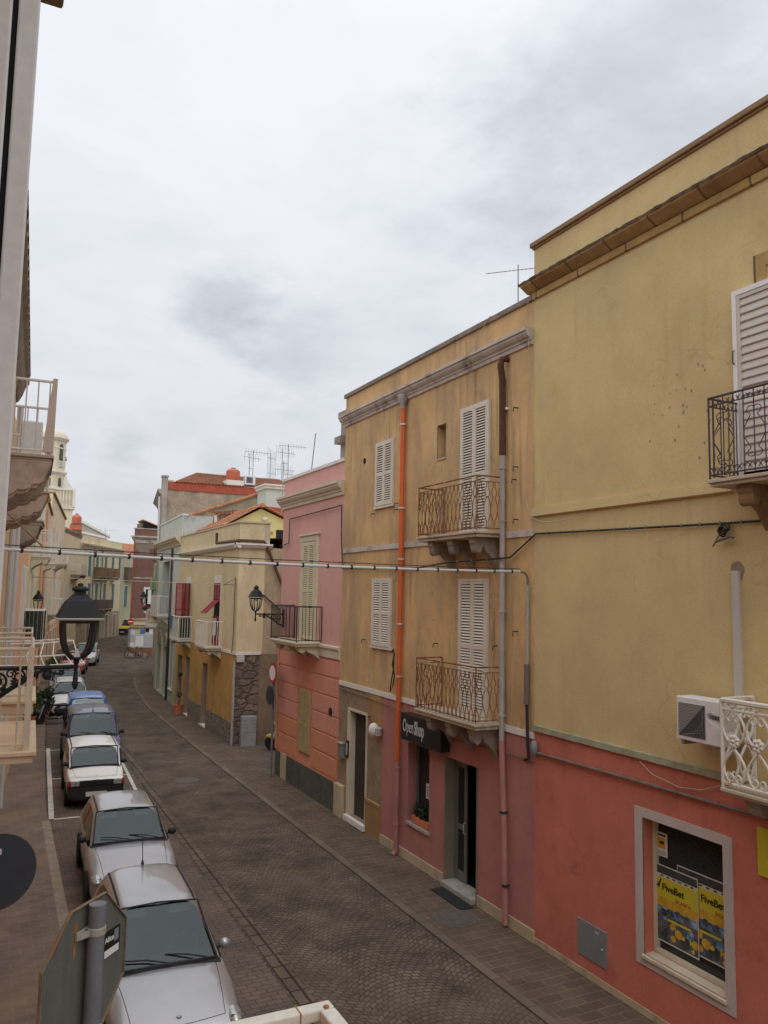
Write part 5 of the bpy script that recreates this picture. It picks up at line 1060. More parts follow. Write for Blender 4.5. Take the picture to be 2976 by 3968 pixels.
part(lambda mb: mb.prism([cb_ - n2 * .07 + u2 * .30 * math.cos(2 * PI * i / 28) + Vector((0, 0, .30 * math.sin(2 * PI * i / 28))) for i in range(28)], n2 * .012), 'lower_disc', m_discb, t)

# ------------------------------------------------------------------ left-hand row of houses
def lwin(fr, s0, s1, z0, z1, ms, root, fm=None):
    w = part(lambda mb: (mb.mat(0).fbox(fr, s0, s1, .0, .008, z0, z1), mb.mat(1).fbox(fr, s0 - .1, s0, -.01, .05, z0 - .05, z1 + .1), mb.fbox(fr, s1, s1 + .1, -.01, .05, z0 - .05, z1 + .1), mb.fbox(fr, s0, s1, -.01, .05, z1, z1 + .1)), 'window', [m_dark, fm or m_white], root)
    m_ = (s0 + s1) / 2; leaf(fr, s0 + .01, m_ - .005, z0, z1 - .01, .012, ms, w, split=.5, pitch=.09); leaf(fr, m_ + .005, s1 - .01, z0, z1 - .01, .012, ms, w, split=.5, pitch=.09)
def lhouse(a, b, H, m, label, wins=(), eave=None, thick=8, zb=0):
    fr = Fr(a, b, side=1); t = thing('townhouse', label, 'house', ((a[0] + b[0]) / 2, (a[1] + b[1]) / 2, 0), 'houses along the street')
    mb = MB(); mb.fwall(fr, 0, fr.len, 0, H, thick=thick); mb.build('wall', m, t)
    for w in wins: lwin(fr, *w[:4], w[4], t)
    if eave: cornice(fr, -.02, fr.len + .02, H - .28, H + .03, eave[0], eave[1], t)
    return fr, t
def thick_corbel(fr, ss, w, D, z, h, m, parent):
    pts = [(0, z), (D, z), (D * .86, z - h * .50), (D * .80, z - h * .56), (D * .70, z - h * .57), (D * .66, z - h * .66), (D * .56, z - h * .72), (D * .46, z - h * .71), (D * .40, z - h * .80), (D * .28, z - h * .88), (D * .16, z - h * .87), (D * .08, z - h * .95), (0, z - h)]
    for s in ss:
        mb = MB(); mb.fprofile(fr, pts, s - w / 2, s + w / 2)
        q = [(d * .96, zz - .055 if i > 2 else zz) for i, (d, zz) in enumerate(pts)]; mb.fprofile(fr, q, s - w / 2 + .03, s + w / 2 - .03)
        mb.build('corbel', m, parent, bevel=.01)
def lbalcony(fr, t, s0, s1, D, z, m, mr, kind='plain', h=1.05, r=.012, step=.14, ch=.55, cm=None, cw=.22):
    b = slab_box(fr, s0, s1, D, z - .12, z, m, t); railing(fr, U(s0, s1, D), z, z + h, mr, b, kind, step, r)
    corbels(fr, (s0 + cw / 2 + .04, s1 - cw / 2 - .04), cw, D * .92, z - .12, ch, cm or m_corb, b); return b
m_peach = M('orange_peach_plaster', (.70, .38, .22), drip=.3, var=.06, stain=(.55, .26, .13), amt=.5, ssc=.7)
m_yel2 = M('straw_plaster', (.70, .56, .28), drip=.4, var=.08, stain=(.45, .34, .17), amt=.4, ssc=.8)
m_cr2 = M('pinkish_cream_plaster', (.74, .57, .38), drip=.35, var=.06, stain=(.5, .38, .24), amt=.4, ssc=.5)
m_cr3 = M('pale_yellow_green_plaster', (.74, .60, .36), drip=.35, var=.08, stain=(.42, .38, .22), amt=.5, ssc=.5)
m_pcorb = M('pinkish_corbel', (.43, .335, .265), var=.15, vs=3, stain=(.22, .15, .11), amt=.7, ssc=2.5, streak=1)
m_eave = M('mouldy_eave', (.24, .175, .11), var=.3, vs=4, stain=(.07, .055, .045), amt=.8, ssc=2.5, streak=1, bump=.5)
fr, t = lhouse((-.24, 8.6), (.33, 21), 10.9, m_peach, 'peach orange house at the left edge with mouldy eaves and stone balconies', [(3.7, 4.7, 7.7, 9.9, m_shut), (8.2, 9.2, 7.7, 9.9, m_shut), (3.7, 4.7, 4.25, 6.5, m_shut)])
part(lambda mb: (mb.fprofile(fr, [(-.02, 10.9), (.27, 10.9), (.27, 10.80), (.19, 10.70), (.13, 10.5), (.05, 10.35), (-.02, 10.3)], 0, 12.4), [mb.fbox(fr, i * .45, i * .45 + .30, .24, .29, 10.90, 10.97) for i in range(27)]), 'eaves', m_eave, t)
b = slab_box(fr, 3.45, 5.4, .80, 7.66, 7.74, m_pcorb, t); railing(fr, U(3.45, 5.4, .80), 7.74, 8.79, m_whiter, b, 'plain', .14, .011); thick_corbel(fr, (3.66, 5.2), .36, .78, 7.66, .60, m_pcorb, b)
part(lambda mb: mb.hexa([fr.p(3.46, .64, 7.78), fr.p(3.52, .64, 7.78), fr.p(3.52, .78, 7.78), fr.p(3.46, .78, 7.78), fr.p(3.46, .73, 8.84), fr.p(3.52, .73, 8.84), fr.p(3.52, .79, 8.84), fr.p(3.46, .79, 8.84)]), 'corner_post', M('weathered_post', (.52, .43, .37), var=.1, stain=(.4, .25, .15), amt=.5, ssc=3), b)
b2 = slab_box(fr, 8.05, 9.7, .82, 7.66, 7.74, m_pcorb, t); railing(fr, U(8.05, 9.7, .82), 7.74, 8.79, m_whiter, b2, 'plain', .14, .011); thick_corbel(fr, (8.26, 9.5), .36, .80, 7.66, .60, m_pcorb, b2)
m_crail = M('cream_iron_with_rust', (.56, .47, .36), rough=.6, var=.06, stain=(.36, .17, .06), amt=.9, ssc=4.5, sth=.58, streak=1, bump=.2)
m_cslab = M('cream_slab', (.62, .48, .32), var=.08, stain=(.45, .33, .22), amt=.4, ssc=1.5)
b = slab_box(fr, .42, 2.5, .76, 4.12, 4.24, m_cslab, t); railing(fr, U(.42, 2.5, .76, .02, .09), 4.24, 5.26, m_crail, b, 'plain', .19, .010)
part(lambda mb: mb.fbox(fr, .49, .54, .63, .69, 4.24, 5.28), 'corner_post', m_crail, b)
b = slab_box(fr, 3.45, 5.2, .76, 4.18, 4.36, m_cslab, t); railing(fr, U(3.45, 5.2, .76, .02, .1), 4.36, 5.26, m_crail, b, 'plain', .19, .009)
pipe(fr, [(12.2, .12, 10.2), (12.2, .12, 5.0)], .07, m_pipew, t)
box_ac('a', 'air conditioner standing on the high balcony of the peach house', .30, .60, 13.05, 13.4, 7.84, 8.4)
fr, t = lhouse((.33, 21), (.55, 24), 10.0, m_yel2, 'straw yellow house with white drainpipes beside the peach house', [(1.2, 2.2, 4.3, 6.6, m_shut), (1.2, 2.2, 7.6, 9.5, m_shut)])
pipe(fr, [(.5, .10, 9.8), (.5, .10, .1)], .06, m_pipew, t); pipe(fr, [(2.85, .10, 9.8), (2.85, .10, .1)], .055, m_pipew, t)
fr, t = lhouse((.55, 24), (1.3, 33), 10.1, m_peach, 'narrow orange house with a mossy stone balcony high on the left row', [(.6, 1.6, 7.7, 9.7, m_shut), (5, 6, 4.3, 6.5, m_shut), (7.3, 8.2, 4.3, 6.5, m_shut)])
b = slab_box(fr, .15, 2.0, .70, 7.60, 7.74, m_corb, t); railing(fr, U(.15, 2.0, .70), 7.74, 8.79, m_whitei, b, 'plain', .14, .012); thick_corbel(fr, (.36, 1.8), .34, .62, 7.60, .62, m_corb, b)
b = lbalcony(fr, t, 7.4, 9.0, .72, 4.0, m_white, m_whitei, ch=.3)
part(lambda mb: (mb.fbox(fr, 7.42, 7.45, .02, .72, 4.02, 5.03), mb.fbox(fr, 7.4, 9.0, .70, .725, 4.02, 5.03)), 'privacy_screen', M('dark_hedge_screen', (.022, .03, .02), var=.5, vs=10, stain=(.07, .075, .06), amt=.7, ssc=6, streak=1, bump=.5), b)
fr, t = lhouse((1.3, 33), (2.2, 43), 10.2, m_yel2, 'yellow house with a long cage balcony in the left row', [(2, 3.1, 7.3, 9.4, m_shutg), (6, 7.1, 7.3, 9.4, m_shut), (2, 3.1, 4.2, 6.4, m_shut), (6, 7.1, 4.2, 6.4, m_shut), (2, 3.1, .1, 2.6, m_woodb)], (.35, m_cream))
lbalcony(fr, t, 1.6, 3.4, .7, 7.1, m_cream, m_whitei, ch=.4, cm=m_cream)
pipe(fr, [(9.8, .1, 10), (9.8, .1, .1)], .06, m_peach, t)
fr, t = lhouse((2.2, 43), (3.6, 59), 10.75, m_cr2, 'pinkish cream house with tall framed windows in the left row', [(2, 3, 7.3, 9.6, m_shut), (6, 7, 7.3, 9.6, m_shut), (10, 11, 7.3, 9.6, m_shut), (13.6, 14.6, 7.3, 9.6, m_shut), (2, 3, 3.9, 6.3, m_shut), (6, 7, 3.9, 6.3, m_shut), (10, 11, 3.9, 6.3, m_shut), (13.6, 14.6, 3.9, 6.3, m_shut), (4, 5, .1, 2.6, m_woodb), (11, 12, .1, 2.6, m_woodb)], None)
part(lambda mb: (mb.fbox(fr, -.02, fr.len + .02, -.3, .12, 10.75, 10.84)), 'coping', m_coping, t)
lbalcony(fr, t, 1.6, 3.6, .8, 7.1, m_cream, m_whitei, ch=.4, cm=m_cream)
pipe(fr, [(5.0, .1, 10.2), (5.0, .1, .1)], .07, m_peach, t)
fr, t = lhouse((3.6, 59), (6.2, 81.5), 12.3, m_cr2, 'long cream house with orange doorways in the left row below the bell tower', [(x, x + 1.1, z, z + 2.3, m_shut) for x in (3, 8, 13, 18) for z in (4.0, 7.9)] + [(x, x + 1.1, .1, 2.6, m_woodb) for x in (2, 6.5, 10.5, 14)], None)
part(lambda mb: (mb.fbox(fr, -.02, fr.len + .02, -.3, .14, 12.3, 12.42)), 'coping', m_coping, t)
lbalcony(fr, t, 7, 10, .9, 7.7, m_cream, m_white, ch=.5, cm=m_corb); b = lbalcony(fr, t, 2.2, 5.2, .9, 4.0, m_cream, m_whitei, ch=.5, cm=m_corb)
part(lambda mb: mb.fbox(fr, 2.2, 5.2, .86, .9, 4.1, 5.05), 'lattice_panel', M('lattice_white', (.55, .5, .42), var=.1, vs=6), b)
part(lambda mb: mb.fbox(fr, 0, fr.len, -.01, .03, .0, 3.1), 'orange_ground_floor', M('orange_ochre_plaster', (.60, .36, .19), var=.1), t)
fr, t = lhouse((6.2, 81.5), (8.7, 92), 11.4, m_cr3, 'yellow green house with orange tiled eaves in the left row', [(x, x + 1.0, z, z + 2.2, m_shut) for x in (2, 6) for z in (4.0, 7.6)], (.16, m_corb))
part(lambda mb: tiled(mb, (6.3, 81.6, 11.45), (8.95, 92, 11.45), (6.5, 93, 12.6), (4.2, 82.5, 12.6), 26, 6), 'roof', tm, t)
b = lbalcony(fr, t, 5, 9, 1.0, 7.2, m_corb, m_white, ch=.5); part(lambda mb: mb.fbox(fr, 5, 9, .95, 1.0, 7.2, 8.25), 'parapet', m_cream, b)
ch = thing('chimney_stack', 'dark rendered chimney stack with an orange water tank in the left row', 'chimney', (8.5, 92.6, 10))
part(lambda mb: mb.box(7.6, 8.7, 92.0, 93.5, 6, 12.75), 'stack', M('dark_render', (.16, .13, .115), var=.25, vs=2), ch); part(lambda mb: mb.box(7.56, 8.74, 91.95, 93.55, 12.1, 12.6), 'orange_band', m_terra, ch)
wt2 = thing('water_tank', 'orange ribbed water tank on top of the dark chimney stack', 'water tank', (8.65, 92.7, 13.6))
part(lambda mb: mb.lathe((8.2, 92.7, 12.75), [(.45, 0), (.52, .1), (.48, .25), (.52, .4), (.48, .5), (.52, .65), (.48, .8), (.25, 1.05), (.1, 1.1)], 16), 'tank', m_tank, wt2, smooth=True)
part(lambda mb: mb.lathe((8.2, 92.7, 13.83), [(.16, 0), (.16, .1), (.04, .12)], 10), 'lid', m_tank, wt2)
m_far = M('yellow_green_stucco', (.72, .60, .375), drip=.5, var=.1, vs=.6, stain=(.40, .36, .23), amt=.6, ssc=.4)
fr, t = lhouse((8.7, 92), (14.9, 105.5), 11.6, m_far, 'yellow green house with green shutters and wooden balconies facing down the street', [(s, s + .95, 7.25, 9.9, m_shutg) for s in (2.6, 5.1, 8.2, 10.9, 13.6)] + [(s, s + .95, 3.6, 6.4, m_shutg) for s in (2.8, 5.3, 8.2, 11.4)] + [(s, s + 1.0, .1, 2.7, m_woodb) for s in (3, 6.5, 9.5, 12.5)])
cornice(fr, -.1, fr.len + .1, 10.2, 10.75, .4, m_cream, t); part(lambda mb: mb.fbox(fr, 0, fr.len, -.01, .035, 0, 3.1), 'ground_floor_facing', M('brown_stucco', (.36, .28, .17), var=.2, vs=1.5, stain=(.16, .12, .08), amt=.5, ssc=.8), t)
for s0, s1, z in ((4.6, 6.9, 7.15), (7.7, 9.3, 7.15), (10.4, 11.9, 7.15), (4.4, 6.9, 3.45), (7.5, 9.8, 3.45)):
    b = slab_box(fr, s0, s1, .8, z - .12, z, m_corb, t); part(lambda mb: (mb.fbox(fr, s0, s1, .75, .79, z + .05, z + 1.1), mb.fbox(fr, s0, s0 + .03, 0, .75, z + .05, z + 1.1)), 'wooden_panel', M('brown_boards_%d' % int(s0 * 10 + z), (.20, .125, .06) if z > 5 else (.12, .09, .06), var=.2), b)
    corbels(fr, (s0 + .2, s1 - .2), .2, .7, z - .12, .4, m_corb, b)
pipe(fr, [(4.3, .1, 10.4), (4.3, .1, .1)], .06, m_grey, t); pipe(fr, [(7.2, .1, 10.4), (7.2, .1, .1)], .06, m_shutg, t)
fr, t = lhouse((14.9, 105.5), (22.5, 117.5), 10.2, M('sage_plaster', (.46, .43, .30), var=.1), 'sage green house with a brown window bay beyond the green shutters', [(1.2, 2.2, 3.6, 6.2, m_shutg), (3.6, 4.6, 3.6, 6.2, m_shutg)])
part(lambda mb: mb.fbox(fr, 1.0, 3.4, 0, .6, 7.0, 8.6), 'window_bay', M('brown_bay', (.16, .11, .08), var=.2), t)
part(lambda mb: tiled(mb, (15.0, 105.6, 10.25), (22.5, 117.5, 10.25), (20, 120, 12), (13, 108, 12), 20, 6), 'roof', tm, t)

# ------------------------------------------------------------------ church
cu = thing('church', 'pale yellow church bell tower with dome and white gable above the left row', 'church', (6.4, 117, 0))
m_chu = M('church_yellow', (.70, .62, .46), var=.06); m_chw = M('church_white', (.74, .70, .62), var=.05)
C0 = (6.3, 117)
def octo(mb, r, z0, z1, rot=PI / 8, r1=None, n=8):
    r1 = r1 or r; b_ = [(C0[0] + r * math.cos(rot + 2 * PI * k / n), C0[1] + r * math.sin(rot + 2 * PI * k / n), z0) for k in range(n)]; t_ = [(C0[0] + r1 * math.cos(rot + 2 * PI * k / n), C0[1] + r1 * math.sin(rot + 2 * PI * k / n), z1) for k in range(n)]
    mb.add(b_ + t_, [list(range(n))[::-1], list(range(n, 2 * n))] + [[k, (k + 1) % n, n + (k + 1) % n, n + k] for k in range(n)])
part(lambda mb: (octo(mb, 2.25, 0, 25.7), mb.box(3.6, 9.6, 115.0, 119, 0, 18.9)), 'tower', m_chu, cu)
def _f(mb):
    octo(mb, 2.45, 25.7, 25.95); octo(mb, 2.65, 25.95, 26.15)
part(_f, 'white_cornice', m_chw, cu)
part(lambda mb: (octo(mb, 2.42, 21.1, 21.3), octo(mb, 2.6, 21.3, 21.5)), 'white_moulding', m_chw, cu)
part(lambda mb: octo(mb, 2.32, 24.6, 24.75), 'white_moulding', m_chw, cu)
def _f(mb):
    octo(mb, 2.45, 19.0, 19.2)
    mb.box(3.4, 9.8, 114.8, 119.2, 18.9, 19.15); pass
    mb.prism([(8.35, 114.9, 19.15), (9.55, 114.9, 19.15), (9.2, 114.9, 19.5), (8.8, 114.9, 20.1), (8.55, 114.9, 20.9), (8.4, 114.9, 21.1)], (0, .5, 0))
part(_f, 'white_moulding', m_chw, cu)
part(lambda mb: mb.box(3.4, 9.85, 114.75, 119.2, 16.4, 16.65), 'white_moulding', m_chw, cu)
part(lambda mb: mb.lathe((*C0, 26.1), [(2.35 * math.cos(a), 1.35 * math.sin(a)) for a in [PI / 2 * i / 8 for i in range(8)]] + [(.1, 1.4)], 24), 'dome', M('dome_cream', (.68, .61, .46), var=.08, vs=1), cu, smooth=True)
for k in range(8):
    a = PI / 8 + 2 * PI * (k + .5) / 8; n = Vector((math.cos(a), math.sin(a), 0)); 
    if n.y > .3: continue
    f2 = Fr((C0[0] + n.x * 2.08, C0[1] + n.y * 2.08), u=(-n.y, n.x), side=1)
    if f2.n.dot(n) < 0: f2 = Fr((C0[0] + n.x * 2.08, C0[1] + n.y * 2.08), u=(n.y, -n.x), side=1)
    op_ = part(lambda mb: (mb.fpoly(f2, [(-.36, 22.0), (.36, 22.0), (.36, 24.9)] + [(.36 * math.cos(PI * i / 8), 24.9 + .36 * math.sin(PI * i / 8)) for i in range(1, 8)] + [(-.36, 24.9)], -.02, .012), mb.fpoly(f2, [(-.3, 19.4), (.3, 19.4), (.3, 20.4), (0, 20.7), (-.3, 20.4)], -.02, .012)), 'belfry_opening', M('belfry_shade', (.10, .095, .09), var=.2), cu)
    part(lambda mb: (mb.fbox(f2, -.42, .42, .0, .1, 22.85, 22.95), [mb.fbox(f2, -.38 + i * .17, -.30 + i * .17, .02, .09, 22.05, 22.85) for i in range(5)]), 'balustrade', m_chw, op_)
    part(lambda mb: (mb.lathe(f2.p(0, .03, 23.2), [(.26, 0), (.2, .2), (.14, .5), (.05, .6)], 10)), 'bell', M('bronze_bell_%d' % k, (.07, .12, .09), rough=.5, metal=.5, var=.2), op_)
part(lambda mb: ([mb.lathe((7.9 + i * .4, 114.75, 16.7), [(.09, 0), (.05, .4), (.1, 1.0), (.05, 1.7), (.09, 2.1)], 8) for i in range(4)], mb.box(9.45, 9.8, 114.7, 115.1, 16.65, 19)), 'terrace_balusters', m_chw, cu)
part(lambda mb: (mb.prism([(9.3, 116, 5), (14.3, 116, 5), (14.3, 116, 13.1), (9.3, 116, 15.6)], (0, 6, 0))), 'nave', M('lilac_grey_render', (.42, .38, .37), var=.05), cu)
part(lambda mb: (mb.prism([(9.3, 115.8, 15.5), (14.75, 115.8, 12.85), (14.75, 115.8, 13.15), (9.3, 115.8, 15.85)], (0, 6.4, 0)), mb.prism([(9.3, 115.9, 13.6), (14.5, 115.9, 12.6), (14.5, 115.9, 12.9), (9.3, 115.9, 13.9)], (0, .3, 0))), 'white_roof_edge', m_chw, cu)
antenna(13.6, 112, 9.8, 13.7, 'small tv antenna in front of the white church roof', [(.97, 2.6, .1, 5, .2, False)])
antenna(18.3, 116, 10, 14.9, 'left antenna of the three above the far orange roof', [(.75, 1.2, .3, 4, .4, True)])
antenna(19.6, 117, 10, 14.1, 'middle antenna of the three above the far orange roof', [(.95, 1.8, .1, 6, .5, True), (.5, 1.4, .1, 5, .4, True)])
antenna(23.0, 118, 10, 13.4, 'right antenna of the three above the far orange roof', [(.9, .6, .1, 2, .3, True)])
bg_ = thing('roof_block', 'orange tiled roof with a red wall seen in the gap beside the dark red house', 'house', (22, 128, 0), 'houses along the street')
part(lambda mb: mb.box(15, 34, 126, 134, 0, 11.0), 'wall', m_fascia, bg_); part(lambda mb: tiled(mb, (15, 125.8, 11.0), (34, 125.8, 11.0), (34, 131, 12.9), (15, 131, 12.9), 30, 6), 'roof', tm, bg_)

# ------------------------------------------------------------------ our own building (the viewer leans out of its first floor)
own = thing('viewer_house', 'balcony house the view is taken from with white shutter frame and rusty white rail corner', 'house', (-.3, 2, 0), 'houses along the street')
FO = Fr((-.35, -6), (-.35, 8.55), side=1)
mb = MB(); mb.fwall(FO, 0, 14.5, 0, 11.5, thick=6); mb.build('wall', m_peach, own)
part(lambda mb: mb.box(-.35, .115, -1.5, 2.98, 8.0, 8.14), 'upper_balcony', M('olive_soffit', (.20, .16, .09), var=.15), own, bevel=.01)
m_leafw = M('white_lacquered_leaf', (.70, .70, .68), rough=.45, var=.04, vs=3, bump=.03)
def _f(mb):
    for x0, x1, y0, y1 in ((-.016, .0215, 1.585, 1.63), (-.12, -.026, 1.57, 1.63)): mb.box(x0, x1, y0, y1, 4.3, 7.6)
df = part(_f, 'shutter_leaf', m_leafw, own, bevel=.004)
part(lambda mb: mb.box(-.0265, -.0155, 1.60, 1.63, 4.3, 7.6), 'rubber_seal', m_rubber, df)
bb = part(lambda mb: mb.box(-.35, .74, -1.5, 1.76, 3.88, 4.0), 'balcony', m_slab, own)
def _f(mb):
    mb.box(-.35, .735, 1.695, 1.730, 4.975, 5.0); mb.box(.70, .735, -1.5, 1.694, 4.975, 5.0)
    for i in range(9): mb.box(-.25 + i * .115, -.235 + i * .115, 1.705, 1.72, 4.0, 4.975)
    for i in range(20): mb.box(.712, .727, -1.4 + i * .15, -1.385 + i * .15, 4.0, 4.975)
rl = part(_f, 'railing', m_whiter, bb, bevel=.004)
part(lambda mb: (mb.lathe((.717, 1.70, 5.0), [(.007, 0), (.006, .003), (.002, .004)], 8), mb.box(.655, .658, 1.694, 1.731, 4.974, 5.0008)), 'rivet', M('rust_spot', (.33, .16, .05), var=.3, bump=0), rl)

# ------------------------------------------------------------------ wall lamps on scroll brackets
def spiral(c, r, turns, a0, sgn=1, n=26, shrink=.75, plane='xz'):
    out = []
    for i in range(n):
        t = i / (n - 1); a = a0 + sgn * turns * 2 * PI * t; q = r * (1 - shrink * t)
        out.append((c[0] + q * math.cos(a), c[1], c[2] + q * math.sin(a)))
    return out
def make_lamp(nb=6):
    """Wall at x=0, arm along +x at z=0, lantern above the arm end."""
    t = thing('street_lamp', 'street lamp', 'street lamp', (0, 0, 0), 'lantern street lamps on wall brackets'); A = .95; kq = 1.25 if nb == 4 else 1
    def arm(mb):
        mb.tube([(0, 0, 0), (A, 0, 0)], .023, 8)
        mb.box(-.0, .03, -.045, .045, -.42, .16)
        for x in (.08, .66): mb.tube([(x - .02, 0, 0), (x + .02, 0, 0)], .034, 8)
        P_ = [(0.02, 0, -.36), (.10, 0, -.33), (.2, 0, -.28), (.34, 0, -.18), (.5, 0, -.08), (.62, 0, -.03), (.70, 0, -.03)]
        mb.tube(P_, .017, 6); mb.tube([(x, y, z - .03) for x, y, z in P_[:5]], .012, 6)
    part(arm, 'bracket_arm', m_lamp, t, smooth=True)
    def scr(mb):
        mb.tube(spiral((.17, 0, -.13), .11, 1.6, -2.2), .013, 6); mb.tube(spiral((.38, 0, -.085), .07, 1.5, 2.5, -1), .011, 6); mb.tube(spiral((.30, 0, -.06), .05, 1.3, 0), .009, 6)
        mb.tube(spiral((.52, 0, -.045), .035, 1.3, 3, -1), .008, 5)
        mb.tube([(.62, 0, -.03), (.70, 0, -.05), (.78, 0, -.075)] + spiral((.80, 0, -.055), .025, 1.2, -1.6), .013, 6)
        for i in range(9):     # acanthus leaves and rosette
            a = i * .7; mb.poly([(.17, .012, -.13), (.17 + .05 * math.cos(a), .03, -.13 + .05 * math.sin(a)), (.17 + .075 * math.cos(a + .25), .0, -.13 + .075 * math.sin(a + .25)), (.17 + .045 * math.cos(a + .5), -.02, -.13 + .045 * math.sin(a + .5))])
        for x, z in ((.45, -.12), (.58, -.07), (.27, -.21), (.66, -.05), (.36, -.14)):
            for k in range(4):
                a = 2.2 + k * .6; mb.poly([(x, .015, z), (x + .05 * math.cos(a), .02, z + .05 * math.sin(a)), (x + .07 * math.cos(a + .25), 0, z + .07 * math.sin(a + .25)), (x + .04 * math.cos(a + .5), -.015, z + .04 * math.sin(a + .5))])
        mb.ball((.66, 0, -.085), .05, .045, .05, 10, 7)
    part(scr, 'scrollwork', m_lamp, t, smooth=True)
    part(lambda mb: mb.lathe((A, 0, 0), [(.012, -.245), (.032, -.20), (.036, -.17), (.026, -.15), (.030, -.12), (.022, -.10), (.022, .03), (.035, .05), (.028, .07), (.06, .10)], 12), 'finial', m_lamp, t, smooth=True)
    def roof(mb):
        mb.lathe((A, 0, 0), [(q * kq, h) for q, h in [(.225, .525), (.262, .540), (.25, .555), (.178, .695), (.168, .70), (.165, .712), (.125, .745), (.088, .785), (.068, .80), (.064, .83)]], nb); mb.lathe((A, 0, 0), [(.05, .82), (.09, .84), (.09, .86), (.055, .885), (.03, .89)], 12)
        mb.lathe((A, 0, 0), [(.03, .885), (.03, .91), (.012, .92)], 8)
        for k in range(nb):
            a = 2 * PI * (k + .5) / nb; mb.ball((A + .16 * kq * math.cos(a), .16 * kq * math.sin(a), .70), .013, n=6, m=4)
    part(roof, 'lamp_roof', m_lamp, t)
    part(lambda mb: mb.lathe((A, 0, 0), [(.22 * kq, .512), (.270 * kq, .520), (.276 * kq, .534), (.24 * kq, .545)], nb), 'skirt', M('pale_edge', (.50, .49, .42), var=.1, bump=0, obj=True), t)
    def cage(mb):
        for k in range(nb):
            a = 2 * PI * (k + .5) / nb; c, s = math.cos(a) * kq, math.sin(a) * kq
            mb.tube([(A + r_ * c, r_ * s, z) for r_, z in (((.185, .525), (.18, .40), (.165, .27), (.125, .165), (.06, .10)) if nb == 4 else ((.20, .525), (.19, .40), (.165, .27), (.12, .16), (.06, .10)))], [.023, .025, .027, .029, .026] if nb == 4 else [.015, .016, .017, .018, .017], 6)
        mb.lathe((A, 0, 0), [(.20 * kq, .48), (.205 * kq, .49), (.205 * kq, .511), (.18, .511)], nb); mb.lathe((A, 0, 0), [(.08, .09), (.085, .105), (.03, .11)], 10)
    part(cage, 'cage', m_black, t)
    part(lambda mb: mb.lathe((A, 0, 0), [(.02, .50), (.03, .46), (.025, .42), (.01, .40)], 10), 'bulb', m_pipew, t); part(lambda mb: mb.lathe((A, 0, 0), [(.05, .11), (.03, .16), (.01, .20)], 4), 'bulb_holder', m_pipew, t)
    return t
near_lamp = make_lamp(4); near_lamp.location = (-.03, 9.5, 5.03); near_lamp['label'] = 'large black lantern lamp on a scroll bracket, closest to the viewer above the parked cars'
lampo = make_lamp(6); lampo.location = (8.68, 24.95, 5.16); lampo.rotation_euler = (0, 0, PI); lampo['label'] = 'black lantern lamp on a scroll bracket beside the pink house balcony'
dup(lampo, (.95, 36.5, 4.83), -.05, 'small black lantern lamp in front of the cream houses of the left row')
dup(lampo, (10.20, 55, 4.80), PI + .2, 'small black lantern lamp against the dark red house')

# ------------------------------------------------------------------ cables over and along the street
def cable(name, label, pts, r, m, cat='cable', sag=0, ties=None, tm_=None, tr=1.5, n=24):
    pts = [Vector(p) for p in pts]
    if sag:
        a, b = pts[0], pts[-1]; pts = [a.lerp(b, i / n) - Vector((0, 0, sag * 4 * (i / n) * (1 - i / n))) for i in range(n + 1)]
    mb = MB(); mb.tube(pts, r, 8); o = mb.build(name, m, None, smooth=True); tag(o, label, cat)
    if ties:
        pa = [0]
        for a, b in zip(pts, pts[1:]): pa.append(pa[-1] + (b - a).length)
        k = int(pa[-1] / ties)
        for i in range(k):
            q = (i + .5) * pa[-1] / k
            for j in range(len(pts) - 1):
                if q <= pa[j + 1]:
                    t = (q - pa[j]) / max(pa[j + 1] - pa[j], 1e-6); c = pts[j].lerp(pts[j + 1], t); d = (pts[j + 1] - pts[j]).normalized(); break
            mb = MB(); mb.tube([c - d * .014, c + d * .014], r * tr, 8); mb.tube([c + Vector((0, 0, r)), c + Vector((0, 0, r * 2.1)) + d * .02], r * .35, 4)
            mb.build('cable_tie', tm_ or m_wire, o)
    return o
a, b = Vector((-.3, 10.3, 6.34)), Vector((8.52, 11.78, 6.33))
cable('street_cable', 'white sheathed cable bundle spanning the whole street above the cars', [a, b], .021, m_pipew, 'cable', .05, .42)
cable('suspension_wire', 'thin dark wire running just above the white cable bundle', [a + Vector((0, 0, .05)), b + Vector((0, 0, .05))], .006, m_wire, 'wire', .035)
cable('cable_drop', 'dark cable end bending from the white bundle down the ochre house corner', [b, (8.60, 11.74, 6.31), (8.64, 11.72, 6.22), (8.64, 11.72, 6.05)], .020, m_wireg)
cable('wall_cable', 'thick black tied cable along the yellow wall dropping across the ochre house', [(8.66, 3, 6.85), (8.66, 7.4, 6.90), (8.66, 11.5, 7.0), (8.63, 12.25, 6.60), (8.02, 13.5, 6.52), (8.63, 15.77, 6.48), (8.64, 18, 6.50), (8.64, 20.1, 6.54), (8.63, 20.2, 7.4), (8.63, 20.24, 8.30), (8.63, 22.4, 8.26), (8.63, 24.5, 8.23), (8.63, 24.52, 7.45), (8.62, 25.3, 7.40)], .016, m_wire, ties=.33, tm_=m_wireg, tr=1.25)
lt = thing('cable_knot', 'tangle of spare black cable hanging from the wall cable near the iron balcony', 'cable', (8.6, 7.4, 6.85))
part(lambda mb: [mb.tube([(8.63 - .02 * (i % 3), 7.4 + .015 * i + .065 * math.cos(a) * (1 - i * .08), 6.84 - .02 * i + .055 * math.sin(a)) for a in [k / 12 * 6.28 for k in range(13)]], .012, 5) for i in range(4)], 'coil', m_wire, lt)
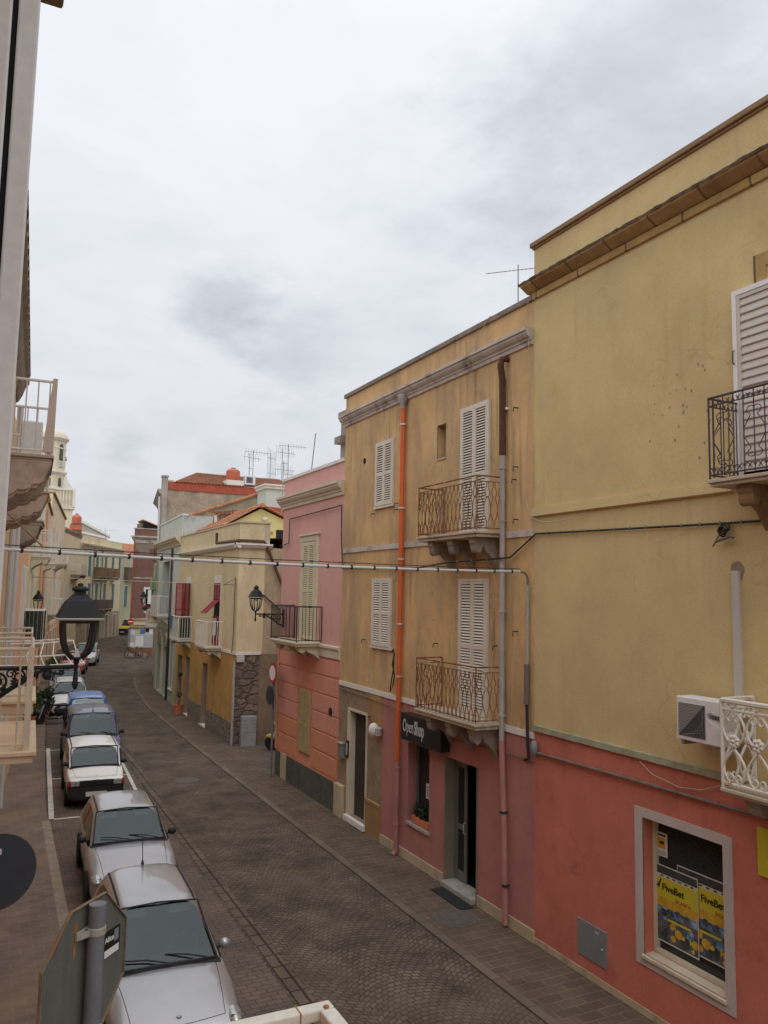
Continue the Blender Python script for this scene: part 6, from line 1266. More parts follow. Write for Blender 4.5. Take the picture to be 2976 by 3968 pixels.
part(lambda mb: (mb.tube([(8.62, 7.45, 6.80), (8.61, 7.55, 6.66), (8.62, 7.60, 6.60)], .011, 5), mb.tube([(8.61, 7.55, 6.66), (8.60, 7.3, 6.72), (8.6, 7.25, 6.70)], .02, 6)), 'loose_end', m_wireg, lt)
cable('wall_cable', 'weathered cable bundle stapled along the red wall above the shop window', [(8.66, 3, 3.3), (8.66, 6.9, 3.265), (8.66, 9.1, 3.24), (8.66, 11.55, 3.21)], .024, m_wireg, ties=.7, tm_=m_rust, tr=1.1)
cable('wall_cable', 'thin weathered cable along the dusty pink shop wall under the lower balcony', [(8.66, 11.6, 3.05), (8.66, 12.6, 3.04), (8.62, 14.4, 2.98), (8.60, 16.3, 3.25), (8.66, 17.5, 3.28), (8.66, 20.2, 3.34)], .012, m_wireg)
cable('loose_wire', 'thin pale wire sagging on the red wall under the verdigris band', [(8.67, 9.05, 3.53), (8.66, 8.8, 3.40), (8.66, 8.3, 3.33), (8.66, 7.9, 3.38), (8.66, 7.45, 3.56)], .006, m_wirel)
cable('loose_wire', 'thin pale wire curling over the ochre house cornice', [(8.9, 12.9, 11.44), (8.66, 13.0, 11.445), (8.62, 13.1, 11.35), (8.60, 13.3, 11.0), (8.46, 13.5, 10.78), (8.66, 13.72, 10.35), (8.66, 13.55, 10.1), (8.66, 12.98, 9.78)], .007, m_wirel)
cable('loose_wire', 'thin pale wire hanging down the seam between the ochre and yellow houses', [(8.6, 11.66, 11.35), (8.64, 11.67, 10), (8.65, 11.75, 8.5), (8.65, 11.83, 7.7), (8.64, 11.6, 7.3), (8.62, 11.3, 7.2), (8.62, 10.98, 7.17), (8.63, 10.5, 7.19), (8.64, 10.2, 7.26)], .007, m_wirel)
cable('cable_loop', 'black cable loop hung beside the orange drainpipe', [(8.64, 17.02, 4.52), (8.63, 16.95, 4.60), (8.62, 16.88, 4.5), (8.62, 16.9, 4.15), (8.62, 17.0, 3.85), (8.62, 17.05, 3.6), (8.63, 16.93, 3.75), (8.62, 16.85, 4.0), (8.62, 16.96, 4.25), (8.62, 16.86, 4.5)], .016, m_wire)
cable('street_cable', 'thin pale cable strung across the street between the beige house and left row', [(1.45, 36, 6.30), (8.2, 30.75, 6.12), (8.66, 30.75, 6.12)], .012, m_wirel)
cb2 = MB(); cb2.tube([(8.2, 30.75, 6.10), (8.66, 30.72, 6.36)], .012, 5); cb2.tube([(8.66, 30.75, 6.4), (8.66, 30.75, 4.2), (8.64, 30.8, 3.5)], .02, 6); cb2.tube([(8.2, 30.75, 6.12), (8.68, 30.75, 6.12)], .014, 5)
tag(cb2.build('cable_bracket', m_wireg), 'rusty wall bracket and pipe holding the thin cable on the beige house corner', 'bracket')
cable('street_cable', 'rusty wire stretched from the peach house to the white cable bundle', [(.1, 12, 6.95), (.55, 10.45, 6.39)], .008, m_rust)

# ------------------------------------------------------------------ drying rack on the white first-floor balcony
dr = thing('drying_rack', 'white rusty fold-out drying rack on the first white balcony of the peach house', 'drying rack', (.6, 11, 5))
ends = [((.15, 10.6, 4.96), (1.13, 10.6, 4.97)), ((.15, 10.9, 5.04), (1.07, 10.9, 5.06)), ((.3, 11.4, 5.16), (1.06, 11.4, 5.20)), ((.15, 11.8, 5.17), (1.0, 11.8, 5.20))]
part(lambda mb: [mb.tube([p, ((p[0] + q[0]) / 2, p[1], (p[2] + q[2]) / 2 - .015), q], .011, 6) for p, q in ends], 'rail', m_whiter, dr)
def _f(mb):
    for t in (.35, .52, .68, .84, .99):
        mb.tube([Vector(p).lerp(Vector(q), t) for p, q in ends], .007, 5)
part(_f, 'crossbar', m_whitei, dr)

# ------------------------------------------------------------------ traffic signs seen from behind, close by
n = Vector((.49, .55, 0)).normalized(); nb_ = Vector((n.y, -n.x, 0)); c = Vector((.605, 4.875, 3.79))
st = thing('stop_sign', 'octagonal road sign seen from its olive grey back on a grey pole', 'road sign', (.64, 4.83, 0))
def octp(r, d): return [c + n * r * math.cos(PI / 8 + k * PI / 4) + Vector((0, 0, r * math.sin(PI / 8 + k * PI / 4))) + nb_ * d for k in range(8)]
ro = .375 / math.cos(PI / 8)
part(lambda mb: mb.prism(octp(ro, 0), nb_ * .003), 'plate', m_signback, st)
part(lambda mb: mb.prism(octp(ro * .985, -.003), nb_ * .0025), 'red_face', m_signr, st)
def _f(mb):
    o, i = octp(ro, -.004), octp(ro * .985, -.004)
    for k in range(8):
        j = (k + 1) % 8; mb.hexa([o[k], o[j], i[j], i[k], o[k] + nb_ * .02, o[j] + nb_ * .02, i[j] + nb_ * .02, i[k] + nb_ * .02])
part(_f, 'folded_rim', m_signrim, st)
pc = c + nb_ * .062
pl = part(lambda mb: mb.tube([(pc.x, pc.y, 0), (pc.x, pc.y, 4.16)], .046, 20), 'pole', m_pole, st, smooth=True)
part(lambda mb: mb.lathe((pc.x, pc.y, 4.12), [(.036, 0), (.036, .042), (.0405, .042)], 20), 'pole_mouth', m_dark, pl) if 0 else None
for z in (4.02, 3.5):
    part(lambda mb: (mb.lathe((pc.x, pc.y, z), [(.049, -.022), (.052, -.016), (.052, .016), (.049, .022)], 20), mb.prism([pc - nb_ * .05 - n * .115 + Vector((0, 0, z - pc.z - .02)), pc - nb_ * .05 + n * .06 + Vector((0, 0, z - pc.z - .02)), pc - nb_ * .05 + n * .06 + Vector((0, 0, z - pc.z + .02)), pc - nb_ * .05 - n * .115 + Vector((0, 0, z - pc.z + .02))], nb_ * .012), mb.prism([pc - nb_ * .05 - n * .10 + Vector((0, 0, z - pc.z - .03)), pc - n * .045 + Vector((0, 0, z - pc.z - .015)), pc - n * .045 + Vector((0, 0, z - pc.z + .015)), pc - nb_ * .05 - n * .10 + Vector((0, 0, z - pc.z + .01))], n * .02)), 'clamp', m_alu if z < 4 else M('rusty_clamp', (.36, .33, .28), rough=.6, var=.2, stain=(.3, .19, .06), amt=.8, ssc=9, streak=1), st)
part(lambda mb: mb.prism([c + n * a_ + Vector((0, 0, b_)) + nb_ * .0035 for a_, b_ in ((-.118, .30), (-.085, .305), (-.09, .20), (-.10, .12), (-.112, .10), (-.12, .2))], nb_ * .0008), 'rust_streak', M('rust_orange', (.28, .14, .04), var=.3, vs=12, bump=.1), st)
def st_pts(pts, d0, d1, mb, k): mb.mat(k).prism([c + n * a_ + Vector((0, 0, b_)) + nb_ * d0 for a_, b_ in pts], nb_ * (d1 - d0))
sk = part(lambda mb: (st_pts([(.165, -.01), (.325, -.01), (.325, .14), (.165, .14)], .0032, .0042, mb, 0), st_pts([(.175, -.005), (.315, -.005), (.315, .035), (.175, .035)], .0044, .005, mb, 1), st_pts([(.265, .06), (.31, .06), (.31, .125), (.265, .125)], .0044, .005, mb, 2)), 'sticker', [m_signk, m_signw, m_grey], st)
text('sticker_lettering', 'alice', c + n * .178 + Vector((0, 0, .088)) + nb_ * .006, n, .05, m_signw, sk, bold=.001, extrude=.0005) if 0 else text('sticker_lettering', 'Alice', c + n * .175 + Vector((0, 0, .090)) + nb_ * .006, n, .042, m_signw, sk, bold=.001, extrude=.0005)
street_sign('road_sign', 'round road sign seen from its dark back at the left edge', 'road sign', (.19, 7.0, 3.72), .285, 4.0, None, (-.15, 1, 0), loc_pole=(.155, 6.95, 3.72), pr=.026, front=True)

# ------------------------------------------------------------------ plants on the left pavement
for (x, y, h, r_, lab) in ((1.95, 37.6, 1.0, .42, 'bushy potted shrub on the left pavement beside the parked scooter'), (2.55, 38.7, .9, .40, 'darker potted shrub behind the scooter in front of the white estate car'), (3.85, 53.5, 1.1, .6, 'green potted hedge on the left pavement beside the pinkish red car')):
    t = thing('potted_shrub', lab, 'potted plant', (x, y, .03))
    part(lambda mb: mb.lathe((x, y, .03), [(.15, 0), (.21, .36), (.23, .36), (.23, .41), (.18, .41)], 12), 'pot', m_terra, t, smooth=True)
    part(lambda mb: [mb.tube([(x, y, .4), (x + .1 * math.cos(k * 2.1), y + .1 * math.sin(k * 2.1), .4 + h * .6)], .012, 5) for k in range(4)], 'stem', m_bark, t)
    part(lambda mb: (leaves(mb, (x, y, .45 + h * .5), r_, r_, h * .55, 620, .07, int(x * 10)), leaves(mb, (x + .15, y, .5 + h * .8), r_ * .6, r_ * .6, h * .4, 220, .06, 9)), 'foliage', m_leafd if x > 2 and x < 3 else m_leaf, t)

# ------------------------------------------------------------------ vehicles
def paint(name, col, metal=.0, rough=.35):
    m = M(name, col, rough=rough, metal=metal, var=.04, vs=1.5, stain=tuple(c * .72 for c in col), amt=.22, ssc=2.0, sth=.5, streak=1, bump=0, coat=(.8 if metal else .45), obj=True, fine=.015); return m
def glass_mat(name, tint):
    m = bpy.data.materials.new(name); m.use_nodes = True; nt = m.node_tree; L = nt.links.new
    for n in list(nt.nodes):
        if n.type == 'BSDF_PRINCIPLED': nt.nodes.remove(n)
    out = [n for n in nt.nodes if n.type == 'OUTPUT_MATERIAL'][0]
    tr = nn(nt, 'ShaderNodeBsdfTransparent'); tr.inputs[0].default_value = (*tint, 1); gl = nn(nt, 'ShaderNodeBsdfGlossy'); gl.inputs['Color'].default_value = (.92, 1, .99, 1); gl.inputs['Roughness'].default_value = .03
    fr = nn(nt, 'ShaderNodeFresnel'); fr.inputs[0].default_value = 1.62; mx = nn(nt, 'ShaderNodeMixShader'); L(fr.outputs[0], mx.inputs[0]); L(tr.outputs[0], mx.inputs[1]); L(gl.outputs[0], mx.inputs[2]); L(mx.outputs[0], out.inputs[0])
    return m
m_carglass = glass_mat('car_glass', (.42, .52, .50))
m_seat = M('seat_fabric', (.10, .10, .11), var=.2, bump=.1, obj=True); m_dash = M('dashboard', (.05, .052, .055), rough=.6, var=.15, bump=.05, obj=True); m_visor = M('sun_visor', (.35, .35, .33), var=.05, bump=0, obj=True)
m_trim = M('black_car_trim', (.018, .018, .019), rough=.6, var=.1, bump=0, obj=True)
m_headl = M('headlight_glass', (.42, .43, .43), rough=.12, metal=.4, var=.5, vs=14, bump=0, obj=True, coat=.8)
m_amber = M('amber_lens', (.45, .14, .02), rough=.2, var=.1, bump=0, obj=True)
m_redl = M('red_lens', (.35, .02, .015), rough=.25, var=.1, bump=0, obj=True)
m_plate = M('number_plate', (.6, .6, .58), rough=.4, var=.1, bump=0, obj=True)
m_under = M('underbody', (.01, .01, .01), rough=.9, var=0, bump=0)
HATCH = dict(cowl=1.28, rf=2.15, rr=3.55, rb=3.98)

def make_car(name, label, loc, rz, L, W, H, col, cat='car', cowl=1.28, cowlz=.98, rf=2.15, rr=None, rbz=1.0, roofw=.80, hood=.78, nose=.62, boxy=0.0, black_bumper=False, lights='almond', gutters=False, antenna_at=None, wipers=True, pillars=(.42,), grille=True, m=None, mirror=None, plate=True, wheel=.29):
    W2 = W / 2; rr = rr or L - .45; t = thing(name, label, cat, (0, 0, 0), 'cars parked along the kerb')
    wr = W2 * roofw; zs = .22
    def hood_ring(y, w, zs_, zsh, zc, zm=None, pin=.80):
        return [(w * .86, y, zs_), (w * .97, y, zs_ + .08), (w, y, zs_ + (zsh - zs_) * .45), (w * .99, y, zsh - .09), (w * .955, y, zsh - .012), (w * .90, y, zsh), (w * pin, y, zsh + (zc - zsh) * .45), (w * .42, y, zc - .008), (0, y, zc)]
    def cab_ring(y, w, zb, zr, wr_, yt=None):
        yt = y if yt is None else yt; d = .10 - .04 * boxy
        return [(w * .86, y, zs), (w * .97, y, zs + .08), (w, y, zs + (zb - zs) * .45), (w * .99, y, zb - .09), (w * .955, y, zb), (wr_ + .045, yt, zr - d), (wr_ - .015, yt, zr - .03), (wr_ * .55, yt, zr), (0, yt, zr + .012)]
    rings = []; tags = []
    cz = cowlz
    rings.append(hood_ring(0.02, W2 * (.80 + .12 * boxy), .27, nose, nose + .015)); tags.append('nose')
    rings.append(hood_ring(.10, W2 * (.92 + .05 * boxy), .23, nose + .06, nose + .085)); tags.append('h')
    rings.append(hood_ring(.36, W2 * .975, .22, lerp(nose + .06, hood, .75), hood + .01 + .03 * (1 - boxy))); tags.append('h')
    rings.append(hood_ring(cowl * .62, W2, .22, lerp(hood, cz, .45), lerp(hood, cz, .62) + .02 + .03 * (1 - boxy))); tags.append('h')
    rings.append(hood_ring(cowl - .07, W2, .22, cz - .06, cz - .005)); tags.append('cowl0')
    rings.append(hood_ring(cowl, W2, .22, cz - .04, cz + .012, pin=.84)); tags.append('cowl')
    rings.append(cab_ring(rf, W2, cz - .0, H - .02, wr)); tags.append('rf')
    rings.append(cab_ring(rf + .14, W2, cz, H, wr)); tags.append('roof')
    ys = []
    for p in pillars:
        y = lerp(rf, rr, p); ys += [y - .05, y + .05]
    for i, y in enumerate(ys): rings.append(cab_ring(y, W2, cz + .01, H + .005, wr)); tags.append('pillar0' if i % 2 == 0 else 'pillar1')
    rings.append(cab_ring(rr - .16, W2, cz + .03, H - .005, wr)); tags.append('roofend')
    rings.append(cab_ring(rr, W2 * .99, cz + .03, H - .03, wr * .98)); tags.append('rr')
    rings.append(hood_ring(L - .12 if boxy < .5 else L - .05, W2 * .97, .24, rbz, rbz + .03, pin=.84)); tags.append('rb')
    rings.append(hood_ring(L - .02, W2 * .94, .26, rbz - .10, rbz - .06)); tags.append('t')
    rings.append(hood_ring(L, W2 * .88, .30, rbz - .28, rbz - .26)); tags.append('t')
    N = len(rings); V = []
    for r in rings:
        half = r; V += [Vector(p) for p in half] + [Vector((-p[0], p[1], p[2])) for p in half[-2::-1]]
    K = 17; bm = bmesh.new(); vs = [bm.verts.new(v) for v in V]; cr = bm.edges.layers.float.new('crease_edge')
    for i in range(N - 1):
        for j in range(K - 1):
            f = bm.faces.new([vs[i * K + j], vs[i * K + j + 1], vs[(i + 1) * K + j + 1], vs[(i + 1) * K + j]])
            jj = j if j < 8 else K - 2 - j; a, b = tags[i], tags[i + 1]; k = 0
            if a == 'cowl' and jj in (6, 7): k = 2
            elif a == 'cowl0' and jj >= 5: k = 4
            elif a == 'rr' and b == 'rb' and jj in (6, 7): k = 3
            elif jj == 4 and (a in ('cowl', 'rf', 'roof', 'pillar1')): k = 1
            elif jj == 4 and a == 'pillar0': k = 4
            if black_bumper and i <= 1 and jj <= 2: k = 4
            if black_bumper and a in ('t', 'rb') and jj <= 1: k = 4
            f.material_index = k
        f = bm.faces.new([vs[i * K], vs[(i + 1) * K], vs[(i + 1) * K + K - 1], vs[i * K + K - 1]]); f.material_index = 5
    f = bm.faces.new([vs[j] for j in range(K)]); f.material_index = 4 if black_bumper else 0
    f = bm.faces.new([vs[(N - 1) * K + j] for j in range(K)])
    bmesh.ops.recalc_face_normals(bm, faces=bm.faces)
    for e in bm.edges:
        ms = {f.material_index for f in e.link_faces}
        if len(ms) > 1: e[cr] = .75
    lv = {v: i for i, v in enumerate(vs)}
    if boxy > .4:
        for e in bm.edges:
            a, b = lv[e.verts[0]], lv[e.verts[1]]
            if a % K == b % K and (a % K in (4, 5, 11, 12)): e[cr] = max(e[cr], .5)
    me = bpy.data.meshes.new('tmp'); bm.to_mesh(me); bm.free()
    to = bpy.data.objects.new('tmp', me); COL.objects.link(to); sm = to.modifiers.new('s', 'SUBSURF'); sm.levels = 2; sm.render_levels = 2
    bpy.context.view_layer.update()
    ev = bpy.data.meshes.new_from_object(to.evaluated_get(bpy.context.evaluated_depsgraph_get())); bpy.data.objects.remove(to)
    mp = m or paint('paint_' + label[:14].replace(' ', '_'), col)
    co = [v.co.copy() for v in ev.vertices]
    def pick(k, nm, mat, test=lambda c: True, push=0):
        mb = MB(); idx = {}
        for p in ev.polygons:
            if p.material_index != k or not test(p.center): continue
            f = []
            for v in p.vertices:
                if v not in idx: idx[v] = len(mb.v); mb.v.append(tuple(co[v]))
                f.append(idx[v])
            mb.f.append(f); mb.m.append(0)
        if mb.f: return mb.build(nm, mat, t, smooth='all')
    body = pick(0, 'body', mp)
    pick(2, 'windscreen', m_carglass); pick(3, 'rear_window', m_carglass); pick(1, 'side_window', m_carglass, lambda c: c.x > 0); pick(1, 'side_window', m_carglass, lambda c: c.x < 0)
    pick(4, 'pillar_trim', m_trim, lambda c: c.z > .7 and c.y > cowl + .25 and c.x > 0); pick(4, 'pillar_trim', m_trim, lambda c: c.z > .7 and c.y > cowl + .25 and c.x < 0); pick(4, 'cowl_trim', m_trim, lambda c: cowl - .5 < c.y <= cowl + .25); pick(4, 'bumper', m_trim, lambda c: c.y <= cowl - .5); pick(4, 'bumper', m_trim, lambda c: c.z <= .7 and c.y > cowl + .25); pick(5, 'underbody', m_under)
    from mathutils.bvhtree import BVHTree
    bv = BVHTree.FromPolygons(co, [tuple(p.vertices) for p in ev.polygons])
    def top(x, y):
        h = bv.ray_cast(Vector((x, y, 4)), Vector((0, 0, -1)))[0]; return (x, y, (h.z if h else 0) + .001)
    def side(sx, y, z):
        h = bv.ray_cast(Vector((sx * 3, y, z)), Vector((-sx, 0, 0)))[0]; return ((h.x if h else 0) + sx * .001, y, z)
    def seams(mb):
        pin = .80
        for sx in (-1, 1):
            mb.tube([top(sx * W2 * lerp(pin - .12, pin, i / 8), lerp(.16, cowl - .06, i / 8)) for i in range(9)], .004, 4)
            for y in [cowl + .28] + [lerp(rf, rr, p) for p in pillars]: mb.tube([side(sx, y, lerp(.34, cz - .03, i / 5)) for i in range(6)], .004, 4)
            mb.tube([side(sx, lerp(cowl + .28, lerp(rf, rr, pillars[-1]), i / 6), .34) for i in range(7)], .004, 4)
        mb.tube([top(W2 * (pin - .12) * lerp(-1, 1, i / 10), .16 - .05 * math.sin(PI * i / 10)) for i in range(11)], .004, 4)
    part(seams, 'panel_gap', m_trim, t)
    if gutters:
        for sx in (-1, 1): part(lambda mb: mb.tube([top(sx * (wr - .03), lerp(rf + .02, rr - .12, i / 10)) for i in range(11)], .016, 6), 'roof_strip', m_trim, t)
    for sx in (-1, 1):
        yh_ = lerp(rf, rr, pillars[0]) - .16; q = side(sx, yh_, cz - .13); part(lambda mb: mb.ball(q, .022, .085, .018, 8, 6), 'door_handle', m_trim, t, smooth='all')
    part(lambda mb: mb.lathe(top(0, .22), [(.035, -.01), (.035, .004), (.01, .006)], 12), 'badge', m_rim, t)
    bpy.data.meshes.remove(ev)
    part(lambda mb: mb.prism([(-W2 * .84, cowl + .06, cz - .30), (-W2 * .84, cowl + .06, cz - .03), (-W2 * .82, cowl + .34, cz + .0), (-W2 * .82, cowl + .46, cz - .08), (-W2 * .82, cowl + .46, cz - .30)], (W2 * 1.66, 0, 0)), 'dashboard', m_dash, t)
    for sx in (-1, 1):
        st_ = part(lambda mb: (mb.ball((sx * W2 * .44, rf + .42, .55), .24, .28, .12, 12, 8), mb.ball((sx * W2 * .44, rf + .62, cz - .12), .23, .11, .36, 12, 9)), 'seat', m_seat, t, smooth='all')
        part(lambda mb: mb.ball((sx * W2 * .44, rf + .66, min(cz + .30, H - .18)), .12, .05, .10, 10, 7), 'headrest', m_seat, st_, smooth='all')
        part(lambda mb: mb.hexa([(sx * W2 * .42 + a_, y_, z_) for z_, y_ in ((H - .135, rf - .02), (H - .075, rf + .06)) for a_, y_2 in ((-.17, 0), (.17, 0), (.17, .02), (-.17, .02))]) if 0 else mb.box(sx * W2 * .42 - .17, sx * W2 * .42 + .17, rf + .02, rf + .05, H - .20, H - .09), 'sun_visor', m_visor, t)
    part(lambda mb: mb.tube([(-W2 * .42 + .18 * math.cos(a), cowl + .56 + .05 * math.sin(a), cz - .02 + .16 * math.sin(a)) for a in [2 * PI * i / 20 for i in range(20)]], .016, 6, closed=True) if 0 else mb.tube([(W2 * .42 + .18 * math.cos(a), cowl + .56 + .07 * math.sin(a), cz - .03 + .16 * math.sin(a)) for a in [2 * PI * i / 20 for i in range(20)]], .016, 6, closed=True), 'steering_wheel', m_dash, t)
    part(lambda mb: mb.box(-.12, .12, rf - .01, rf + .02, H - .16, H - .10), 'rear_view_mirror', m_trim, t)
    # black seals round the windscreen, wipers
    wb = W2 * .84
    part(lambda mb: (mb.tube([(-wb - .01, cowl + .01, cz + .0), (-W2 * .42, cowl - .045, cz + .022), (0, cowl - .05, cz + .028), (W2 * .42, cowl - .045, cz + .022), (wb + .01, cowl + .01, cz)], .015, 6), [mb.tube([(sx * (wb - .01), cowl + .02, cz + .015), (sx * (wr + .0), rf - .03, H - .045)], .014, 6) for sx in (-1, 1)], mb.tube([(-wr, rf - .02, H - .045), (0, rf - .045, H - .005), (wr, rf - .02, H - .045)], .012, 6)), 'window_seal', m_trim, t)
    if wipers:
        for x0, x1, q in ((W2 * .05, -W2 * .66, .10), (W2 * .66, W2 * .0, .12)):
            part(lambda mb: mb.tube([(x0, cowl - .03, cz + .03), (lerp(x0, x1, .5), cowl + .05, cz + .075), (x1, cowl + q, cz + .085)], .011, 5), 'wiper', m_trim, t)
    for sx in (-1, 1):
        mc = mirror or mp
        mr = part(lambda mb: mb.ball((sx * (W2 + .045), cowl + .30, cz + .03), .088, .06, .07, 12, 8), 'mirror', mc, t, smooth='all')
        part(lambda mb: (mb.tube([(sx * (W2 - .04), cowl + .33, cz - .02), (sx * (W2 + .06), cowl + .31, cz + .02)], .022, 6)), 'mirror_arm', m_trim, mr)
        if lights == 'almond':
            hl = part(lambda mb: mb.ball((sx * W2 * .82, .26, nose + .035), W2 * .13, .26, .075, 14, 10), 'headlight', m_headl, t, smooth='all'); hl.rotation_euler = (0, 0, 0)
            part(lambda mb: (mb.ball((sx * W2 * .865, .36, nose + .085), .04, .10, .025, 10, 6)), 'indicator', m_amber, hl, smooth='all')
            part(lambda mb: (mb.ball((sx * W2 * .80, .10, nose + .05), .05, .05, .04, 12, 8)), 'lens', m_glassd, hl, smooth='all')
        else:
            x0, x1 = sorted((sx * W2 * .58, sx * W2 * .86)); hl = part(lambda mb: mb.box(x0, x1, .0, .08, nose - .13, nose + .01), 'headlight', m_headl, t, bevel=.012)
            x0, x1 = sorted((sx * W2 * .865, sx * W2 * .96)); part(lambda mb: mb.box(x0, x1, .01, .10, nose - .13, nose + .01), 'indicator', m_redl, hl, bevel=.01)
        x0, x1 = sorted((sx * W2 * .70, sx * W2 * .90)); part(lambda mb: mb.box(x0, x1, L - .06, L + .005, rbz - .30, rbz - .10), 'tail_light', m_redl, t, bevel=.015)
        for yw in (.72, L - .68):
            def wheel_(mb): mb.lathe((sx * (W2 - .09), yw, wheel), [(wheel * .62, -.09), (wheel * .93, -.095), (wheel, -.06), (wheel, .06), (wheel * .93, .095), (wheel * .62, .09)], 24, 'x')
            wh = part(wheel_, 'wheel', m_rubber, t, smooth=True)
            part(lambda mb: (mb.lathe((sx * (W2 - .09) + sx * .085, yw, wheel), [(wheel * .64, -.01), (wheel * .60, .012), (wheel * .2, .0), (.03, .012)], 16, 'x')), 'rim', m_rim, wh)
            part(lambda mb: mb.lathe((sx * (W2 - .012), yw, wheel + .03), [(wheel * 1.18, -.03), (wheel * 1.18, .018 - .012 * boxy), (wheel * .5, .014)], 24, 'x'), 'wheel_arch', m_under, t)
    if grille: part(lambda mb: (mb.box(-W2 * .52, W2 * .52, -.004, .06, nose - .12, nose - .005), [mb.box(-W2 * .5, W2 * .5, -.012, -.004, nose - .11 + i * .035, nose - .095 + i * .035) for i in range(3)]), 'grille', m_trim, t)
    if plate: part(lambda mb: mb.box(-.26, .26, -.03, .0, .36, .47), 'number_plate', m_plate, t)
    if antenna_at is not None:
        y, ln = antenna_at; part(lambda mb: (mb.lathe((0, y, H + .0), [(.028, 0), (.014, .05), (.01, .07)], 8), mb.tube([(0, y, H + .05), (0, y + .0 + ln * .35, H + .05 + ln)], .007, 5)), 'aerial', m_trim, t)
    t.location = loc; t.rotation_euler = (0, 0, rz)
    return t, body
GV = 'cars parked along the kerb'
silver = paint('silver_paint', (.36, .35, .352), .5, .28); silver2 = paint('silver_lilac_paint', (.33, .315, .318), .5, .28)
make_car('parked_car', 'silver hatchback with black roof strips and a roof aerial, parked behind the octagonal sign', (2.35, 9.88, .004), -R(2.0), 4.05, 1.60, 1.52, None, cowl=1.22, cowlz=1.0, rf=2.06, rr=3.75, hood=.84, nose=.70, roofw=.68, gutters=True, antenna_at=(3.68, .30), m=silver, pillars=(.38,))
t, _ = make_car('parked_car', 'silver three-door hatchback with black mirrors, second in the parked line', (2.74, 15.45, .004), -R(2.6), 3.95, 1.64, 1.42, None, cowl=1.36, cowlz=.95, rf=2.10, rr=3.65, hood=.78, nose=.62, roofw=.72, m=silver2, mirror=m_trim, gutters=True, pillars=(.45,))
part(lambda mb: (mb.lathe((.12, 2.28, 1.425), [(.035, 0), (.02, .03), (.01, .035)], 10)), 'aerial_base', m_trim, t)
part(lambda mb: (mb.ball((.30, 1.05, .935), .016, .02, .01), mb.ball((-.25, 1.05, .935), .016, .02, .01)), 'washer_jet', m_trim, t)
t, _ = make_car('parked_car', 'small boxy white car with black bumper and a single wiper', (2.93, 23.15, .004), -R(2.6), 3.4, 1.49, 1.44, (.68, .66, .63), cowl=.82, cowlz=.98, rf=1.38, rr=3.2, hood=.80, nose=.76, roofw=.84, boxy=.9, black_bumper=True, lights='square', m=paint('white_paint_car', (.70, .67, .63)), mirror=m_trim, wipers=False, gutters=True, rbz=.98, pillars=(.4,), wheel=.27)
part(lambda mb: mb.tube([(.12, .78, .99), (.0, .90, 1.06), (-.45, 1.02, 1.13)], .014, 5), 'wiper', m_trim, t)
part(lambda mb: [mb.box(-.16 + i * .032, -.145 + i * .032, .55, .66, .895, .915) for i in range(10)], 'bonnet_vent', m_trim, t)
mv = paint('dark_blue_paint', (.035, .035, .095)); mvr = mv
t, _ = make_car('parked_van', 'dark blue van with two white roof bars, parked behind the boxy white car', (3.30, 27.05, .004), -R(3), 3.95, 1.74, 1.80, None, cat='van', cowl=.80, cowlz=1.16, rf=1.36, rr=3.75, hood=1.0, nose=.80, roofw=.80, boxy=.5, m=mv, mirror=m_trim, rbz=1.15, antenna_at=(1.55, .22), wheel=.31)
for y in (1.85, 2.65):
    part(lambda mb: mb.tube([(-.68, y, 1.76), (-.70, y, 1.87), (-.64, y, 1.91), (.64, y, 1.91), (.70, y, 1.87), (.68, y, 1.76)], .034, 6), 'roof_bar', m_white, t, smooth=True)
t, _ = make_car('parked_van', 'bright blue microvan with a ribbed roof and black rack, behind the dark blue van', (3.62, 31.75, .004), -R(3), 3.3, 1.46, 1.76, None, cat='van', cowl=.42, cowlz=1.05, rf=.85, rr=3.2, hood=.92, nose=.82, roofw=.84, boxy=.8, m=paint('bright_blue_paint', (.03, .14, .42)), mirror=m_trim, rbz=1.0, wheel=.26)
part(lambda mb: [mb.tube([(-.5 + i * .2, 1.0, 1.772), (-.5 + i * .2, 1.75, 1.775)], .016, 5) for i in range(6)], 'roof_rib', paint('blue_rib_paint', (.06, .18, .45)), t)
part(lambda mb: (mb.tube([(-.60, 1.85, 1.84), (.60, 1.85, 1.84)], .026, 6), mb.tube([(-.60, 1.85, 1.84), (-.60, 3.1, 1.84)], .02, 6), mb.tube([(.60, 1.85, 1.84), (.60, 3.1, 1.84)], .02, 6), [mb.tube([(x, y, 1.74), (x, y, 1.84)], .015, 5) for x in (-.6, .6) for y in (1.85, 3.0)]), 'roof_rack', m_trim, t)
part(lambda mb: mb.lathe((.56, 1.86, 1.86), [(.045, 0), (.045, .07), (.02, .09)], 10), 'beacon', m_amber, t, smooth=True)
part(lambda mb: [mb.prism([(-.20 + i * .11, .765, 1.635), (-.12 + i * .11, .765, 1.635), (-.12 + i * .11, .795, 1.665), (-.20 + i * .11, .795, 1.665)], (0, -.006, .006)) for i in range(4)], 'windscreen_sticker', m_signw, t)
make_car('parked_car', 'white estate car with black roof sides, behind the blue microvan and the scooter', (3.62, 39.3, .004), -R(4), 4.6, 1.70, 1.46, None, cowl=1.15, cowlz=.98, rf=1.82, rr=4.3, hood=.80, nose=.64, roofw=.72, m=paint('white_estate_paint', (.68, .67, .66)), mirror=m_trim, pillars=(.3, .65), gutters=True)
make_car('parked_car', 'grey car whose roof and black mirrors show above the white estate car', (3.95, 45.2, .004), -R(4), 4.1, 1.70, 1.46, None, cowl=1.3, cowlz=.98, rf=2.0, rr=3.8, m=paint('grey_paint', (.26, .26, .265)), mirror=m_trim)
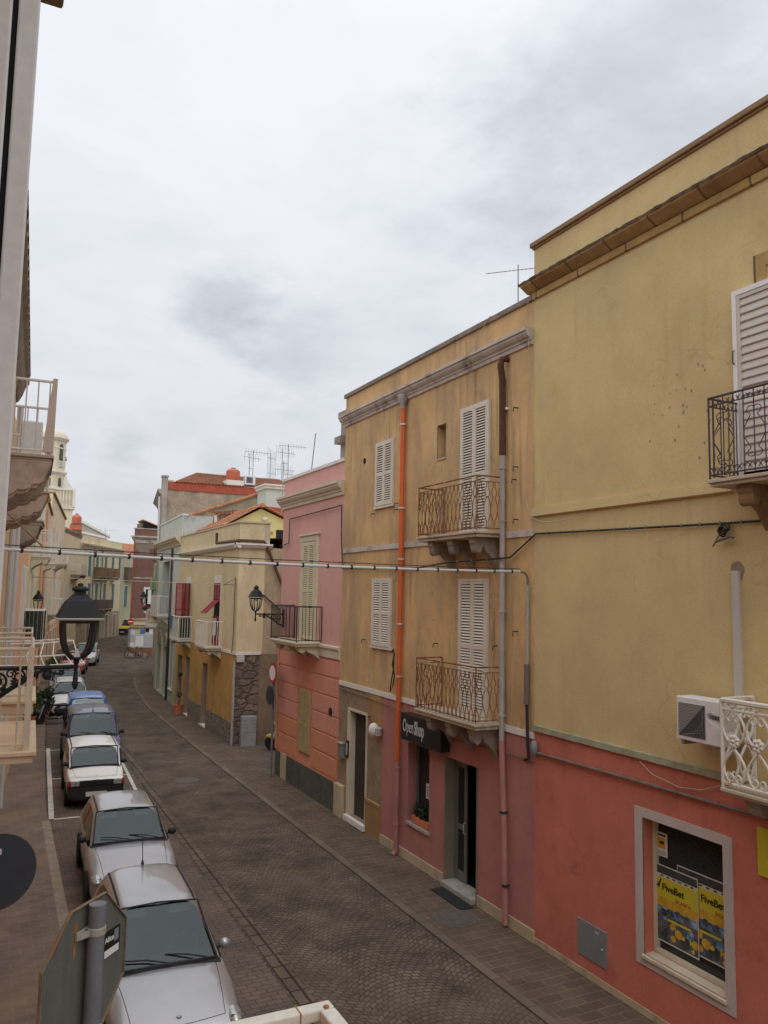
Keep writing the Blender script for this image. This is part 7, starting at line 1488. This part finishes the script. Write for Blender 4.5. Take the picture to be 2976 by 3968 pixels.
make_car('parked_car', 'pinkish red car on the bend behind the large lantern', (5.38, 58.4, .004), -R(9), 4.2, 1.68, 1.38, None, cowl=1.3, cowlz=.93, rf=2.1, rr=3.7, m=paint('faded_red_paint', (.42, .10, .11)))
make_car('parked_car', 'tall silver car with a flat roof on the bend behind the red car', (6.75, 64.6, .004), -R(11), 4.2, 1.72, 1.58, None, cowl=1.2, cowlz=1.02, rf=1.9, rr=3.9, boxy=.4, m=paint('pale_silver_paint', (.42, .43, .43), .2))
make_car('parked_van', 'yellow van with dark lower front, far off at the end of the street', (15.45, 105.6, .004), -R(20), 4.2, 1.70, 1.9, None, cat='van', cowl=.85, cowlz=1.2, rf=1.4, rr=4.0, hood=1.05, nose=.85, boxy=.4, m=paint('yellow_paint', (.50, .36, .03)), mirror=m_trim, black_bumper=True, rbz=1.2, wheel=.31)

# ------------------------------------------------------------------ two-wheelers
def bicycle(name, label, loc, rz, col, basket=True):
    t = thing(name, label, 'bicycle', (0, 0, 0), 'bicycles leaning at the notice board'); r = .33
    for x in (0, 1.05):
        w = part(lambda mb: mb.tube([(x + r * math.cos(a), 0, r + r * math.sin(a)) for a in [2 * PI * i / 24 for i in range(24)]], .026, 6, closed=True), 'wheel', m_rubber, t)
        part(lambda mb: ([mb.tube([(x, 0, r), (x + r * math.cos(a), 0, r + r * math.sin(a))], .004, 3) for a in [2 * PI * i / 14 for i in range(14)]], mb.lathe((x, 0, r), [(.025, -.04), (.025, .04)], 8, 'y')), 'spokes', m_alu, w)
    mf = M('bike_' + label[:6].strip(), col, rough=.4, var=.1, bump=0, obj=True)
    part(lambda mb: [mb.tube(p, .019, 6) for p in ([(0, 0, r), (.16, 0, .78), (.19, 0, .92)], [(.18, 0, .82), (.62, 0, .52), (.70, 0, .85)], [(.18, 0, .70), (.56, 0, .30), (.72, 0, .86)], [(.56, 0, .30), (1.05, 0, r)], [(.70, 0, .80), (1.05, 0, r)])], 'frame', mf, t)
    part(lambda mb: (mb.tube([(.19, 0, .92), (.17, 0, 1.0)], .016, 6), mb.tube([(.32, -.26, 1.02), (.2, -.2, 1.04), (.16, 0, 1.0), (.2, .2, 1.04), (.32, .26, 1.02)], .014, 6)), 'handlebar', m_alu, t)
    part(lambda mb: mb.ball((.74, 0, .90), .14, .08, .045, 10, 6), 'saddle', m_trim, t, smooth='all')
    part(lambda mb: (mb.tube([(r_ * math.cos(a), 0, r + r_ * math.sin(a)) for r_ in (.36,) for a in [PI * (.1 + .8 * i / 8) for i in range(9)]], .016, 5), mb.tube([(1.05 + .36 * math.cos(a), 0, r + .36 * math.sin(a)) for a in [PI * (.1 + .8 * i / 8) for i in range(9)]], .016, 5)), 'mudguard', mf, t)
    part(lambda mb: (mb.lathe((.56, 0, .30), [(.09, -.02), (.09, .02)], 14, 'y'), mb.tube([(.56, .03, .30), (.56, .1, .14)], .012, 5), mb.tube([(.56, -.03, .30), (.56, -.1, .46)], .012, 5)), 'crank', m_trim, t)
    if basket: part(lambda mb: mb.lathe((-.05, 0, .72), [(.12, 0), (.17, .24), (.15, .24), (.11, .02)], 10), 'basket', m_woodb, t)
    t.location = loc; t.rotation_euler = (R(4), 0, rz); return t
bicycle('bicycle', 'white and orange bicycle leaning in front of the notice board', (11.2, 70.6, 0), R(-3), (.24, .15, .10), False)
bicycle('bicycle', 'bicycle with a brown wicker basket, half behind the white and orange one', (11.02, 71.3, 0), R(20), (.05, .05, .05), True)
def scooter(name, label, loc, rz, col, plate_col):
    t = thing(name, label, 'scooter', (0, 0, 0)); r = .27; mp = paint('scooter_' + label[:5].strip(), col)
    for x in (0, 1.25):
        w = part(lambda mb: mb.lathe((x, 0, r), [(r * .6, -.05), (r * .9, -.06), (r, -.03), (r, .03), (r * .9, .06), (r * .6, .05)], 22, 'y'), 'wheel', m_rubber, t, smooth=True)
        part(lambda mb: (mb.lathe((x, 0, r), [(r * .62, -.02), (r * .62, .02), (.04, .03), (.04, -.03)], 18, 'y'), [mb.tube([(x, .0, r), (x + r * .6 * math.cos(a), 0, r + r * .6 * math.sin(a))], .012, 4) for a in [2 * PI * i / 7 for i in range(7)]]), 'rim', m_rim, w)
    part(lambda mb: (mb.tube([(0, .07, r), (.14, .07, .70), (.22, 0, .98)], .026, 8), mb.tube([(0, -.07, r), (.14, -.07, .70), (.22, 0, .98)], .026, 8)), 'fork', m_alu, t)
    part(lambda mb: (mb.prism([(.12, -.17, .45), (.22, -.20, .98), (.30, -.18, 1.0), (.34, -.16, .42)], (0, .34, 0)), mb.ball((.0, 0, .50), .26, .10, .10, 12, 8), mb.prism([(.30, -.17, .22), (.34, -.17, .30), (.75, -.17, .30), (.80, -.17, .22)], (0, .34, 0)), mb.ball((1.05, 0, .58), .46, .17, .24, 14, 9), mb.ball((.21, 0, .98), .13, .17, .12, 12, 8)), 'fairing', mp, t, smooth=True)
    part(lambda mb: mb.ball((.98, 0, .80), .42, .14, .07, 14, 8), 'seat', m_trim, t, smooth='all')
    part(lambda mb: (mb.tube([(.34, -.34, 1.02), (.26, -.12, 1.06), (.24, 0, 1.02), (.26, .12, 1.06), (.34, .34, 1.02)], .018, 6)), 'handlebar', m_trim, t)
    for sy in (-1, 1): part(lambda mb: (mb.tube([(.28, sy * .2, 1.05), (.30, sy * .28, 1.22)], .008, 5), mb.ball((.30, sy * .29, 1.25), .02, .07, .05)), 'mirror', m_trim, t, smooth='all')
    part(lambda mb: mb.ball((.10, 0, .96), .05, .09, .07, 10, 8), 'headlight', m_headl, t, smooth='all')
    part(lambda mb: mb.box(1.52, 1.54, -.09, .09, .42, .56), 'number_plate', plate_col, t); part(lambda mb: mb.tube([(.75, .16, .2), (1.1, .19, .28), (1.5, .19, .36)], .04, 8), 'exhaust', m_alu, t, smooth=True)
    t.location = loc; t.rotation_euler = (0, R(0), rz); return t
scooter('scooter', 'dark scooter parked across the bay between the pots and the blue microvan', (2.28, 37.9, .004), R(6), (.03, .02, .03), m_plate)
scooter('scooter', 'scooter with yellow bodywork half hidden in the alley behind the road sign pole', (9.85, 29.2, .004), R(-30), (.42, .34, .03), m_plate)
